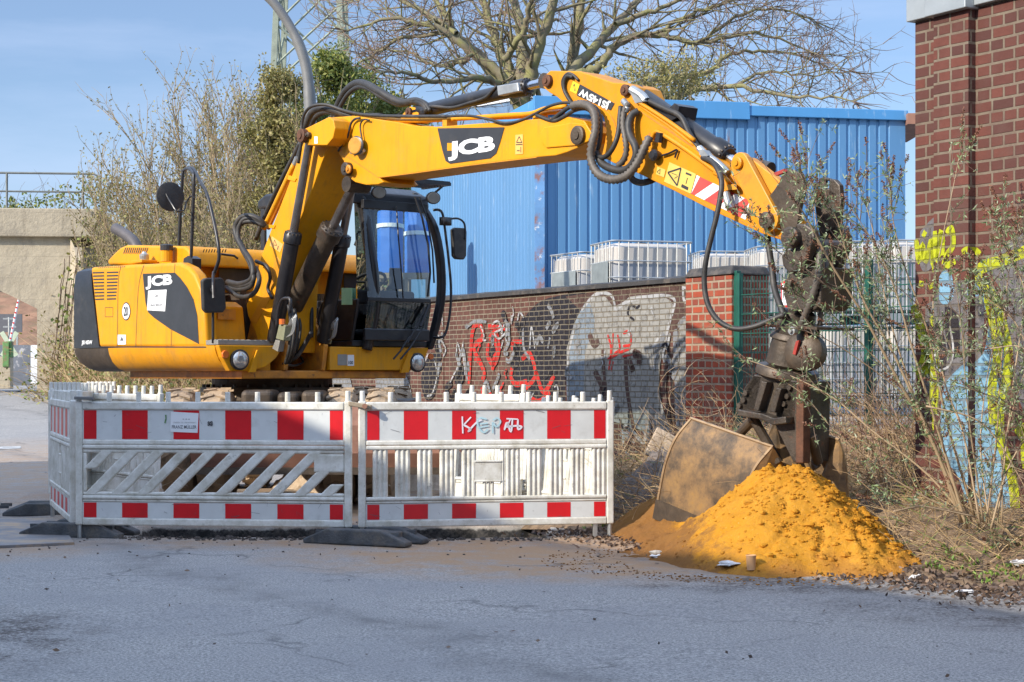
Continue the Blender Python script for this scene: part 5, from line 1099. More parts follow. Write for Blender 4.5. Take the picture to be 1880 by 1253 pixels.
# shells, in world coordinates turned into local
def shell(name,near,width,pivot,th=.025):
    near=[Vector(p) for p in near]; near=cr(near,5); n=len(near); piv=Vector(pivot); T=lambda p:Mi@p
    far=[p-width for p in near]; mb=MB()
    # curved outer skin with thickness toward the pivot
    def inner(p,off): q=(off-p); q.normalize(); return p+q*th
    a=near; b=far; ai=[inner(p,piv) for p in a]; bi=[inner(p,piv-width) for p in b]
    K=8; rows=[[T(a[j].lerp(b[j],k/K)) for k in range(K+1)] for j in range(n)]; rowi=[[T(ai[j].lerp(bi[j],k/K)) for k in range(K+1)] for j in range(n)]
    vs=[p for r in rows for p in r]+[p for r in rowi for p in r]; m=K+1; fs=[]
    for j in range(n-1):
        for k in range(K):
            fs.append((j*m+k,j*m+k+1,(j+1)*m+k+1,(j+1)*m+k)); o_=n*m; fs.append((o_+j*m+k,o_+(j+1)*m+k,o_+(j+1)*m+k+1,o_+j*m+k+1))
    for j in range(n-1):
        for k in (0,K): fs.append((j*m+k,(j+1)*m+k,n*m+(j+1)*m+k,n*m+j*m+k))
    for k in range(K):
        for j in (0,n-1): fs.append((j*m+k,j*m+k+1,n*m+j*m+k+1,n*m+j*m+k))
    mb.add(vs,fs); o=mb.build(name,M['clam'],EX,smooth=True)
    for off in (Vector((0,0,0)),width*-1):
        w=width.normalized()*.02; s=1 if off.length==0 else -1
        ring=[p+off for p in near]+[piv+off]
        MB().prism([T(p-w*s*.0) for p in ring],[T(p-w*s) for p in ring]).build('shell_side',M['clam'],o)
    rm=MB()
    for e in (0,1):
        P_=[T(p-width*e) for p in near]; 
        for a_,b_ in zip(P_,P_[1:]): 
            d_=(b_-a_).normalized(); w_=T(near[0]-width.normalized()*.02)-T(near[0]); w_=w_*(1 if e==0 else -1); o_=(T(near[0])-T(piv)).normalized()*.0
            u_=d_.cross(w_.normalized())*.008; rm.prism([a_-u_,a_+w_-u_,a_+w_+u_,a_+u_],[b_-u_,b_+w_-u_,b_+w_+u_,b_+u_])
    rm.tube([T(near[0]),T(near[0]-width)],.012,6); rm.build('rim_bar',M['clamrim'],o)
    L_=[near[-1],near[-1]-width]; d=(near[-1]-near[-2]).normalized()
    mb=MB(); nrm=d.cross(width).normalized()*.018; A=[near[-1]-nrm-d*.1,near[-1]-width-nrm-d*.1,near[-1]-width-nrm+d*.05,near[-1]-nrm+d*.05]
    mb.prism([T(p) for p in A],[T(p+nrm*2) for p in A]); mb.build('cutting_edge',M['brownsteel'],o)
    return o
wn=W(1420,821,12.25)-W(1268,768,12.95)
d1=12.25
nearL=[W(1420,821,12.25)]+[p+wn for p in (W(1240,803,13.0),W(1222,845,13.05),W(1212,890,13.1),W(1203,940,13.15))]
shell('grab_shell',nearL,wn,W(1448,872,12.35))
wr=W(1543,812,12.2)-W(1474,781,12.75)
nearR=[W(1541,808,12.2),W(1551,840,12.2),W(1556,880,12.2),W(1556,930,12.2),W(1540,985,12.2)]
shell('grab_shell',nearR,wn*.75,W(1498,905,12.25))
# ---- hoses
def hose(pts,l,r,name='hose',mat='rubber',k=6,par=EX,n=10): 
    mb=MB(); etube(mb,pts,l,r,n,k); return mb.build(name,M[mat],par,smooth='all')
def ribbed_hose(pts,l,r,name='ribbed_hose',par=EX,step=.036):
    P=cr([E(*(p if len(p)==3 else (*p,l))) for p in pts],10); 
    out=[P[0]];acc=0
    for a,b in zip(P,P[1:]):
        L=(b-a).length
        while acc+L>=step/2:
            f=(step/2-acc)/L; a=a.lerp(b,f); out.append(a); L=(b-a).length; acc=0
        acc+=L
    rs=[r*(1.10 if i%2 else .80) for i in range(len(out))]; mb=MB().tube(out,rs,9); return mb.build(name,mk('ribbed_grey_sleeve',(.10,.085,.07),.55,0,.3,14) if 'rs' not in M else M['rs'],par,smooth='all')
M['rs']=mk('ribbed_grey_sleeve',(.10,.085,.07),.55,0,.3,14)
hose([(606,245,-.1),(612,216,-.1),(622,190,-.12),(636,166,-.15),(655,153,-.2),(672,155,-.25),(695,167,-.3),(718,181,-.3),(740,189,-.3),(762,186,-.3),(780,193,-.34),(786,205,-.36)],0,.036)
hose([(608,255,-.15),(614,220,-.15),(626,194,-.16),(640,172,-.18),(658,160,-.22),(676,163,-.27),(700,178,-.3),(730,192,-.3),(752,191,-.3)],0,.022)
hose([(545,300,-.45),(557,262,-.45),(560,235,-.5),(572,208,-.5),(590,199,-.5),(612,203,-.48),(640,212,-.45),(665,214,-.4),(700,214,-.4)],0,.032)
hose([(548,300,-.6),(553,262,-.62),(554,230,-.6),(560,208,-.6),(574,195,-.6),(600,193,-.55),(630,203,-.5),(660,210,-.48),(700,213,-.48),(760,214,-.48),(820,214,-.48)],0,.015)
hose([(560,300,-.3),(566,258,-.3),(572,228,-.32),(582,212,-.32),(600,205,-.32),(625,210,-.32),(650,216,-.32)],0,.03)
hose([(820,214,-.5),(860,213,-.51),(895,219,-.52),(925,226,-.52),(955,222,-.5),(985,208,-.5),(1010,195,-.5),(1035,189,-.5),(1055,190,-.5)],0,.012)
hose([(985,212,-.5),(1015,222,-.5),(1035,215,-.5),(1055,203,-.5),(1075,200,-.5),(1090,208,-.5)],0,.016)
hose([(1012,222,-.5),(1030,208,-.5),(1048,196,-.5),(1070,192,-.5),(1090,196,-.5),(1100,210,-.5),(1103,235,-.52),(1100,265,-.52),(1092,290,-.52)],0,.018)
hose([(1140,196,-.48),(1138,215,-.5),(1136,240,-.52),(1130,262,-.54),(1120,280,-.55),(1108,289,-.55),(1096,288,-.54)],0,.020)
hose([(1172,205,-.46),(1160,212,-.5),(1154,230,-.53),(1157,250,-.54),(1166,268,-.55),(1168,285,-.55),(1160,303,-.55),(1145,313,-.55),(1125,311,-.55),(1105,300,-.54),(1095,280,-.53)],0,.030)
hose([(1158,325,-.42),(1164,332,-.42),(1178,336,-.40),(1195,332,-.36),(1205,326,-.3)],0,.026)
hose([(1040,172,-.46),(1034,162,-.46),(1033,148,-.46),(1041,136,-.46),(1052,138,-.46),(1062,148,-.45)],0,.012); hose([(1050,190,-.46),(1042,178,-.46),(1036,165,-.46),(1036,150,-.46),(1042,140,-.46),(1052,142,-.46)],0,.016)
ribbed_hose([(1050,196,-.52),(1065,192,-.53),(1082,196,-.55),(1092,212,-.56),(1093,240,-.58),(1087,265,-.60),(1085,290,-.60),(1092,312,-.60),(1108,326,-.60),(1130,330,-.59),(1152,322,-.58),(1170,300,-.56),(1183,272,-.53),(1194,250,-.49)],0,.034)
ribbed_hose([(1155,190,-.5),(1146,205,-.52),(1144,230,-.53),(1148,255,-.54),(1150,275,-.54),(1145,295,-.54),(1132,306,-.54)],0,.024)
hose([(1145,186,-.48),(1152,196,-.5),(1148,206,-.51)],0,.026,mat='steel')
hose([(1290,290,-.48),(1306,296,-.52),(1318,312,-.56),(1325,335,-.58),(1322,365,-.60),(1315,400,-.62),(1305,440,-.64),(1296,480,-.66),(1293,520,-.66),(1300,560,-.66),(1320,590,-.64),(1350,604,-.60),(1385,600,-.56),(1415,588,-.5),(1440,578,-.46)],0,.020,'long_hose')
hose([(1408,425,-.3),(1411,450,-.3),(1417,490,-.34),(1422,530,-.38),(1432,560,-.42),(1442,585,-.44)],0,.024,'long_hose')
ribbed_hose([(1506,440,-.42),(1505,470,-.46),(1502,505,-.48),(1492,545,-.48),(1478,580,-.46),(1468,605,-.44)],0,.026); ribbed_hose([(1516,445,-.3),(1517,490,-.34),(1516,530,-.36),(1508,570,-.36),(1505,600,-.34)],0,.020)
hose([(1500,600,-.3),(1500,625,-.34),(1490,650,-.36)],0,.015)
# engine bay hoses
for k_,(dx,dy,r) in enumerate(((0,0,.028),(10,4,.024),(4,10,.024))):
    hose([(418+dx*.4,518+dy,-.78),(440+dx*.3,522+dy,-.80),(462+dx*.3,512+dy,-.80),(463-dx*.4,485,-.78),(445-dx*.2,455,-.74),(432+dx*.5,425+dy,-.72),(440+dx*.5,402+dy,-.70),(460,397+dy,-.66),(478,405+dy*.7,-.6),(486,416,-.56)],0,r)
hose([(415,528,-.8),(440,545,-.82),(465,540,-.82),(476,515,-.78),(470,492,-.72)],0,.024); hose([(470,480,-.6),(490,490,-.6),(496,510,-.58),(492,530,-.56),(500,548,-.56)],0,.018)
mb=MB(); fprism(mb,[(402,492),(462,494),(462,530),(402,526)],.012,.004); mb.build('bay_opening',M['black'],EX)
# yellow pipes up the back of the lower boom
mb=MB(); etube(mb,[(484,420,-.50),(498,392,-.50),(520,345,-.50),(540,302,-.50)],0,.026,10); mb.build('boom_pipe',M['yellow'],B1,smooth='all')
mb=MB(); etube(mb,[(492,420,-.40),(505,392,-.40),(526,345,-.40),(544,304,-.40)],0,.022,10); mb.build('boom_pipe',M['frameorange'],B1,smooth='all')
mb=MB(); lprism(mb,[(529,322),(544,328),(541,334),(527,330)],-.53,-.4); lprism(mb,[(484,412),(505,414),(503,420),(482,418)],-.53,-.4); mb.build('pipe_clamp',M['yellow'],B1,bevel=.004)
hose([(470,440,-.3),(485,400,-.3),(510,345,-.3),(538,290,-.3),(552,262,-.32)],0,.024); etb=MB(); etube(etb,[(541,302,-.50),(546,290,-.5)],0,.028,10); etb.build('hose_ferrule',M['steel'],EX)
mb=MB(); etube(mb,[(655,213,-.42),(735,222,-.42),(830,219,-.42),(930,212,-.42),(975,209,-.42),(1000,200,-.42),(1040,196,-.42)],0,.020,8,3); etube(mb,[(900,217,-.36),(960,214,-.36),(1000,208,-.36),(1035,206,-.36)],0,.018,8,3)
mb.build('boom_pipe',M['yellow'],B2,smooth='all')
mb=MB()
for x_,y_ in ((641,218),(812,224),(978,214)): lprism(mb,[(x_,y_-6),(x_+8,y_-6),(x_+8,y_+8),(x_,y_+8)],-.46,-.34)
mb.build('pipe_clamp',M['yellow'],B2,bevel=.004)
hose([(780,195,-.34),(800,196,-.37),(830,198,-.37),(860,190,-.37),(890,180,-.37),(905,166,-.37),(912,158,-.36)],0,.014); hose([(745,186,-.3),(768,184,-.33),(782,192,-.36),(790,204,-.37)],0,.02)
mb=MB(); c=E(787,205,-.3); mb.tube([c-Vector((.03,0,0)),c+Vector((.03,0,0))],.075,18); mb.build('hose_clamp',M['black'],EX)
# valve blocks at the boom foot
for (dx,l) in ((0,-.74),(76,-.02)):
    pl=lambda a,b:E(a+dx,b+ (6 if dx else 0),l)
    mb=MB(); mb.tube(cr([pl(508,602),pl(510,575),pl(517,552),pl(528,548),(pl(533,552)),pl(532,575)],4),.016,8); mb.build('valve_guard',M['black'],EX,smooth='all')
    P=[pl(512,596),pl(524,598),pl(520,626),pl(506,622)]; mb=MB().prism(P,[p+Vector((0,.08,0)) for p in P]); VB=mb.build('safety_valve',mk('zinc_green_block',(.30,.31,.20),.45,.4,.15,14),EX,bevel=.006)
    P=[pl(506,624),pl(514,626),pl(510,646),pl(500,640)]; MB().prism(P,[p+Vector((0,.06,0)) for p in P]).build('valve_bracket',M['greymetal'],VB)
    c=pl(518,592); MB().lathe(c,(0,0,1),[(-.02,.03),(.03,.03)],8).build('valve_cap',M['orange'],VB)
    for q in range(3): hose([],0,0) if False else None
    mb=MB()
    for q in range(4):
        o=q*5
        mb.tube(cr([pl(528+o*.4,600),pl(536+o*.5,585-o*.5),pl(538+o*.3,595),pl(534+o*.3,612),pl(526,620)],4),.006,5)
    mb.build('thin_lines',M['steel'],EX,smooth='all')
for q in range(4):
    l=-.62+.12*q; hose([(530+q*5,560+q*4,l),(534+q*6,600,l),(531+q*5,640,l-.02),(524+q*3,668,l)],0,.012 if q%2 else .017)
for q in range(4): hose([(572-q*2,610+q*4,-.2),(560-q*3,632+q*4,-.22),(545-q*4,655+q*2,-.28),(520-q*4,668,-.38)],0,.022)
for q in range(3): hose([(560+q*8,470,-.1+.03*q),(556+q*8,520,-.1+.03*q),(560+q*6,570,-.12),(556+q*8,620,-.12)],0,.02)
hose([(520,668,-.5),(540,672,-.3),(556,665,-.1),(552,655,-.1)],0,.013)
# ================================================================ CAB
LA,LB=.30,LR
CB=MB().box((-.72,LA,zB),(1.02,LB,zB+.06)).build('cab',M['black'],EX,bevel=.01)
def cpart(name,mb,mat='black',**k): return mb.build(name,M[mat],CB,**k)
# right side: lower panel, posts
lowY=560
fF=1.10
mb=MB(); pr=[(-.72,zB+.061),(1.0,zB+.061),(1.09,zB+.4),(1.10,2.02),(-.72,2.02)]
mb.prism([Vector((f_,LA,z)) for f_,z in pr],[Vector((f_,LA+.035,z)) for f_,z in pr]); cpart('side_panel',mb,bevel=.012)
mb=MB(); pr2=[(.25,1.66),(.52,1.66),(.62,1.78),(.55,1.95),(.25,1.95)]; mb.prism([Vector((f_,LA-.012,z)) for f_,z in pr2],[Vector((f_,LA-.001,z)) for f_,z in pr2]); cpart('side_hatch',mb,bevel=.008)
mb=MB(); mb.prism([Vector((f_,LB-.035,z)) for f_,z in pr],[Vector((f_,LB,z)) for f_,z in pr]); cpart('door_panel',mb,bevel=.012)
# curved front posts: follow the traced line
FP=[(658,352),(668,385),(676,430),(684,490),(690,550),(688,580),(680,610),(670,642)]
def post(pts,f0,l_side,w,th):
    P=cr([EF(a,b,f0) for a,b in pts],4); z0=P[-1].z; z1=P[0].z; mb=MB(); rings=[]
    for p in P:
        u=(p.z-z0)/(z1-z0); bul=.10*math.sin(math.pi*min(1,u*1.05))-.12*max(0,u-.8)/.2
        rings.append([Vector((p.x+bul,p.y-w/2,p.z)),Vector((p.x+bul,p.y+w/2,p.z)),Vector((p.x+bul-th,p.y+w/2,p.z)),Vector((p.x+bul-th,p.y-w/2,p.z))])
    return mb.loft(rings)
P_=cr([EF(a,b,f_) for a,b,f_ in ((652,350,.93),(662,368,.98),(669,395,1.02),(676,440,1.06),(684,495,1.09),(688,550,1.09),(685,585,1.07),(679,612,1.05),(672,642,1.02))],5)
cpart('front_post',MB().tube(P_,.062,14),'gloss',smooth='all')
cpart('front_post',post([(776,352),(788,385),(798,430),(804,490),(805,550),(802,580),(798,610),(792,642)],1.05,0,.07,.10),bevel=.02,smooth=True,seg=3)
mb=MB().box((-.72,LA,2.021),(-.64,LA+.06,3.08)).box((-.72,LB-.06,2.021),(-.64,LB,3.08)).box((.05,LA,2.021),(.10,LA+.04,3.04)).box((.05,LB-.04,2.021),(.10,LB,3.04)); cpart('rear_posts',mb,bevel=.01)
RF=[(-.76,3.05),(.9,3.02),(1.05,2.97),(1.02,3.10),(.8,3.19),(-.6,3.20),(-.76,3.14)]
mb=MB().prism([Vector((f_,LA-.02,z)) for f_,z in RF],[Vector((f_,LB+.02,z)) for f_,z in RF]); cpart('roof',mb,bevel=.03,seg=3,smooth=True)
mb=MB().box((1.09,LA+.08,zB+.06),(1.13,LB-.05,zB+.18)); cpart('front_sill',mb,bevel=.01)
zm=EF(735,553,1.14).z; zs=EF(735,628,1.12).z; 
mb=MB().box((1.14,LA+.09,zm-.012),(1.165,LB-.06,zm+.03)); cpart('windscreen_bar',mb,bevel=.006)
mb=MB().box((1.05,LA+.08,2.93),(1.10,LB-.05,3.02)); cpart('windscreen_header',mb,bevel=.006)
def pane(name,pts): return MB().add(pts,[tuple(range(len(pts)))]) 
def gp(name,pts,mat='glass'):
    mb=MB(); mb.add([Vector(p) for p in pts],[tuple(range(len(pts)))]); return mb.build(name,M[mat],CB)
gp('windscreen',[(1.075,LA+.09,2.96),(1.075,LB-.06,2.96),(1.155,LB-.06,zm+.03),(1.155,LA+.09,zm+.03)])
gp('lower_screen',[(1.150,LA+.09,zm-.01),(1.150,LB-.06,zm-.01),(1.11,LB-.06,zB+.18),(1.11,LA+.09,zB+.18)])
gp('side_window',[(-.64,LA+.018,2.02),(1.08,LA+.018,2.02),(1.02,LA+.018,3.03),(-.64,LA+.018,3.05)])
gp('door_window',[(-.64,LB-.018,2.02),(1.08,LB-.018,2.02),(1.02,LB-.018,3.03),(-.64,LB-.018,3.05)])
gp('rear_window',[(-.70,LA+.06,2.05),(-.70,LB-.06,2.05),(-.70,LB-.06,3.04),(-.70,LA+.06,3.04)])
mb=MB().box((-.72,LA+.036,zB+.061),(-.69,LB-.036,2.60)); cpart('rear_panel',mb); mb=MB().box((-.68,LA+.05,1.75),(-.35,LA+.12,2.35)); cpart('side_console',mb,'seat',bevel=.02)
lc=(LA+LB)/2
mb=MB().box((-.40,lc-.25,1.85),(.12,lc+.25,2.0)); mb.prism([Vector((f_,lc-.25,z)) for f_,z in ((-.42,1.98),(-.28,2.0),(-.42,2.62),(-.56,2.6))],[Vector((f_,lc+.25,z)) for f_,z in ((-.42,1.98),(-.28,2.0),(-.42,2.62),(-.56,2.6))]); mb.box((-.54,lc-.14,2.64),(-.42,lc+.14,2.82)); mb.box((-.3,lc-.2,zB+.07),(.0,lc+.2,1.84)); SE=cpart('driver_seat',mb,'seat',bevel=.04,seg=3)
mb=MB().box((-.35,lc-.40,1.9),(.15,lc-.29,2.12)).box((-.35,lc+.29,1.9),(.15,lc+.40,2.12)); mb.tube([(.1,lc-.34,2.12),(.14,lc-.34,2.3)],.02,8).tube([(.1,lc+.34,2.12),(.14,lc+.34,2.3)],.02,8); cpart('control_console',mb,'seat',bevel=.02)
ctr=Vector((.62,lc,2.22)); u_=Vector((.5,0,.28)).normalized(); v_=Vector((0,1,0)); n_=u_.cross(v_)
mb=MB().tube([ctr+(u_*math.cos(a*.2617)+v_*math.sin(a*.2617))*.19 for a in range(25)],.017,8).tube([ctr-u_*.18,ctr+u_*.18],.014,6).tube([ctr-v_*.18,ctr+v_*.18],.014,6).tube([ctr,(.78,lc,1.7)],.04,10); SW=cpart('steering_wheel',mb,'seat',smooth='all')
mb=MB().box((.75,lc-.28,1.66),(.98,lc+.28,1.72)).box((.82,LA+.10,1.98),(.98,LB-.12,2.12)); cpart('dashboard',mb,'seat',bevel=.03)
mb=MB(); lpoly(mb,[(627,529),(647,529),(647,560),(627,560)],LA-.004); mb.build('green_card',M['green'],CB)
mb=MB(); etube(mb,[(627,530,LA+.1),(630,518,LA+.1),(640,508,LA+.1)],0,.008,6); mb.build('green_strap',M['green'],CB)
mb=MB().box((.62,LB-.2,2.16),(.66,LB-.05,2.38)); cpart('display',mb,'seat',bevel=.01)
mb=MB(); mb.tube(cr([EF(654,480,.2)]+[EF(655,445,.2),EF(656,430,.2),EF(662,426,.2),EF(668,430,.2)],3),.012,6); cpart('grab_handle',mb)
# roof visor, lamps, wiper, mirror rail
zv=EF(800,342,1.2).z
mb=MB()
for i in range(9): mb.box((.95+.05*i,LA-.02,zv+.0),(.97+.05*i,LB+.02,zv+.01))
mb.box((.93,LA-.02,zv-.012),(1.40,LA+.01,zv+.02)).box((.93,LB-.01,zv-.012),(1.40,LB+.02,zv+.02)).box((1.37,LA,zv-.012),(1.41,LB,zv+.03)); mb.tube([(1.02,LB,zv-.12),(1.3,LB,zv)],.012,6); mb.tube([(1.02,LA,zv-.12),(1.3,LA,zv)],.012,6); cpart('visor',mb)
for px,py in ((696,353),(796,363)):
    c=EF(px,py,1.2); mb=MB().lathe(c+Vector((-.06,0,0)),(1,0,-.1),[(0,.03),(.02,.075),(.05,.09),(.06,.09)],20); 
    for v in range(len(mb.v)): x,y,z=mb.v[v]; mb.v[v]=(x,y,c.z+(z-c.z)*.72)
    o=cpart('work_lamp',mb,'black',smooth=True)
    mb=MB().lathe(c+Vector((.002,0,-.006)),(1,0,-.1),[(0,.08),(.004,.07)],20)
    for v in range(len(mb.v)): x,y,z=mb.v[v]; mb.v[v]=(x,y,c.z+(z-c.z)*.72)
    mb.build('lamp_lens',M['greymetal'],o)
mb=MB(); ft=lambda a,b,f_=1.20:EF(a,b,f_)
mb.tube([ft(762,362,1.15),ft(775,400),ft(786,450,1.24),ft(790,500,1.24),ft(785,545,1.22)],.012,6); mb.tube([ft(770,362,1.15),ft(784,400),ft(794,460,1.24),ft(797,520,1.24)],.010,6)
mb.tube([ft(780,565),ft(765,600),ft(748,630,1.2)],.010,6); mb.tube([ft(788,560),ft(772,600)],.018,6); mb.tube([ft(752,618,1.2),ft(735,645,1.2),ft(722,660,1.18)],.010,6); mb.tube([ft(775,605,1.2),ft(752,640,1.2),ft(735,660,1.18)],.010,6)
mb.tube([ft(728,380,1.12),ft(731,430,1.17),ft(737,500,1.2),ft(740,548,1.2)],.008,6)
cpart('wiper',mb)
mb=MB(); mb.tube(cr([ft(795,386,1.12),ft(806,386,1.16),ft(813,395,1.2),ft(818,430,1.2),ft(824,480,1.2),ft(828,530,1.2),ft(826,575,1.2),ft(818,612,1.2),ft(808,620,1.18),ft(797,620,1.1)],5),.014,8); cpart('grab_rail',mb,smooth='all')
mb=MB(); mb.tube(cr([ft(813,404),ft(828,402),ft(842,402),ft(852,410),ft(854,425),ft(853,440)],4),.011,8); mb.box(tuple(ft(814,414)-Vector((.03,.03,0))),tuple(ft(826,400)+Vector((.03,0,0)))); AR=cpart('mirror_arm',mb,smooth='all')
Q=[ft(a,b) for a,b in ((832,421),(837,418),(854,419),(858,424),(857,470),(853,477),(839,476),(834,470))]; MB().prism(Q,[q-Vector((.06,0,0)) for q in Q]).build('cab_mirror',M['rubber'],AR,bevel=.015,seg=3)
# ================================================================ SAND AND EARTH HEAPS
def sandmat():
    t=NT('damp_yellow_sand'); geo=t.n('NewGeometry'); P=geo.outputs['Position']
    c=t.mix(t.ramp(t.noise(1.6,8,.7,P),[(.35,0.0),(.7,1.0)]),(.52,.225,.016),(.62,.30,.04))
    c=t.mix(t.ramp(t.noise(26,6,.75,P),[(.55,0.0),(.72,.7)]),c,(.30,.14,.035))
    c=t.mix(t.ramp(t.noise(70,3,.7,P),[(.62,0.0),(.7,.5)]),c,(.66,.42,.18))
    s=t.n('SeparateXYZ'); t.l(P,s.inputs[0])
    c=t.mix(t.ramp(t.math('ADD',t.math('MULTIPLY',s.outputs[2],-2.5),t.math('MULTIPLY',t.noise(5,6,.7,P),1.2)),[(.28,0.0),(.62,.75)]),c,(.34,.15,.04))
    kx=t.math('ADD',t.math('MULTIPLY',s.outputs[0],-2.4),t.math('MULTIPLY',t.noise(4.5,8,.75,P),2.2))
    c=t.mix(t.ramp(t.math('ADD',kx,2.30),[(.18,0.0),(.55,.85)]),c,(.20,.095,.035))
    c=t.mix(t.ramp(t.noise(8,9,.8,P),[(.58,0.0),(.68,.55)]),c,(.30,.13,.03))
    h=t.math('ADD',t.noise(130,4,.8,P),t.math('MULTIPLY',t.noise(34,5,.7,P),1.5))
    return t.finish(c,.95,0,h,.75,.014,.1)
M['sand']=sandmat()
def heap(name,f,x0,x1,y0,y1,st,mat,label,cat):
    nx=int((x1-x0)/st);ny=int((y1-y0)/st); mb=MB()
    H=[[f(x0+st*i,y0+st*j) for i in range(nx+1)] for j in range(ny+1)]
    idx={}
    for j in range(ny+1):
        for i in range(nx+1):
            idx[i,j]=len(mb.v); mb.v.append((x0+st*i,y0+st*j,H[j][i]))
    for j in range(ny):
        for i in range(nx):
            if max(H[j][i],H[j+1][i],H[j][i+1],H[j+1][i+1])>-.015: mb.f.append((idx[i,j],idx[i+1,j],idx[i+1,j+1],idx[i,j+1])); mb.m.append(0)
    o=mb.build(name,mat,smooth='all'); return tag(o,label,cat)
def fb(x,y,s,o=0): return noise.noise(Vector((x*s,y*s,o)))
def sandf(x,y):
    def cone(cx,cy,h,rx,ry,ang=0,p=1.0):
        dx,dy=x-cx,y-cy; c,s=math.cos(ang),math.sin(ang); a=(dx*c+dy*s)/rx; b=(-dx*s+dy*c)/ry
        return h*(1-math.sqrt(a*a+b*b+.012)**p)
    w=.07*fb(x,y,1.7)+.03*fb(x,y,5)
    z=max(min(.66+.03*fb(x,y,4),cone(1.90,11.95,.78,.90 if x>1.93 else .98,1.25+w,0,1.05)), cone(1.76,11.45,.46,.76,.82,.2,1.1), cone(1.5,11.75,.34,.55,.85,.3,1.2), cone(2.15,11.35,.36,.62,.68,0,1.1), cone(1.38,13.6,.44,.66,1.4,.1,1.1), cone(1.32,12.3,.22,.55,.9))
    rd=1-abs(fb(x,y,3.1,11))*2; z+=.06*fb(x,y,2.4,3)+.035*fb(x,y,5.5,1)-.035*max(0,rd-.72)/.28*sstep((z-.06)/.2)
    lump=max(0,fb(x,y,14,5))*.035+abs(fb(x,y,30,7))*.022+.012*fb(x,y,55,2)
    k=.25+1.1*sstep((x-1.75+ .5*fb(x,y,2,8))/.5)+.5*sstep((11.2-y)/-.9)
    return z+lump*min(1.2,k)-.035
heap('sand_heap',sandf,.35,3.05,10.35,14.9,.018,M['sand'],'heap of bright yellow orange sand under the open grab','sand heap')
M['darkearth']=mk('dark_crumbly_earth',(.13,.105,.09),.95,0,.3,9,dirt=(.25,.20,.16),dlo=.5,dhi=.7,dscale=18,bump=1,bscale=40)
def earthf(x,y):
    z=.66*(1-math.sqrt(((x-1.35)/.85)**2+((y-15.2)/1.1)**2+.02)); return z+.08*fb(x,y,3)+.06*abs(fb(x,y,11))+.03*fb(x,y,24)-.02
heap('earth_heap',earthf,.3,2.4,13.9,16.5,.03,M['darkearth'],'dark grey earth heap behind the sand and the right barrier end','earth heap')
M['rubble']=mk('pale_rubble',(.46,.36,.26),.95,0,.25,12,dirt=(.25,.18,.12),dlo=.45,dhi=.7,dscale=10,bump=1,bscale=30)
def rubf(x,y):
    z=1.22*(1-math.sqrt(((x+1.45)/1.25)**2+((y-19.6)/1.3)**2+.02)); return z+.10*fb(x,y,3)+.09*abs(fb(x,y,9))+.05*fb(x,y,21)-.02
heap('rubble_heap',rubf,-2.9,.1,18.2,21.2,.035,M['rubble'],'pale rubble heap behind the excavator wheels and right barrier','rubble heap')
def stone(mb,c,r,sx=1,sy=1,sz=.7):
    o=Vector((R()*50,R()*50,0)); n=5; rings=[]
    for i in range(1,n):
        a=math.pi*i/n; rings.append([Vector(c)+Vector((math.sin(a)*math.cos(2*math.pi*k/7)*sx,math.sin(a)*math.sin(2*math.pi*k/7)*sy,math.cos(a)*sz))*r*(1+.5*noise.noise(o+Vector((a*2,k*.9,0)))) for k in range(7)])
    mb.loft(rings)
mb=MB()
for i in range(1500):
    x=random.gauss(2.15,.42); y=random.gauss(11.5,.5); z=sandf(x,y)
    if z>.02 and .5<x<2.95: stone(mb,(x,y,z+.002),U(.004,.014)*(1 if R()<.93 else 1.9))
for i in range(900):
    a=U(0,6.28); x=1.75+1.35*math.cos(a)*U(.75,1.15); y=11.7+1.25*math.sin(a)*U(.85,1.15)
    if y<12.6: stone(mb,(x,y,max(sandf(x,y),gz(x,y))+.001),U(.003,.009))
for i in range(90):
    x=random.gauss(2.2,.4); y=random.gauss(11.4,.35); z=sandf(x,y)
    if z>.03: stone(mb,(x,y,z+.004),U(.014,.034),1.2,.9,.7)
tag(mb.build('sand_clods',M['sand'],smooth=False),kind='stuff')
mb=MB()
for i in range(420):
    x=U(-3.0,.5); y=13.30+random.gauss(0,.07)-.03*(x+3)+ (1.35 if R()<.3 else 0); stone(mb,(x,y,gz(x,y)+.004),U(.006,.022))
for i in range(260):
    x=U(-4,1.6); y=U(11.9,16.2); stone(mb,(x,y,gz(x,y)+.002),U(.004,.011))
for i in range(40):
    x=U(-3.6,3); y=U(7,12.6); stone(mb,(x,y,gz(x,y)+.001),U(.002,.0065))
tag(mb.build('road_grit',mk('dark_grit',(.09,.075,.065),.95,0,.6,40),smooth=False),kind='stuff')
mb=MB()
M['fieldstone']=mk('pale_broken_stone',(.42,.38,.32),.9,0,.3,9,bump=.6,bscale=30)
for i,(px,py,r,lb) in enumerate(((1318,960,.10,'grey broken stone half sunk in the left foot of the sand heap'),(1205,1010,.035,'small pale stone in front of the barrier end pin'),)):
    p=G(px,py,.05); mb=MB(); stone(mb,(p.x,p.y,max(0,sandf(p.x,p.y))+.02),r,1.3,.9,.6); tag(mb.build('stone',M['fieldstone'],smooth=False),lb,'stone')
# concrete slab leaning behind the barrier end
mb=MB(); mb.box((-.16,-.03,0),(.16,.03,.3),Matrix.Translation((1.35,15.95,.45))@Matrix.Rotation(.5,4,'Y')@Matrix.Rotation(-.4,4,'X')); tag(mb.build('broken_slab',M['rubble'],bevel=.01),'broken pale slab leaning behind the earth heap near the wall','slab')
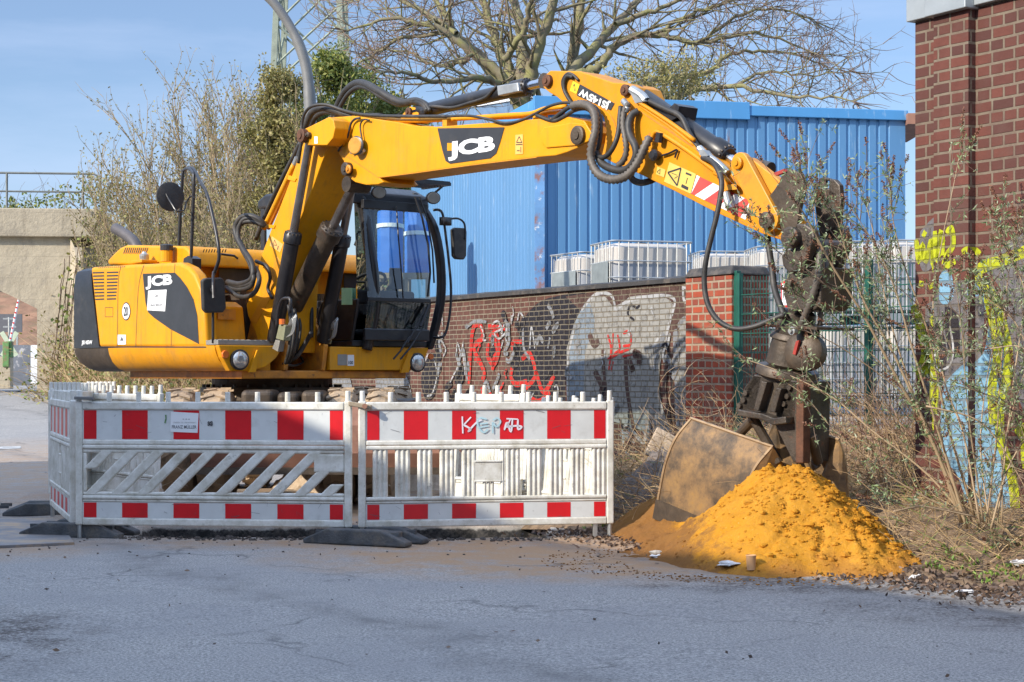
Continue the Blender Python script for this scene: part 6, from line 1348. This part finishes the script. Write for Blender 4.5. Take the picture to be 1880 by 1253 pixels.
# cup, litter
def hit(px,py):
    d=9.0
    while d<14:
        p=W(px,py,d); s_=max(gz(p.x,p.y),sandf(p.x,p.y))
        if p.z<=s_: return Vector((p.x,p.y,s_))
        d+=.01
    return G(px,py)
p=hit(1379,1045); t=empty('paper_cup',(p.x,p.y,p.z-.006),0,'tan paper cup standing at the foot of the sand heap','cup')
mb=MB().lathe((0,0,0),(0,0,1),[(0,.026),(.085,.031),(.09,.034),(.094,.031),(.02,.024)],20); mb.build('cup_body',mk('tan_card',(.62,.36,.18),.7),t,smooth=True)
M['paper']=mk('white_litter',(.62,.62,.62),.6)
def crumple(px,py,r,label,mat='paper',zz_=0.0,flat=.45):
    p=hit(px,py) if zz_==0 else G(px,py,zz_); zz_=p.z; mb=MB(); o=Vector((px,py,0))*.1; rings=[]
    for i in range(1,7):
        a=math.pi*i/7; rings.append([Vector((p.x,p.y,zz_+r*.3))+Vector((math.sin(a)*math.cos(k*.7854)*1.5,math.sin(a)*math.sin(k*.7854),math.cos(a)*flat))*r*(1+1.3*noise.noise(o+Vector((a*3,k*1.3,0)))) for k in range(8)])
    mb.loft(rings); return tag(mb.build('litter',M[mat]),label,'litter')
crumple(1338,1040,.055,'crumpled pale plastic wrapper left of the paper cup',flat=.25); crumple(1203,1025,.025,'small white scrap at the left foot of the sand'); crumple(1681,1063,.03,'white paper scrap at the road edge right of the sand'); crumple(1868,1036,.035,'white tissue in the dry grass at the right edge',zz_=.1)
crumple(1770,1090,.04,'pale flattened scrap among the dark leaves by the verge',flat=.15)
# ================================================================ VEGETATION
def leaf(mb,p,d,L,w):
    d=Vector(d).normalized(); s=d.cross(Vector((R()-.5,R()-.5,R()-.5))); s.normalize(); m=p+d*L*.5; mb.quad(p,m+s*w*.5,p+d*L,m-s*w*.5)
def rnd(): 
    while 1:
        v=Vector((U(-1,1),U(-1,1),U(-1,1)))
        if .05<v.length<1: return v.normalized()
def twig(mb,p,d,L,r,n=4,wob=.25,sides=3,up=.0):
    P=[p]; q=p.copy(); d=d.normalized()
    for i in range(n): d=(d+rnd()*wob+Vector((0,0,up))).normalized(); q=q+d*L/n; P.append(q.copy())
    m=len(P); mb.tube(P,[max(.0015,r*(1-.75*i/(m-1))) for i in range(m)],sides,False); return P
M['bark']=mk('mossy_bark',(.17,.145,.09),.9,0,.3,3,dirt=(.20,.20,.06),dlo=.45,dhi=.65,dscale=2.5,bump=.7,bscale=20)
M['twig']=mk('reddish_twig',(.17,.115,.08),.9,0,.25,2)
M['stwig']=mk('tan_grey_twig',(.26,.20,.12),.9,0,.3,2)
M['straw']=leafmat('dry_straw',(.34,.22,.10),(.62,.46,.25),(.24,.14,.08))
M['cane']=leafmat('pale_cane',(.38,.26,.15),(.55,.42,.26))
M['leafg']=leafmat('grey_green_leaf',(.10,.16,.05),(.26,.33,.15),(.38,.42,.28))
M['leafd']=leafmat('dark_green_leaf',(.07,.11,.025),(.19,.23,.05),(.32,.30,.07))
M['leafo']=leafmat('olive_brown_leaf',(.22,.21,.06),(.34,.29,.10),(.17,.13,.06))
M['panicle']=leafmat('brown_flower_head',(.12,.05,.03),(.28,.13,.07),(.20,.09,.05))
M['litter']=leafmat('fallen_leaf',(.04,.03,.027),(.13,.085,.06),(.30,.20,.13))
# --- great bare tree
d=46; t=empty('bare_tree',(W(985,0,d).x,d,0),0,'large bare spreading tree behind the blue hall','tree'); To=Vector(t.location)
limbs=[([(985,690),(982,400),(975,260),(955,170)],.34,.26),([(955,180),(943,150),(925,110),(903,55),(885,-10),(870,-60)],.19,.08),([(960,175),(958,80),(948,20),(940,-50)],.20,.09),([(968,175),(985,100),(1008,30),(1030,-50)],.20,.10),([(980,280),(1015,200),(1048,130),(1062,50),(1080,-60)],.24,.10),([(1040,150),(1085,92),(1135,40),(1185,-20)],.17,.07),([(950,190),(915,135),(870,100),(815,60),(775,45),(715,36),(640,58)],.16,.025),([(948,180),(885,108),(838,62),(805,5),(780,-40)],.15,.05),([(948,190),(925,160),(880,143),(800,152),(735,132),(690,140)],.12,.02),([(1058,140),(1100,122),(1135,78),(1205,64),(1290,78),(1385,60),(1485,92)],.15,.02),([(1060,150),(1140,165),(1215,146),(1290,136),(1345,100),(1425,95),(1510,118)],.13,.018),([(1080,180),(1215,188),(1262,166),(1350,160),(1450,174),(1565,183)],.12,.018),([(1130,45),(1200,20),(1280,-10)],.09,.04),([(925,110),(960,60),(975,0),(985,-50)],.10,.05),([(870,100),(830,120),(790,118),(745,95),(690,90)],.08,.02),([(1205,64),(1260,30),(1330,5),(1400,-20)],.07,.03),([(1290,76),(1350,30),(1430,15),(1500,40)],.06,.015),([(838,62),(760,10),(700,-10),(640,5)],.08,.02),([(1350,160),(1410,130),(1480,140),(1560,130)],.05,.012),([(815,60),(740,70),(670,110),(610,150)],.07,.015)]
mb=MB(); tw=MB(); random.seed(11)
for li,(pl,r0,r1) in enumerate(limbs):
    dz=[0]*len(pl) if li==0 else [U(-1,1)*k*1.0 for k in range(len(pl))]
    s_=random.choice((-1,1)); P=cr([W(a,b,d+s_*k*.55*(li%3))-To for k,(a,b) in enumerate(pl)],6)
    P=[p+rnd()*.05 for p in P]; n=len(P); rs=[r0+(r1-r0)*i/(n-1) for i in range(n)]; mb.tube(P,rs,7 if r0>.1 else 5,False)
    if li==0: continue
    for i in range(2,n):
        f=i/(n-1); cnt=(1 if R()<.45 else 0) if f<.4 else 1
        for q in range(cnt):
            dd=(P[i]-P[i-1]).normalized(); a=rnd(); dirn=(dd*.7+a*.8+Vector((0,0,.12))).normalized(); L=U(1.0,2.4)*(1-.35*f)
            B=twig(mb,P[i],dirn,L,max(.02,rs[i]*.45),5,.22,4,.02)
            for j in range(1,6):
                for _ in range(1):
                    d2=((B[j]-B[j-1]).normalized()*.7+rnd()*.85+Vector((0,0,.1))).normalized(); B2_=twig(tw,B[j],d2,U(.5,1.3),.013,4,.28)
                    for m in (1,2,3,4):
                        if R()<.42: twig(tw,B2_[m],((B2_[m]-B2_[m-1]).normalized()*.6+rnd()*.8).normalized(),U(.2,.6),.009,2,.3)
    for q in range(5):
        twig(tw,P[-1],((P[-1]-P[-3]).normalized()+rnd()*.6),U(.5,1.4),.015,4,.25)
mb.build('trunk',M['bark'],t,smooth='all'); tw.build('crown',M['twig'],t)
# evergreen behind it, above the hall
def leafy_tree(px,dep,top,base_y,half,label,nl,name='evergreen_tree',lm='leafd',size=.10,group=None,seed=1,dens=.5):
    random.seed(seed); c=W(px,0,dep); gzv=.7; k=dep/F; t=empty(name,(c.x,dep,gzv),0,label,'tree',group); H=EYE+(HZ-top)*k-gzv; w=half*k; low=EYE+(HZ-base_y)*k-gzv
    tr=MB(); tr.tube([(0,0,0),(.05,0,low*.6),(0,.05,low+(H-low)*.3),(.05,0,low+(H-low)*.7)],[.14,.12,.09,.04],7,False); lf=MB(); clumps=[]
    for i in range(38):
        a=U(0,6.28); z=low+(H-low)*U(.05,1.0); f=(z-low)/(H-low); rr=w*math.sqrt(max(.05,1-(2*f-1)**2*.8))*U(.25,1)
        p=Vector((rr*math.cos(a),rr*math.sin(a)*.8,z)); clumps.append(p); twig(tr,Vector((0,0,low*.7+(z-low)*.5)),p-Vector((0,0,low*.7+(z-low)*.5)),(p-Vector((0,0,low*.7+(z-low)*.5))).length,.04,4,.15,4)
    for i in range(nl):
        p=random.choice(clumps)+rnd()*(R()**.6)*w*.44; leaf(lf,p,rnd()+Vector((0,0,-.2)),size*U(.6,1.4),size*.5)
    for i in range(70):
        p=random.choice(clumps); o_=(p-Vector((0,0,(low+H)/2))); o_.z=abs(o_.z)*.6+.4; P=twig(tr,p,o_.normalized()+rnd()*.5,w*U(.35,.75),.009,5,.2)
        for q in P[1:]:
            for _ in range(5): leaf(lf,q+rnd()*.10,rnd(),size*U(.6,1.2),size*.45)
    tr.build('trunk',M['bark'],t); lf.build('crown',M[lm],t); return t
leafy_tree(1217,40,128,192,95,'small evergreen with open crown just above the hall roof',1100,seed=5,size=.10,lm='leafo')
leafy_tree(690,42,150,420,80,'dense dark evergreen shrub right of the lamp post',11000,'evergreen_shrub','leafd',.12,seed=6)
leafy_tree(610,40,112,430,78,'tall olive green shrub directly behind the lamp post',14000,'evergreen_shrub','leafd',.11,seed=7)
leafy_tree(515,39,135,470,62,'olive brown shrub left of the lamp post',12000,'evergreen_shrub','leafo',.10,seed=8)
leafy_tree(745,44,205,420,60,'lowest evergreen shrub behind the arm cylinder',6500,'evergreen_shrub','leafd',.12,seed=9)
# --- bare shrubs on the bank
def bare_shrub(px,dep,base_z,H,spread,ns,label,seed,leafn=900,lean=0,lm='leafo'):
    random.seed(seed); c=W(px,0,dep); t=empty('bare_shrub',(c.x,dep,base_z),0,label,'shrub','bare shrubs on the railway bank'); st=MB(); tw=MB(); lf=MB()
    for i in range(ns):
        a=U(0,6.28); tl=U(.05,spread); d_=Vector((math.cos(a)*tl+lean,math.sin(a)*tl*.7,1)); P=twig(st,Vector((math.cos(a)*U(.1,.6),math.sin(a)*.3,0)),d_,H*U(.6,1),U(.018,.04),8,.10,4,.01)
        for j in range(2,9):
            for q in range(3):
                B=twig(tw,P[j],((P[j]-P[j-1]).normalized()+rnd()*.55+Vector((0,0,.15))),U(.5,1.1)*(H/5),.013,4,.2,3,.03)
                for m in range(1,5):
                    Q=twig(tw,B[m],((B[m]-B[m-1]).normalized()+rnd()*.6),U(.15,.45),.008,2,.2)
                    if R()<leafn/1700: leaf(lf,B[m]+rnd()*.1,rnd(),.09*U(.6,1.3),.04); leaf(lf,Q[-1],rnd(),.09*U(.6,1.3),.04); leaf(lf,Q[1],rnd(),.08,.035)
    st.build('stems',M['cane'],t); tw.build('twigs',M['stwig'],t); lf.build('leaves',M[lm],t)
_late=[(300,39,3.6,.5,26,'low dense olive shrub in front of the tall bare ones above the hood',61),(372,40,4.6,.42,26,'olive bare shrub in the middle of the thicket above the hood',62),(450,38,4.2,.45,24,'low olive shrub just left of the yellow boom foot pipes',63)]
def bz(px,dep):
    p=W(px,0,dep); return max(base(p.x,dep),ez(p.dot(NS),p.dot(MS)) if Vector((p.x,p.y,0)).dot(NS)>11.9 else 0)
bare_shrub(262,44,bz(262,44)+.2,4.8,.42,26,'leftmost bare shrub by the bridge with brown seed heads',21,2000,-.12)
bare_shrub(330,42,bz(330,42)+.2,5.7,.36,32,'tall bare tan shrub above the engine hood',22,1700,-.08)
bare_shrub(420,43,bz(420,43)+.3,6.2,.34,34,'tallest bare shrub with feathery top between hood and lamp post',23,1400)
bare_shrub(480,40,bz(480,40)+.2,5.4,.40,34,'bare shrub with pale canes behind the boom foot hoses',24,2300,.08)
bare_shrub(560,41,bz(560,41)+.2,5.0,.3,16,'bare shrub behind the lower boom',25,1800,.05,'leafd')
for px_,dp_,h_,sp_,ns_,lb_,sd_ in _late: bare_shrub(px_,dp_,bz(px_,dp_)+.1,h_,sp_,ns_,lb_,sd_,3600)
# --- bramble thicket covering the bank
random.seed(31); mb=MB(); lf=MB(); ln=MB()
for i in range(8500):
    px=U(120,640); dep=U(35,56); p=W(px,0,dep); q=Vector((p.x,dep,0)); n=q.dot(NS)
    if n<11.9: continue
    z=ez(n,q.dot(MS)); s=Vector((q.x,q.y,z-.1)); P=twig(mb,s,Vector((U(-.7,.7),U(-.7,.3),U(.6,1.2))),U(.8,2.6),U(.008,.016),5,.28,3,-.09)
    for j in range(2,6):
        if R()<.45:
            for _ in range(2): leaf(ln if R()<.5 else lf,P[j]+rnd()*.1,rnd(),U(.07,.14),.06)
for i in range(6500):
    px=U(130,470); dep=U(36,50); p=W(px,0,dep); q=Vector((p.x,dep,0)); n=q.dot(NS)
    if n>11.9: leaf(ln if R()<.4 else lf,Vector((q.x,q.y,ez(n,q.dot(MS))+U(0,.5))),rnd(),U(.08,.16),.07)
tag(mb.build('bramble_stems',M['straw']),kind='stuff'); tag(lf.build('bramble_leaves',M['leafo']),kind='stuff'); tag(ln.build('ivy_leaves',M['leafd']),kind='stuff')
# ivy on and over the bridge
random.seed(33); mb=MB(); lf=MB(); brm=Matrix.Translation(br.location)@Matrix.Rotation(math.radians(6),4,'Z')
for i in range(11):
    x=U(1.0,1.7); P=[]; z=U(3.5,5.2); xx=x-.2*R(); yy=-.5
    while z>.7: P.append(brm@Vector((xx+.06*fb(z,i,2),-.32-1.9*(H1-z)/H1*.95-.06,z))); z-=.25; xx-=U(0,.03)
    if len(P)>2: mb.tube(P,.014,3,False)
    for p in P:
        for _ in range(2):
            if R()<.45: leaf(lf,p+rnd()*.13,rnd()+Vector((0,-.4,-.4)),U(.10,.18),.13)
tp=zz(384)
for i in range(2600):
    x=U(-16,2.6); p=brm@Vector((x,U(.1,1.6),tp+abs(random.gauss(0,.18))+(.25*max(0,(x+1.2)/2))*R()*2)); leaf(lf,p,rnd(),U(.07,.15),.08)
for i in range(150):
    x=U(-12,2.4); P=twig(mb,brm@Vector((x,U(.1,1.0),tp)),Vector((U(-.8,.8),0,1)),U(.4,1.3),.009,5,.3,3,-.08)
for i in range(500):
    p=brm@Vector((random.gauss(1.75,.28),U(-.6,.6),U(3.2,tp+1.0))); leaf(lf,p,rnd(),U(.08,.15),.09)
t=empty('ivy_plant',tuple(br.location),0,'ivy hanging down the right pier of the concrete bridge and along its top','ivy'); 
for o,nm,m in ((mb,'ivy_stems','twig'),(lf,'ivy_foliage','leafd')):
    o.v=[tuple(Vector(v)-Vector(t.location)) for v in o.v]; o.build(nm,M[m],t)
# --- dry grass and tangle on the verge
random.seed(41); gr=MB(); gn=MB(); fl=MB()
def vpt(n,m): p=street(n,m); return Vector((p.x,p.y,vz(n,m)+.01))
for i in range(6800):
    m=U(5.6,13.6); n=7.95+3.2*R()**1.25
    if m>9.9: 
        p=vpt(n,m)
        if sandf(p.x,p.y)>.04 and p.y<13.5: continue
    if m<8.6 and n>8.85: continue
    p=vpt(n,m); h=U(.10,.38)*(1 if n>8.2 else .6); a=U(0,6.28); d_=Vector((math.cos(a),math.sin(a),U(.2,1.1))); mb_=gr if R()<.93 else gn; mb_.k=0
    P=twig(mb_,p,d_,h*1.7,U(.0016,.0034),4,.25,3,-.12)
for i in range(900):
    m=U(6.5,13.2); n=U(8.0,10.9)
    if m<8.8 and n>8.8: continue
    twig(gr,vpt(n,m),Vector((U(-1,1),U(-1,1),U(.3,1.2))),U(.4,1.0),U(.0025,.005),7,.18,3,-.10)
for i in range(500):
    m=U(6,12); n=random.gauss(8.0,.13); p=vpt(n,m) 
    if sandf(p.x,p.y)>.02: continue
    for _ in range(4): leaf(gn,p+Vector((U(-.02,.02),U(-.02,.02),0)),Vector((U(-1,1),U(-1,1),1.0)),U(.02,.05),.016)
for i in range(6500):
    m=U(4.6,11.8); n=7.50+random.gauss(0,.24)+ (.5*R() if R()<.3 else 0); p=vpt(n,m); q=Vector((p.x,p.y,max(p.z if n>7.6 else 0,gz(p.x,p.y))+.006)); leaf(fl,q,Vector((U(-1,1),U(-1,1),U(-.05,.35))),U(.02,.055),U(.012,.035))
for i in range(70):
    x=U(-3.6,3); y=U(7,12.8); leaf(fl,Vector((x,y,gz(x,y)+.006)),Vector((U(-1,1),U(-1,1),U(0,.2))),U(.015,.04),.018)
tag(gr.build('dry_grass',M['straw']),kind='stuff'); tag(gn.build('green_weeds',leafmat('fresh_green',(.10,.20,.03),(.25,.36,.06))),kind='stuff'); tag(fl.build('fallen_leaves',M['litter']),kind='stuff')
# tangle behind the grab in front of the fence, and grass at the wall foot
random.seed(43); mb=MB()
for i in range(520):
    px=U(1545,1760); dep=U(12.6,15.5); p=W(px,0,dep); n=Vector((p.x,dep,0)).dot(NS)
    if n>11.1 or n<8.9: continue
    twig(mb,Vector((p.x,dep,vz(n,Vector((p.x,dep,0)).dot(MS)))),Vector((U(-1,1),U(-.6,.6),U(.4,1))),U(.4,1.1),U(.003,.006),7,.35,3,-.1)
for i in range(420):
    px=U(1120,1330); dep=U(16.2,17.9); p=W(px,0,dep); q=Vector((p.x,dep,0)); n=q.dot(NS)
    if n>11.1: continue
    twig(mb,Vector((p.x,dep,.05)),Vector((U(-.8,.8),U(-.5,.5),U(.5,1.4))),U(.3,1.3)*(.5+.5*(px-1120)/210),U(.002,.004),7,.3,3,-.05)
for i in range(10):
    c=W(U(1255,1310),U(700,760),16.8); r=U(.12,.3); a0=U(0,6); mb.tube([c+Vector((r*math.cos(a0+k*.4),.1*math.sin(k),r*math.sin(a0+k*.4))) for k in range(12)],.003,3,False)
tag(mb.build('dry_tangle',leafmat('reddish_dry_stem',(.26,.15,.10),(.50,.36,.20),(.20,.10,.09))),kind='stuff')
random.seed(47); mb=MB()
for i in range(120):
    px=U(1480,1680); dep=U(13.5,16.3); p=W(px,0,dep); n=Vector((p.x,dep,0)).dot(NS)
    if 9.3<n<11.1: twig(mb,Vector((p.x,dep,vz(n,Vector((p.x,dep,0)).dot(MS)))),Vector((U(-.9,.9),0,U(.3,1))),U(.8,1.6),.004,8,.22,3,-.03)
tag(mb.build('dark_bramble',M['twig']),kind='stuff')
# --- butterfly bushes in front of the fence and the building
def panicle(mb,p,d,L):
    d=d.normalized(); n=int(L/.006)
    for i in range(n):
        f=i/n; r=.016*(1-.55*f); q=p+d*L*f
        for _ in range(4): leaf(mb,q+rnd()*r*.6,rnd(),U(.008,.016),.010)
def cluster(mb,p,d,s=1):
    for _ in range(random.choice((3,4,6))): leaf(mb,p+rnd()*.008,(d*.6+rnd()*.9),U(.028,.062)*s,.013*s)
def bush(name,label,stems,dep,seed,heads=.5):
    random.seed(seed); b=W(*stems[0][0][0],dep); t=empty(name,(b.x,dep,b.z),0,label,'shrub','butterfly bushes on the verge'); o=Vector(t.location); st=MB(); tw=MB(); lf=MB(); fh=MB()
    for pl,r0,r1 in stems:
        dd=U(-.15,.15); P=cr([W(a,b_,dep+dd*k)-o+rnd()*.004 for k,(a,b_) in enumerate(pl)],6); n=len(P); rs=[r0+(r1-r0)*i/(n-1) for i in range(n)]; st.tube(P,rs,7)
        for i in range(3,n):
            f=i/(n-1); dr=(P[i]-P[i-1]).normalized()
            if R()<.16+.34*f:
                for s in (0,1) if R()<.6 else (0,):
                    a=rnd(); a.z=abs(a.z)*.6; B=twig(tw,P[i],(dr*.8+a*.8),U(.10,.36)*(1.2-.3*f),.0032,4,.18,4,.05)
                    for j in range(1,5): 
                        if R()<.75: cluster(lf,B[j],(B[j]-B[j-1]).normalized(),.8)
                        if R()<.4: Q=twig(tw,B[j],((B[j]-B[j-1])*3+rnd()*.5),U(.05,.14),.002,3,.2); cluster(lf,Q[-1],Q[-1]-Q[0],.7)
                    if R()<heads*f: panicle(fh,B[-1],(B[-1]-B[-2]),U(.05,.12))
            if R()<.35: cluster(lf,P[i],dr,.8)
        if heads>0: panicle(fh,P[-1],P[-1]-P[-2],U(.07,.13))
        cluster(lf,P[-1],P[-1]-P[-2],1)
    st.build('stems',M['cane'],t,smooth='all'); tw.build('twigs',M['twig'],t); lf.build('leaves',M['leafg'],t); fh.build('flower_heads',M['panicle'],t)
bush('butterfly_bush','large butterfly bush with pale canes leaning over the grab',[
 ([(1765,960),(1715,820),(1650,700),(1590,585),(1530,490),(1480,400),(1462,372)],.013,.003),([(1770,960),(1725,840),(1690,760),(1640,650),(1590,560),(1556,470),(1535,400),(1500,345)],.012,.002),
 ([(1775,970),(1740,850),(1712,760),(1675,640),(1645,540),(1612,460),(1560,380)],.011,.002),([(1780,960),(1700,870),(1600,790),(1530,730),(1450,690),(1370,660)],.008,.002),
 ([(1770,950),(1640,880),(1540,800),(1480,730),(1440,700)],.006,.002),([(1790,950),(1745,800),(1720,690),(1700,600),(1660,490),(1640,400),(1635,325)],.009,.002),
 ([(1785,960),(1700,780),(1650,640),(1618,520),(1602,420),(1580,345)],.008,.002),([(1770,930),(1690,760),(1560,650),(1480,610),(1430,600)],.005,.002),
 ([(1650,700),(1600,650),(1550,600),(1500,560),(1460,540)],.004,.0015),([(1590,585),(1540,540),(1480,500),(1440,470),(1400,440)],.004,.0015),([(1640,650),(1620,560),(1600,500),(1590,440)],.004,.0015),([(1530,490),(1500,440),(1490,380),(1475,330)],.004,.0015),([(1480,400),(1440,390),(1400,400),(1380,395)],.003,.0012),([(1500,420),(1490,350),(1480,300)],.003,.0012)],10.9,51,.75)
bush('butterfly_bush','butterfly bush with upright canes in front of the spray painted pilaster',[
 ([(1800,960),(1770,800),(1735,700),(1712,560),(1730,440),(1752,330),(1765,262)],.007,.0015),([(1805,960),(1790,850),(1775,740),(1765,600),(1750,500)],.006,.0015),([(1810,960),(1830,800),(1840,640),(1850,520),(1870,420)],.006,.0015),
 ([(1820,970),(1850,860),(1900,780)],.008,.003),([(1815,960),(1800,820),(1810,700),(1830,600),(1820,520)],.005,.0015),([(1640,940),(1700,930),(1790,950),(1850,1000),(1900,1050)],.006,.003),([(1790,950),(1700,930),(1640,925),(1600,915)],.006,.002),
 ([(1830,960),(1860,700),(1880,560),(1886,430)],.006,.002),([(1700,745),(1790,770),(1840,820),(1900,930)],.006,.003),([(1840,960),(1845,820),(1875,700),(1900,640)],.005,.002)],10.5,52,.6)
bush('butterfly_bush','butterfly bush entering from the right edge with rusty flower heads',[
 ([(1930,900),(1900,700),(1870,600),(1830,560),(1800,540)],.006,.0015),([(1930,800),(1890,560),(1860,480),(1840,430)],.005,.0015),([(1930,700),(1880,640),(1820,640),(1760,650),(1700,640)],.005,.0015),([(1930,640),(1890,480),(1870,410)],.005,.0015),([(1940,860),(1880,760),(1800,720),(1720,700)],.005,.0015)],10.2,53,.9)
# ================================================================ LEFT SIDE HOUSE that shades the road (stands left of and behind the camera)
HS_N,HS_H=-4.3,6.0
t=empty('street_house',(0,0,0),0,'brick house row on the left side of the road, out of the picture','building'); t.matrix_world=street_frame(HS_N)
SH0,SH1=-23.5,14
mb=MB().box((SH0,-8,0),(SH1,0,HS_H)); mb.build('wall',M['bldbrick'],t)
mb=MB()
for i in range(9):
    x=SH0+2+4*i
    for z in (1.0,3.8): mb.box((x,.005,z),(x+1.3,.03,z+1.5))
mb.build('windows',M['decal'],t)
mb=MB().box((SH0-.1,-8.1,HS_H+.002),(SH1+.1,.12,HS_H+.2)); mb.build('roof',M['zinc'],t)
# ================================================================ LIGHT, SKY, CAMERA
SUN=Vector((-.82,-.57,0)).normalized(); EL=math.radians(29)
sv=Vector((SUN.x*math.cos(EL),SUN.y*math.cos(EL),math.sin(EL)))
sl_=bpy.data.lights.new('sun','SUN'); sl_.energy=3.9; sl_.angle=math.radians(.53); sl_.color=(1,.91,.78); so=bpy.data.objects.new('sun',sl_); C.objects.link(so); so.rotation_euler=sv.to_track_quat('Z','Y').to_euler()
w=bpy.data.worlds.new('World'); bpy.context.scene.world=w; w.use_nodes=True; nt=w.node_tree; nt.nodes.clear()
sky=nt.nodes.new('ShaderNodeTexSky'); sky.sky_type='NISHITA'; sky.sun_disc=False; sky.sun_elevation=EL; sky.sun_rotation=math.atan2(SUN.x,SUN.y); sky.air_density=1.0; sky.dust_density=.6; sky.ozone_density=2.0
tc=nt.nodes.new('ShaderNodeTexCoord'); mp=nt.nodes.new('ShaderNodeMapping'); mp.inputs['Scale'].default_value=(1.6,1.6,9); nz=nt.nodes.new('ShaderNodeTexNoise'); nz.inputs['Scale'].default_value=2.2; nz.inputs['Detail'].default_value=7; nz.inputs['Roughness'].default_value=.55
rp=nt.nodes.new('ShaderNodeValToRGB'); rp.color_ramp.elements[0].position=.44; rp.color_ramp.elements[1].position=.66; rp.color_ramp.elements[0].color=(.10,.10,.10,1); rp.color_ramp.elements[1].color=(.42,.42,.42,1)
mx=nt.nodes.new('ShaderNodeMix'); mx.data_type='RGBA'; mx.inputs[7].default_value=(5.6,6.2,7.2,1)
bg=nt.nodes.new('ShaderNodeBackground'); bg.inputs[1].default_value=.15; out=nt.nodes.new('ShaderNodeOutputWorld')
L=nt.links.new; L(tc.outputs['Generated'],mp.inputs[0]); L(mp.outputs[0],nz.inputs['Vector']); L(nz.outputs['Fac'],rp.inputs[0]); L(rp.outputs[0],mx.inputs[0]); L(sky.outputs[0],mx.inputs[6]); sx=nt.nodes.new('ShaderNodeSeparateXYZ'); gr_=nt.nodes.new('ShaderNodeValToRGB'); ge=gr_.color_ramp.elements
ge[0].position=0; ge[0].color=(.49,.56,.69,1); ge[1].position=.55; ge[1].color=(1,1,1,1); e_=ge.new(.22); e_.color=(.54,.58,.67,1)  # added elevation ramp dims low sky and boosts the zenith to fill shade
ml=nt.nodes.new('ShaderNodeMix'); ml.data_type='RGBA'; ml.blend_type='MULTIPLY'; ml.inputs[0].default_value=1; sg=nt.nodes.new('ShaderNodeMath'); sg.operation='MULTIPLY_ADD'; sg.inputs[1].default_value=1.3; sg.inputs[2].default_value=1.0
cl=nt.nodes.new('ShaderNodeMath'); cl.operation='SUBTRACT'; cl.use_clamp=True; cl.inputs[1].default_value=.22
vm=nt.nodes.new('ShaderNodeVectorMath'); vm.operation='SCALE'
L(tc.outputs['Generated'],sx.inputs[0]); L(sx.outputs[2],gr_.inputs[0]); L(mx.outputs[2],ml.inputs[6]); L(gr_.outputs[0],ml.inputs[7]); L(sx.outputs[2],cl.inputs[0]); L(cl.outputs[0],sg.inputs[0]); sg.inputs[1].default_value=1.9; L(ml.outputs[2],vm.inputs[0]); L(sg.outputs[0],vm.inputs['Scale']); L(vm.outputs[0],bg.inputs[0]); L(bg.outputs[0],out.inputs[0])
cam=bpy.data.cameras.new('camera'); cam.sensor_width=36; cam.lens=F/1880*36; cam.shift_y=63.5/1880; cam.clip_end=3000; cam.clip_start=.1
co=bpy.data.objects.new('camera',cam); C.objects.link(co); co.location=(0,0,EYE); co.rotation_euler=(math.radians(90),0,0)
sc=bpy.context.scene; sc.camera=co; sc.view_settings.view_transform='Standard'; sc.view_settings.look='None'; sc.view_settings.exposure=0.65; sc.view_settings.gamma=1
try: sc.cycles.max_bounces=8; sc.cycles.transparent_max_bounces=12
except Exception: pass
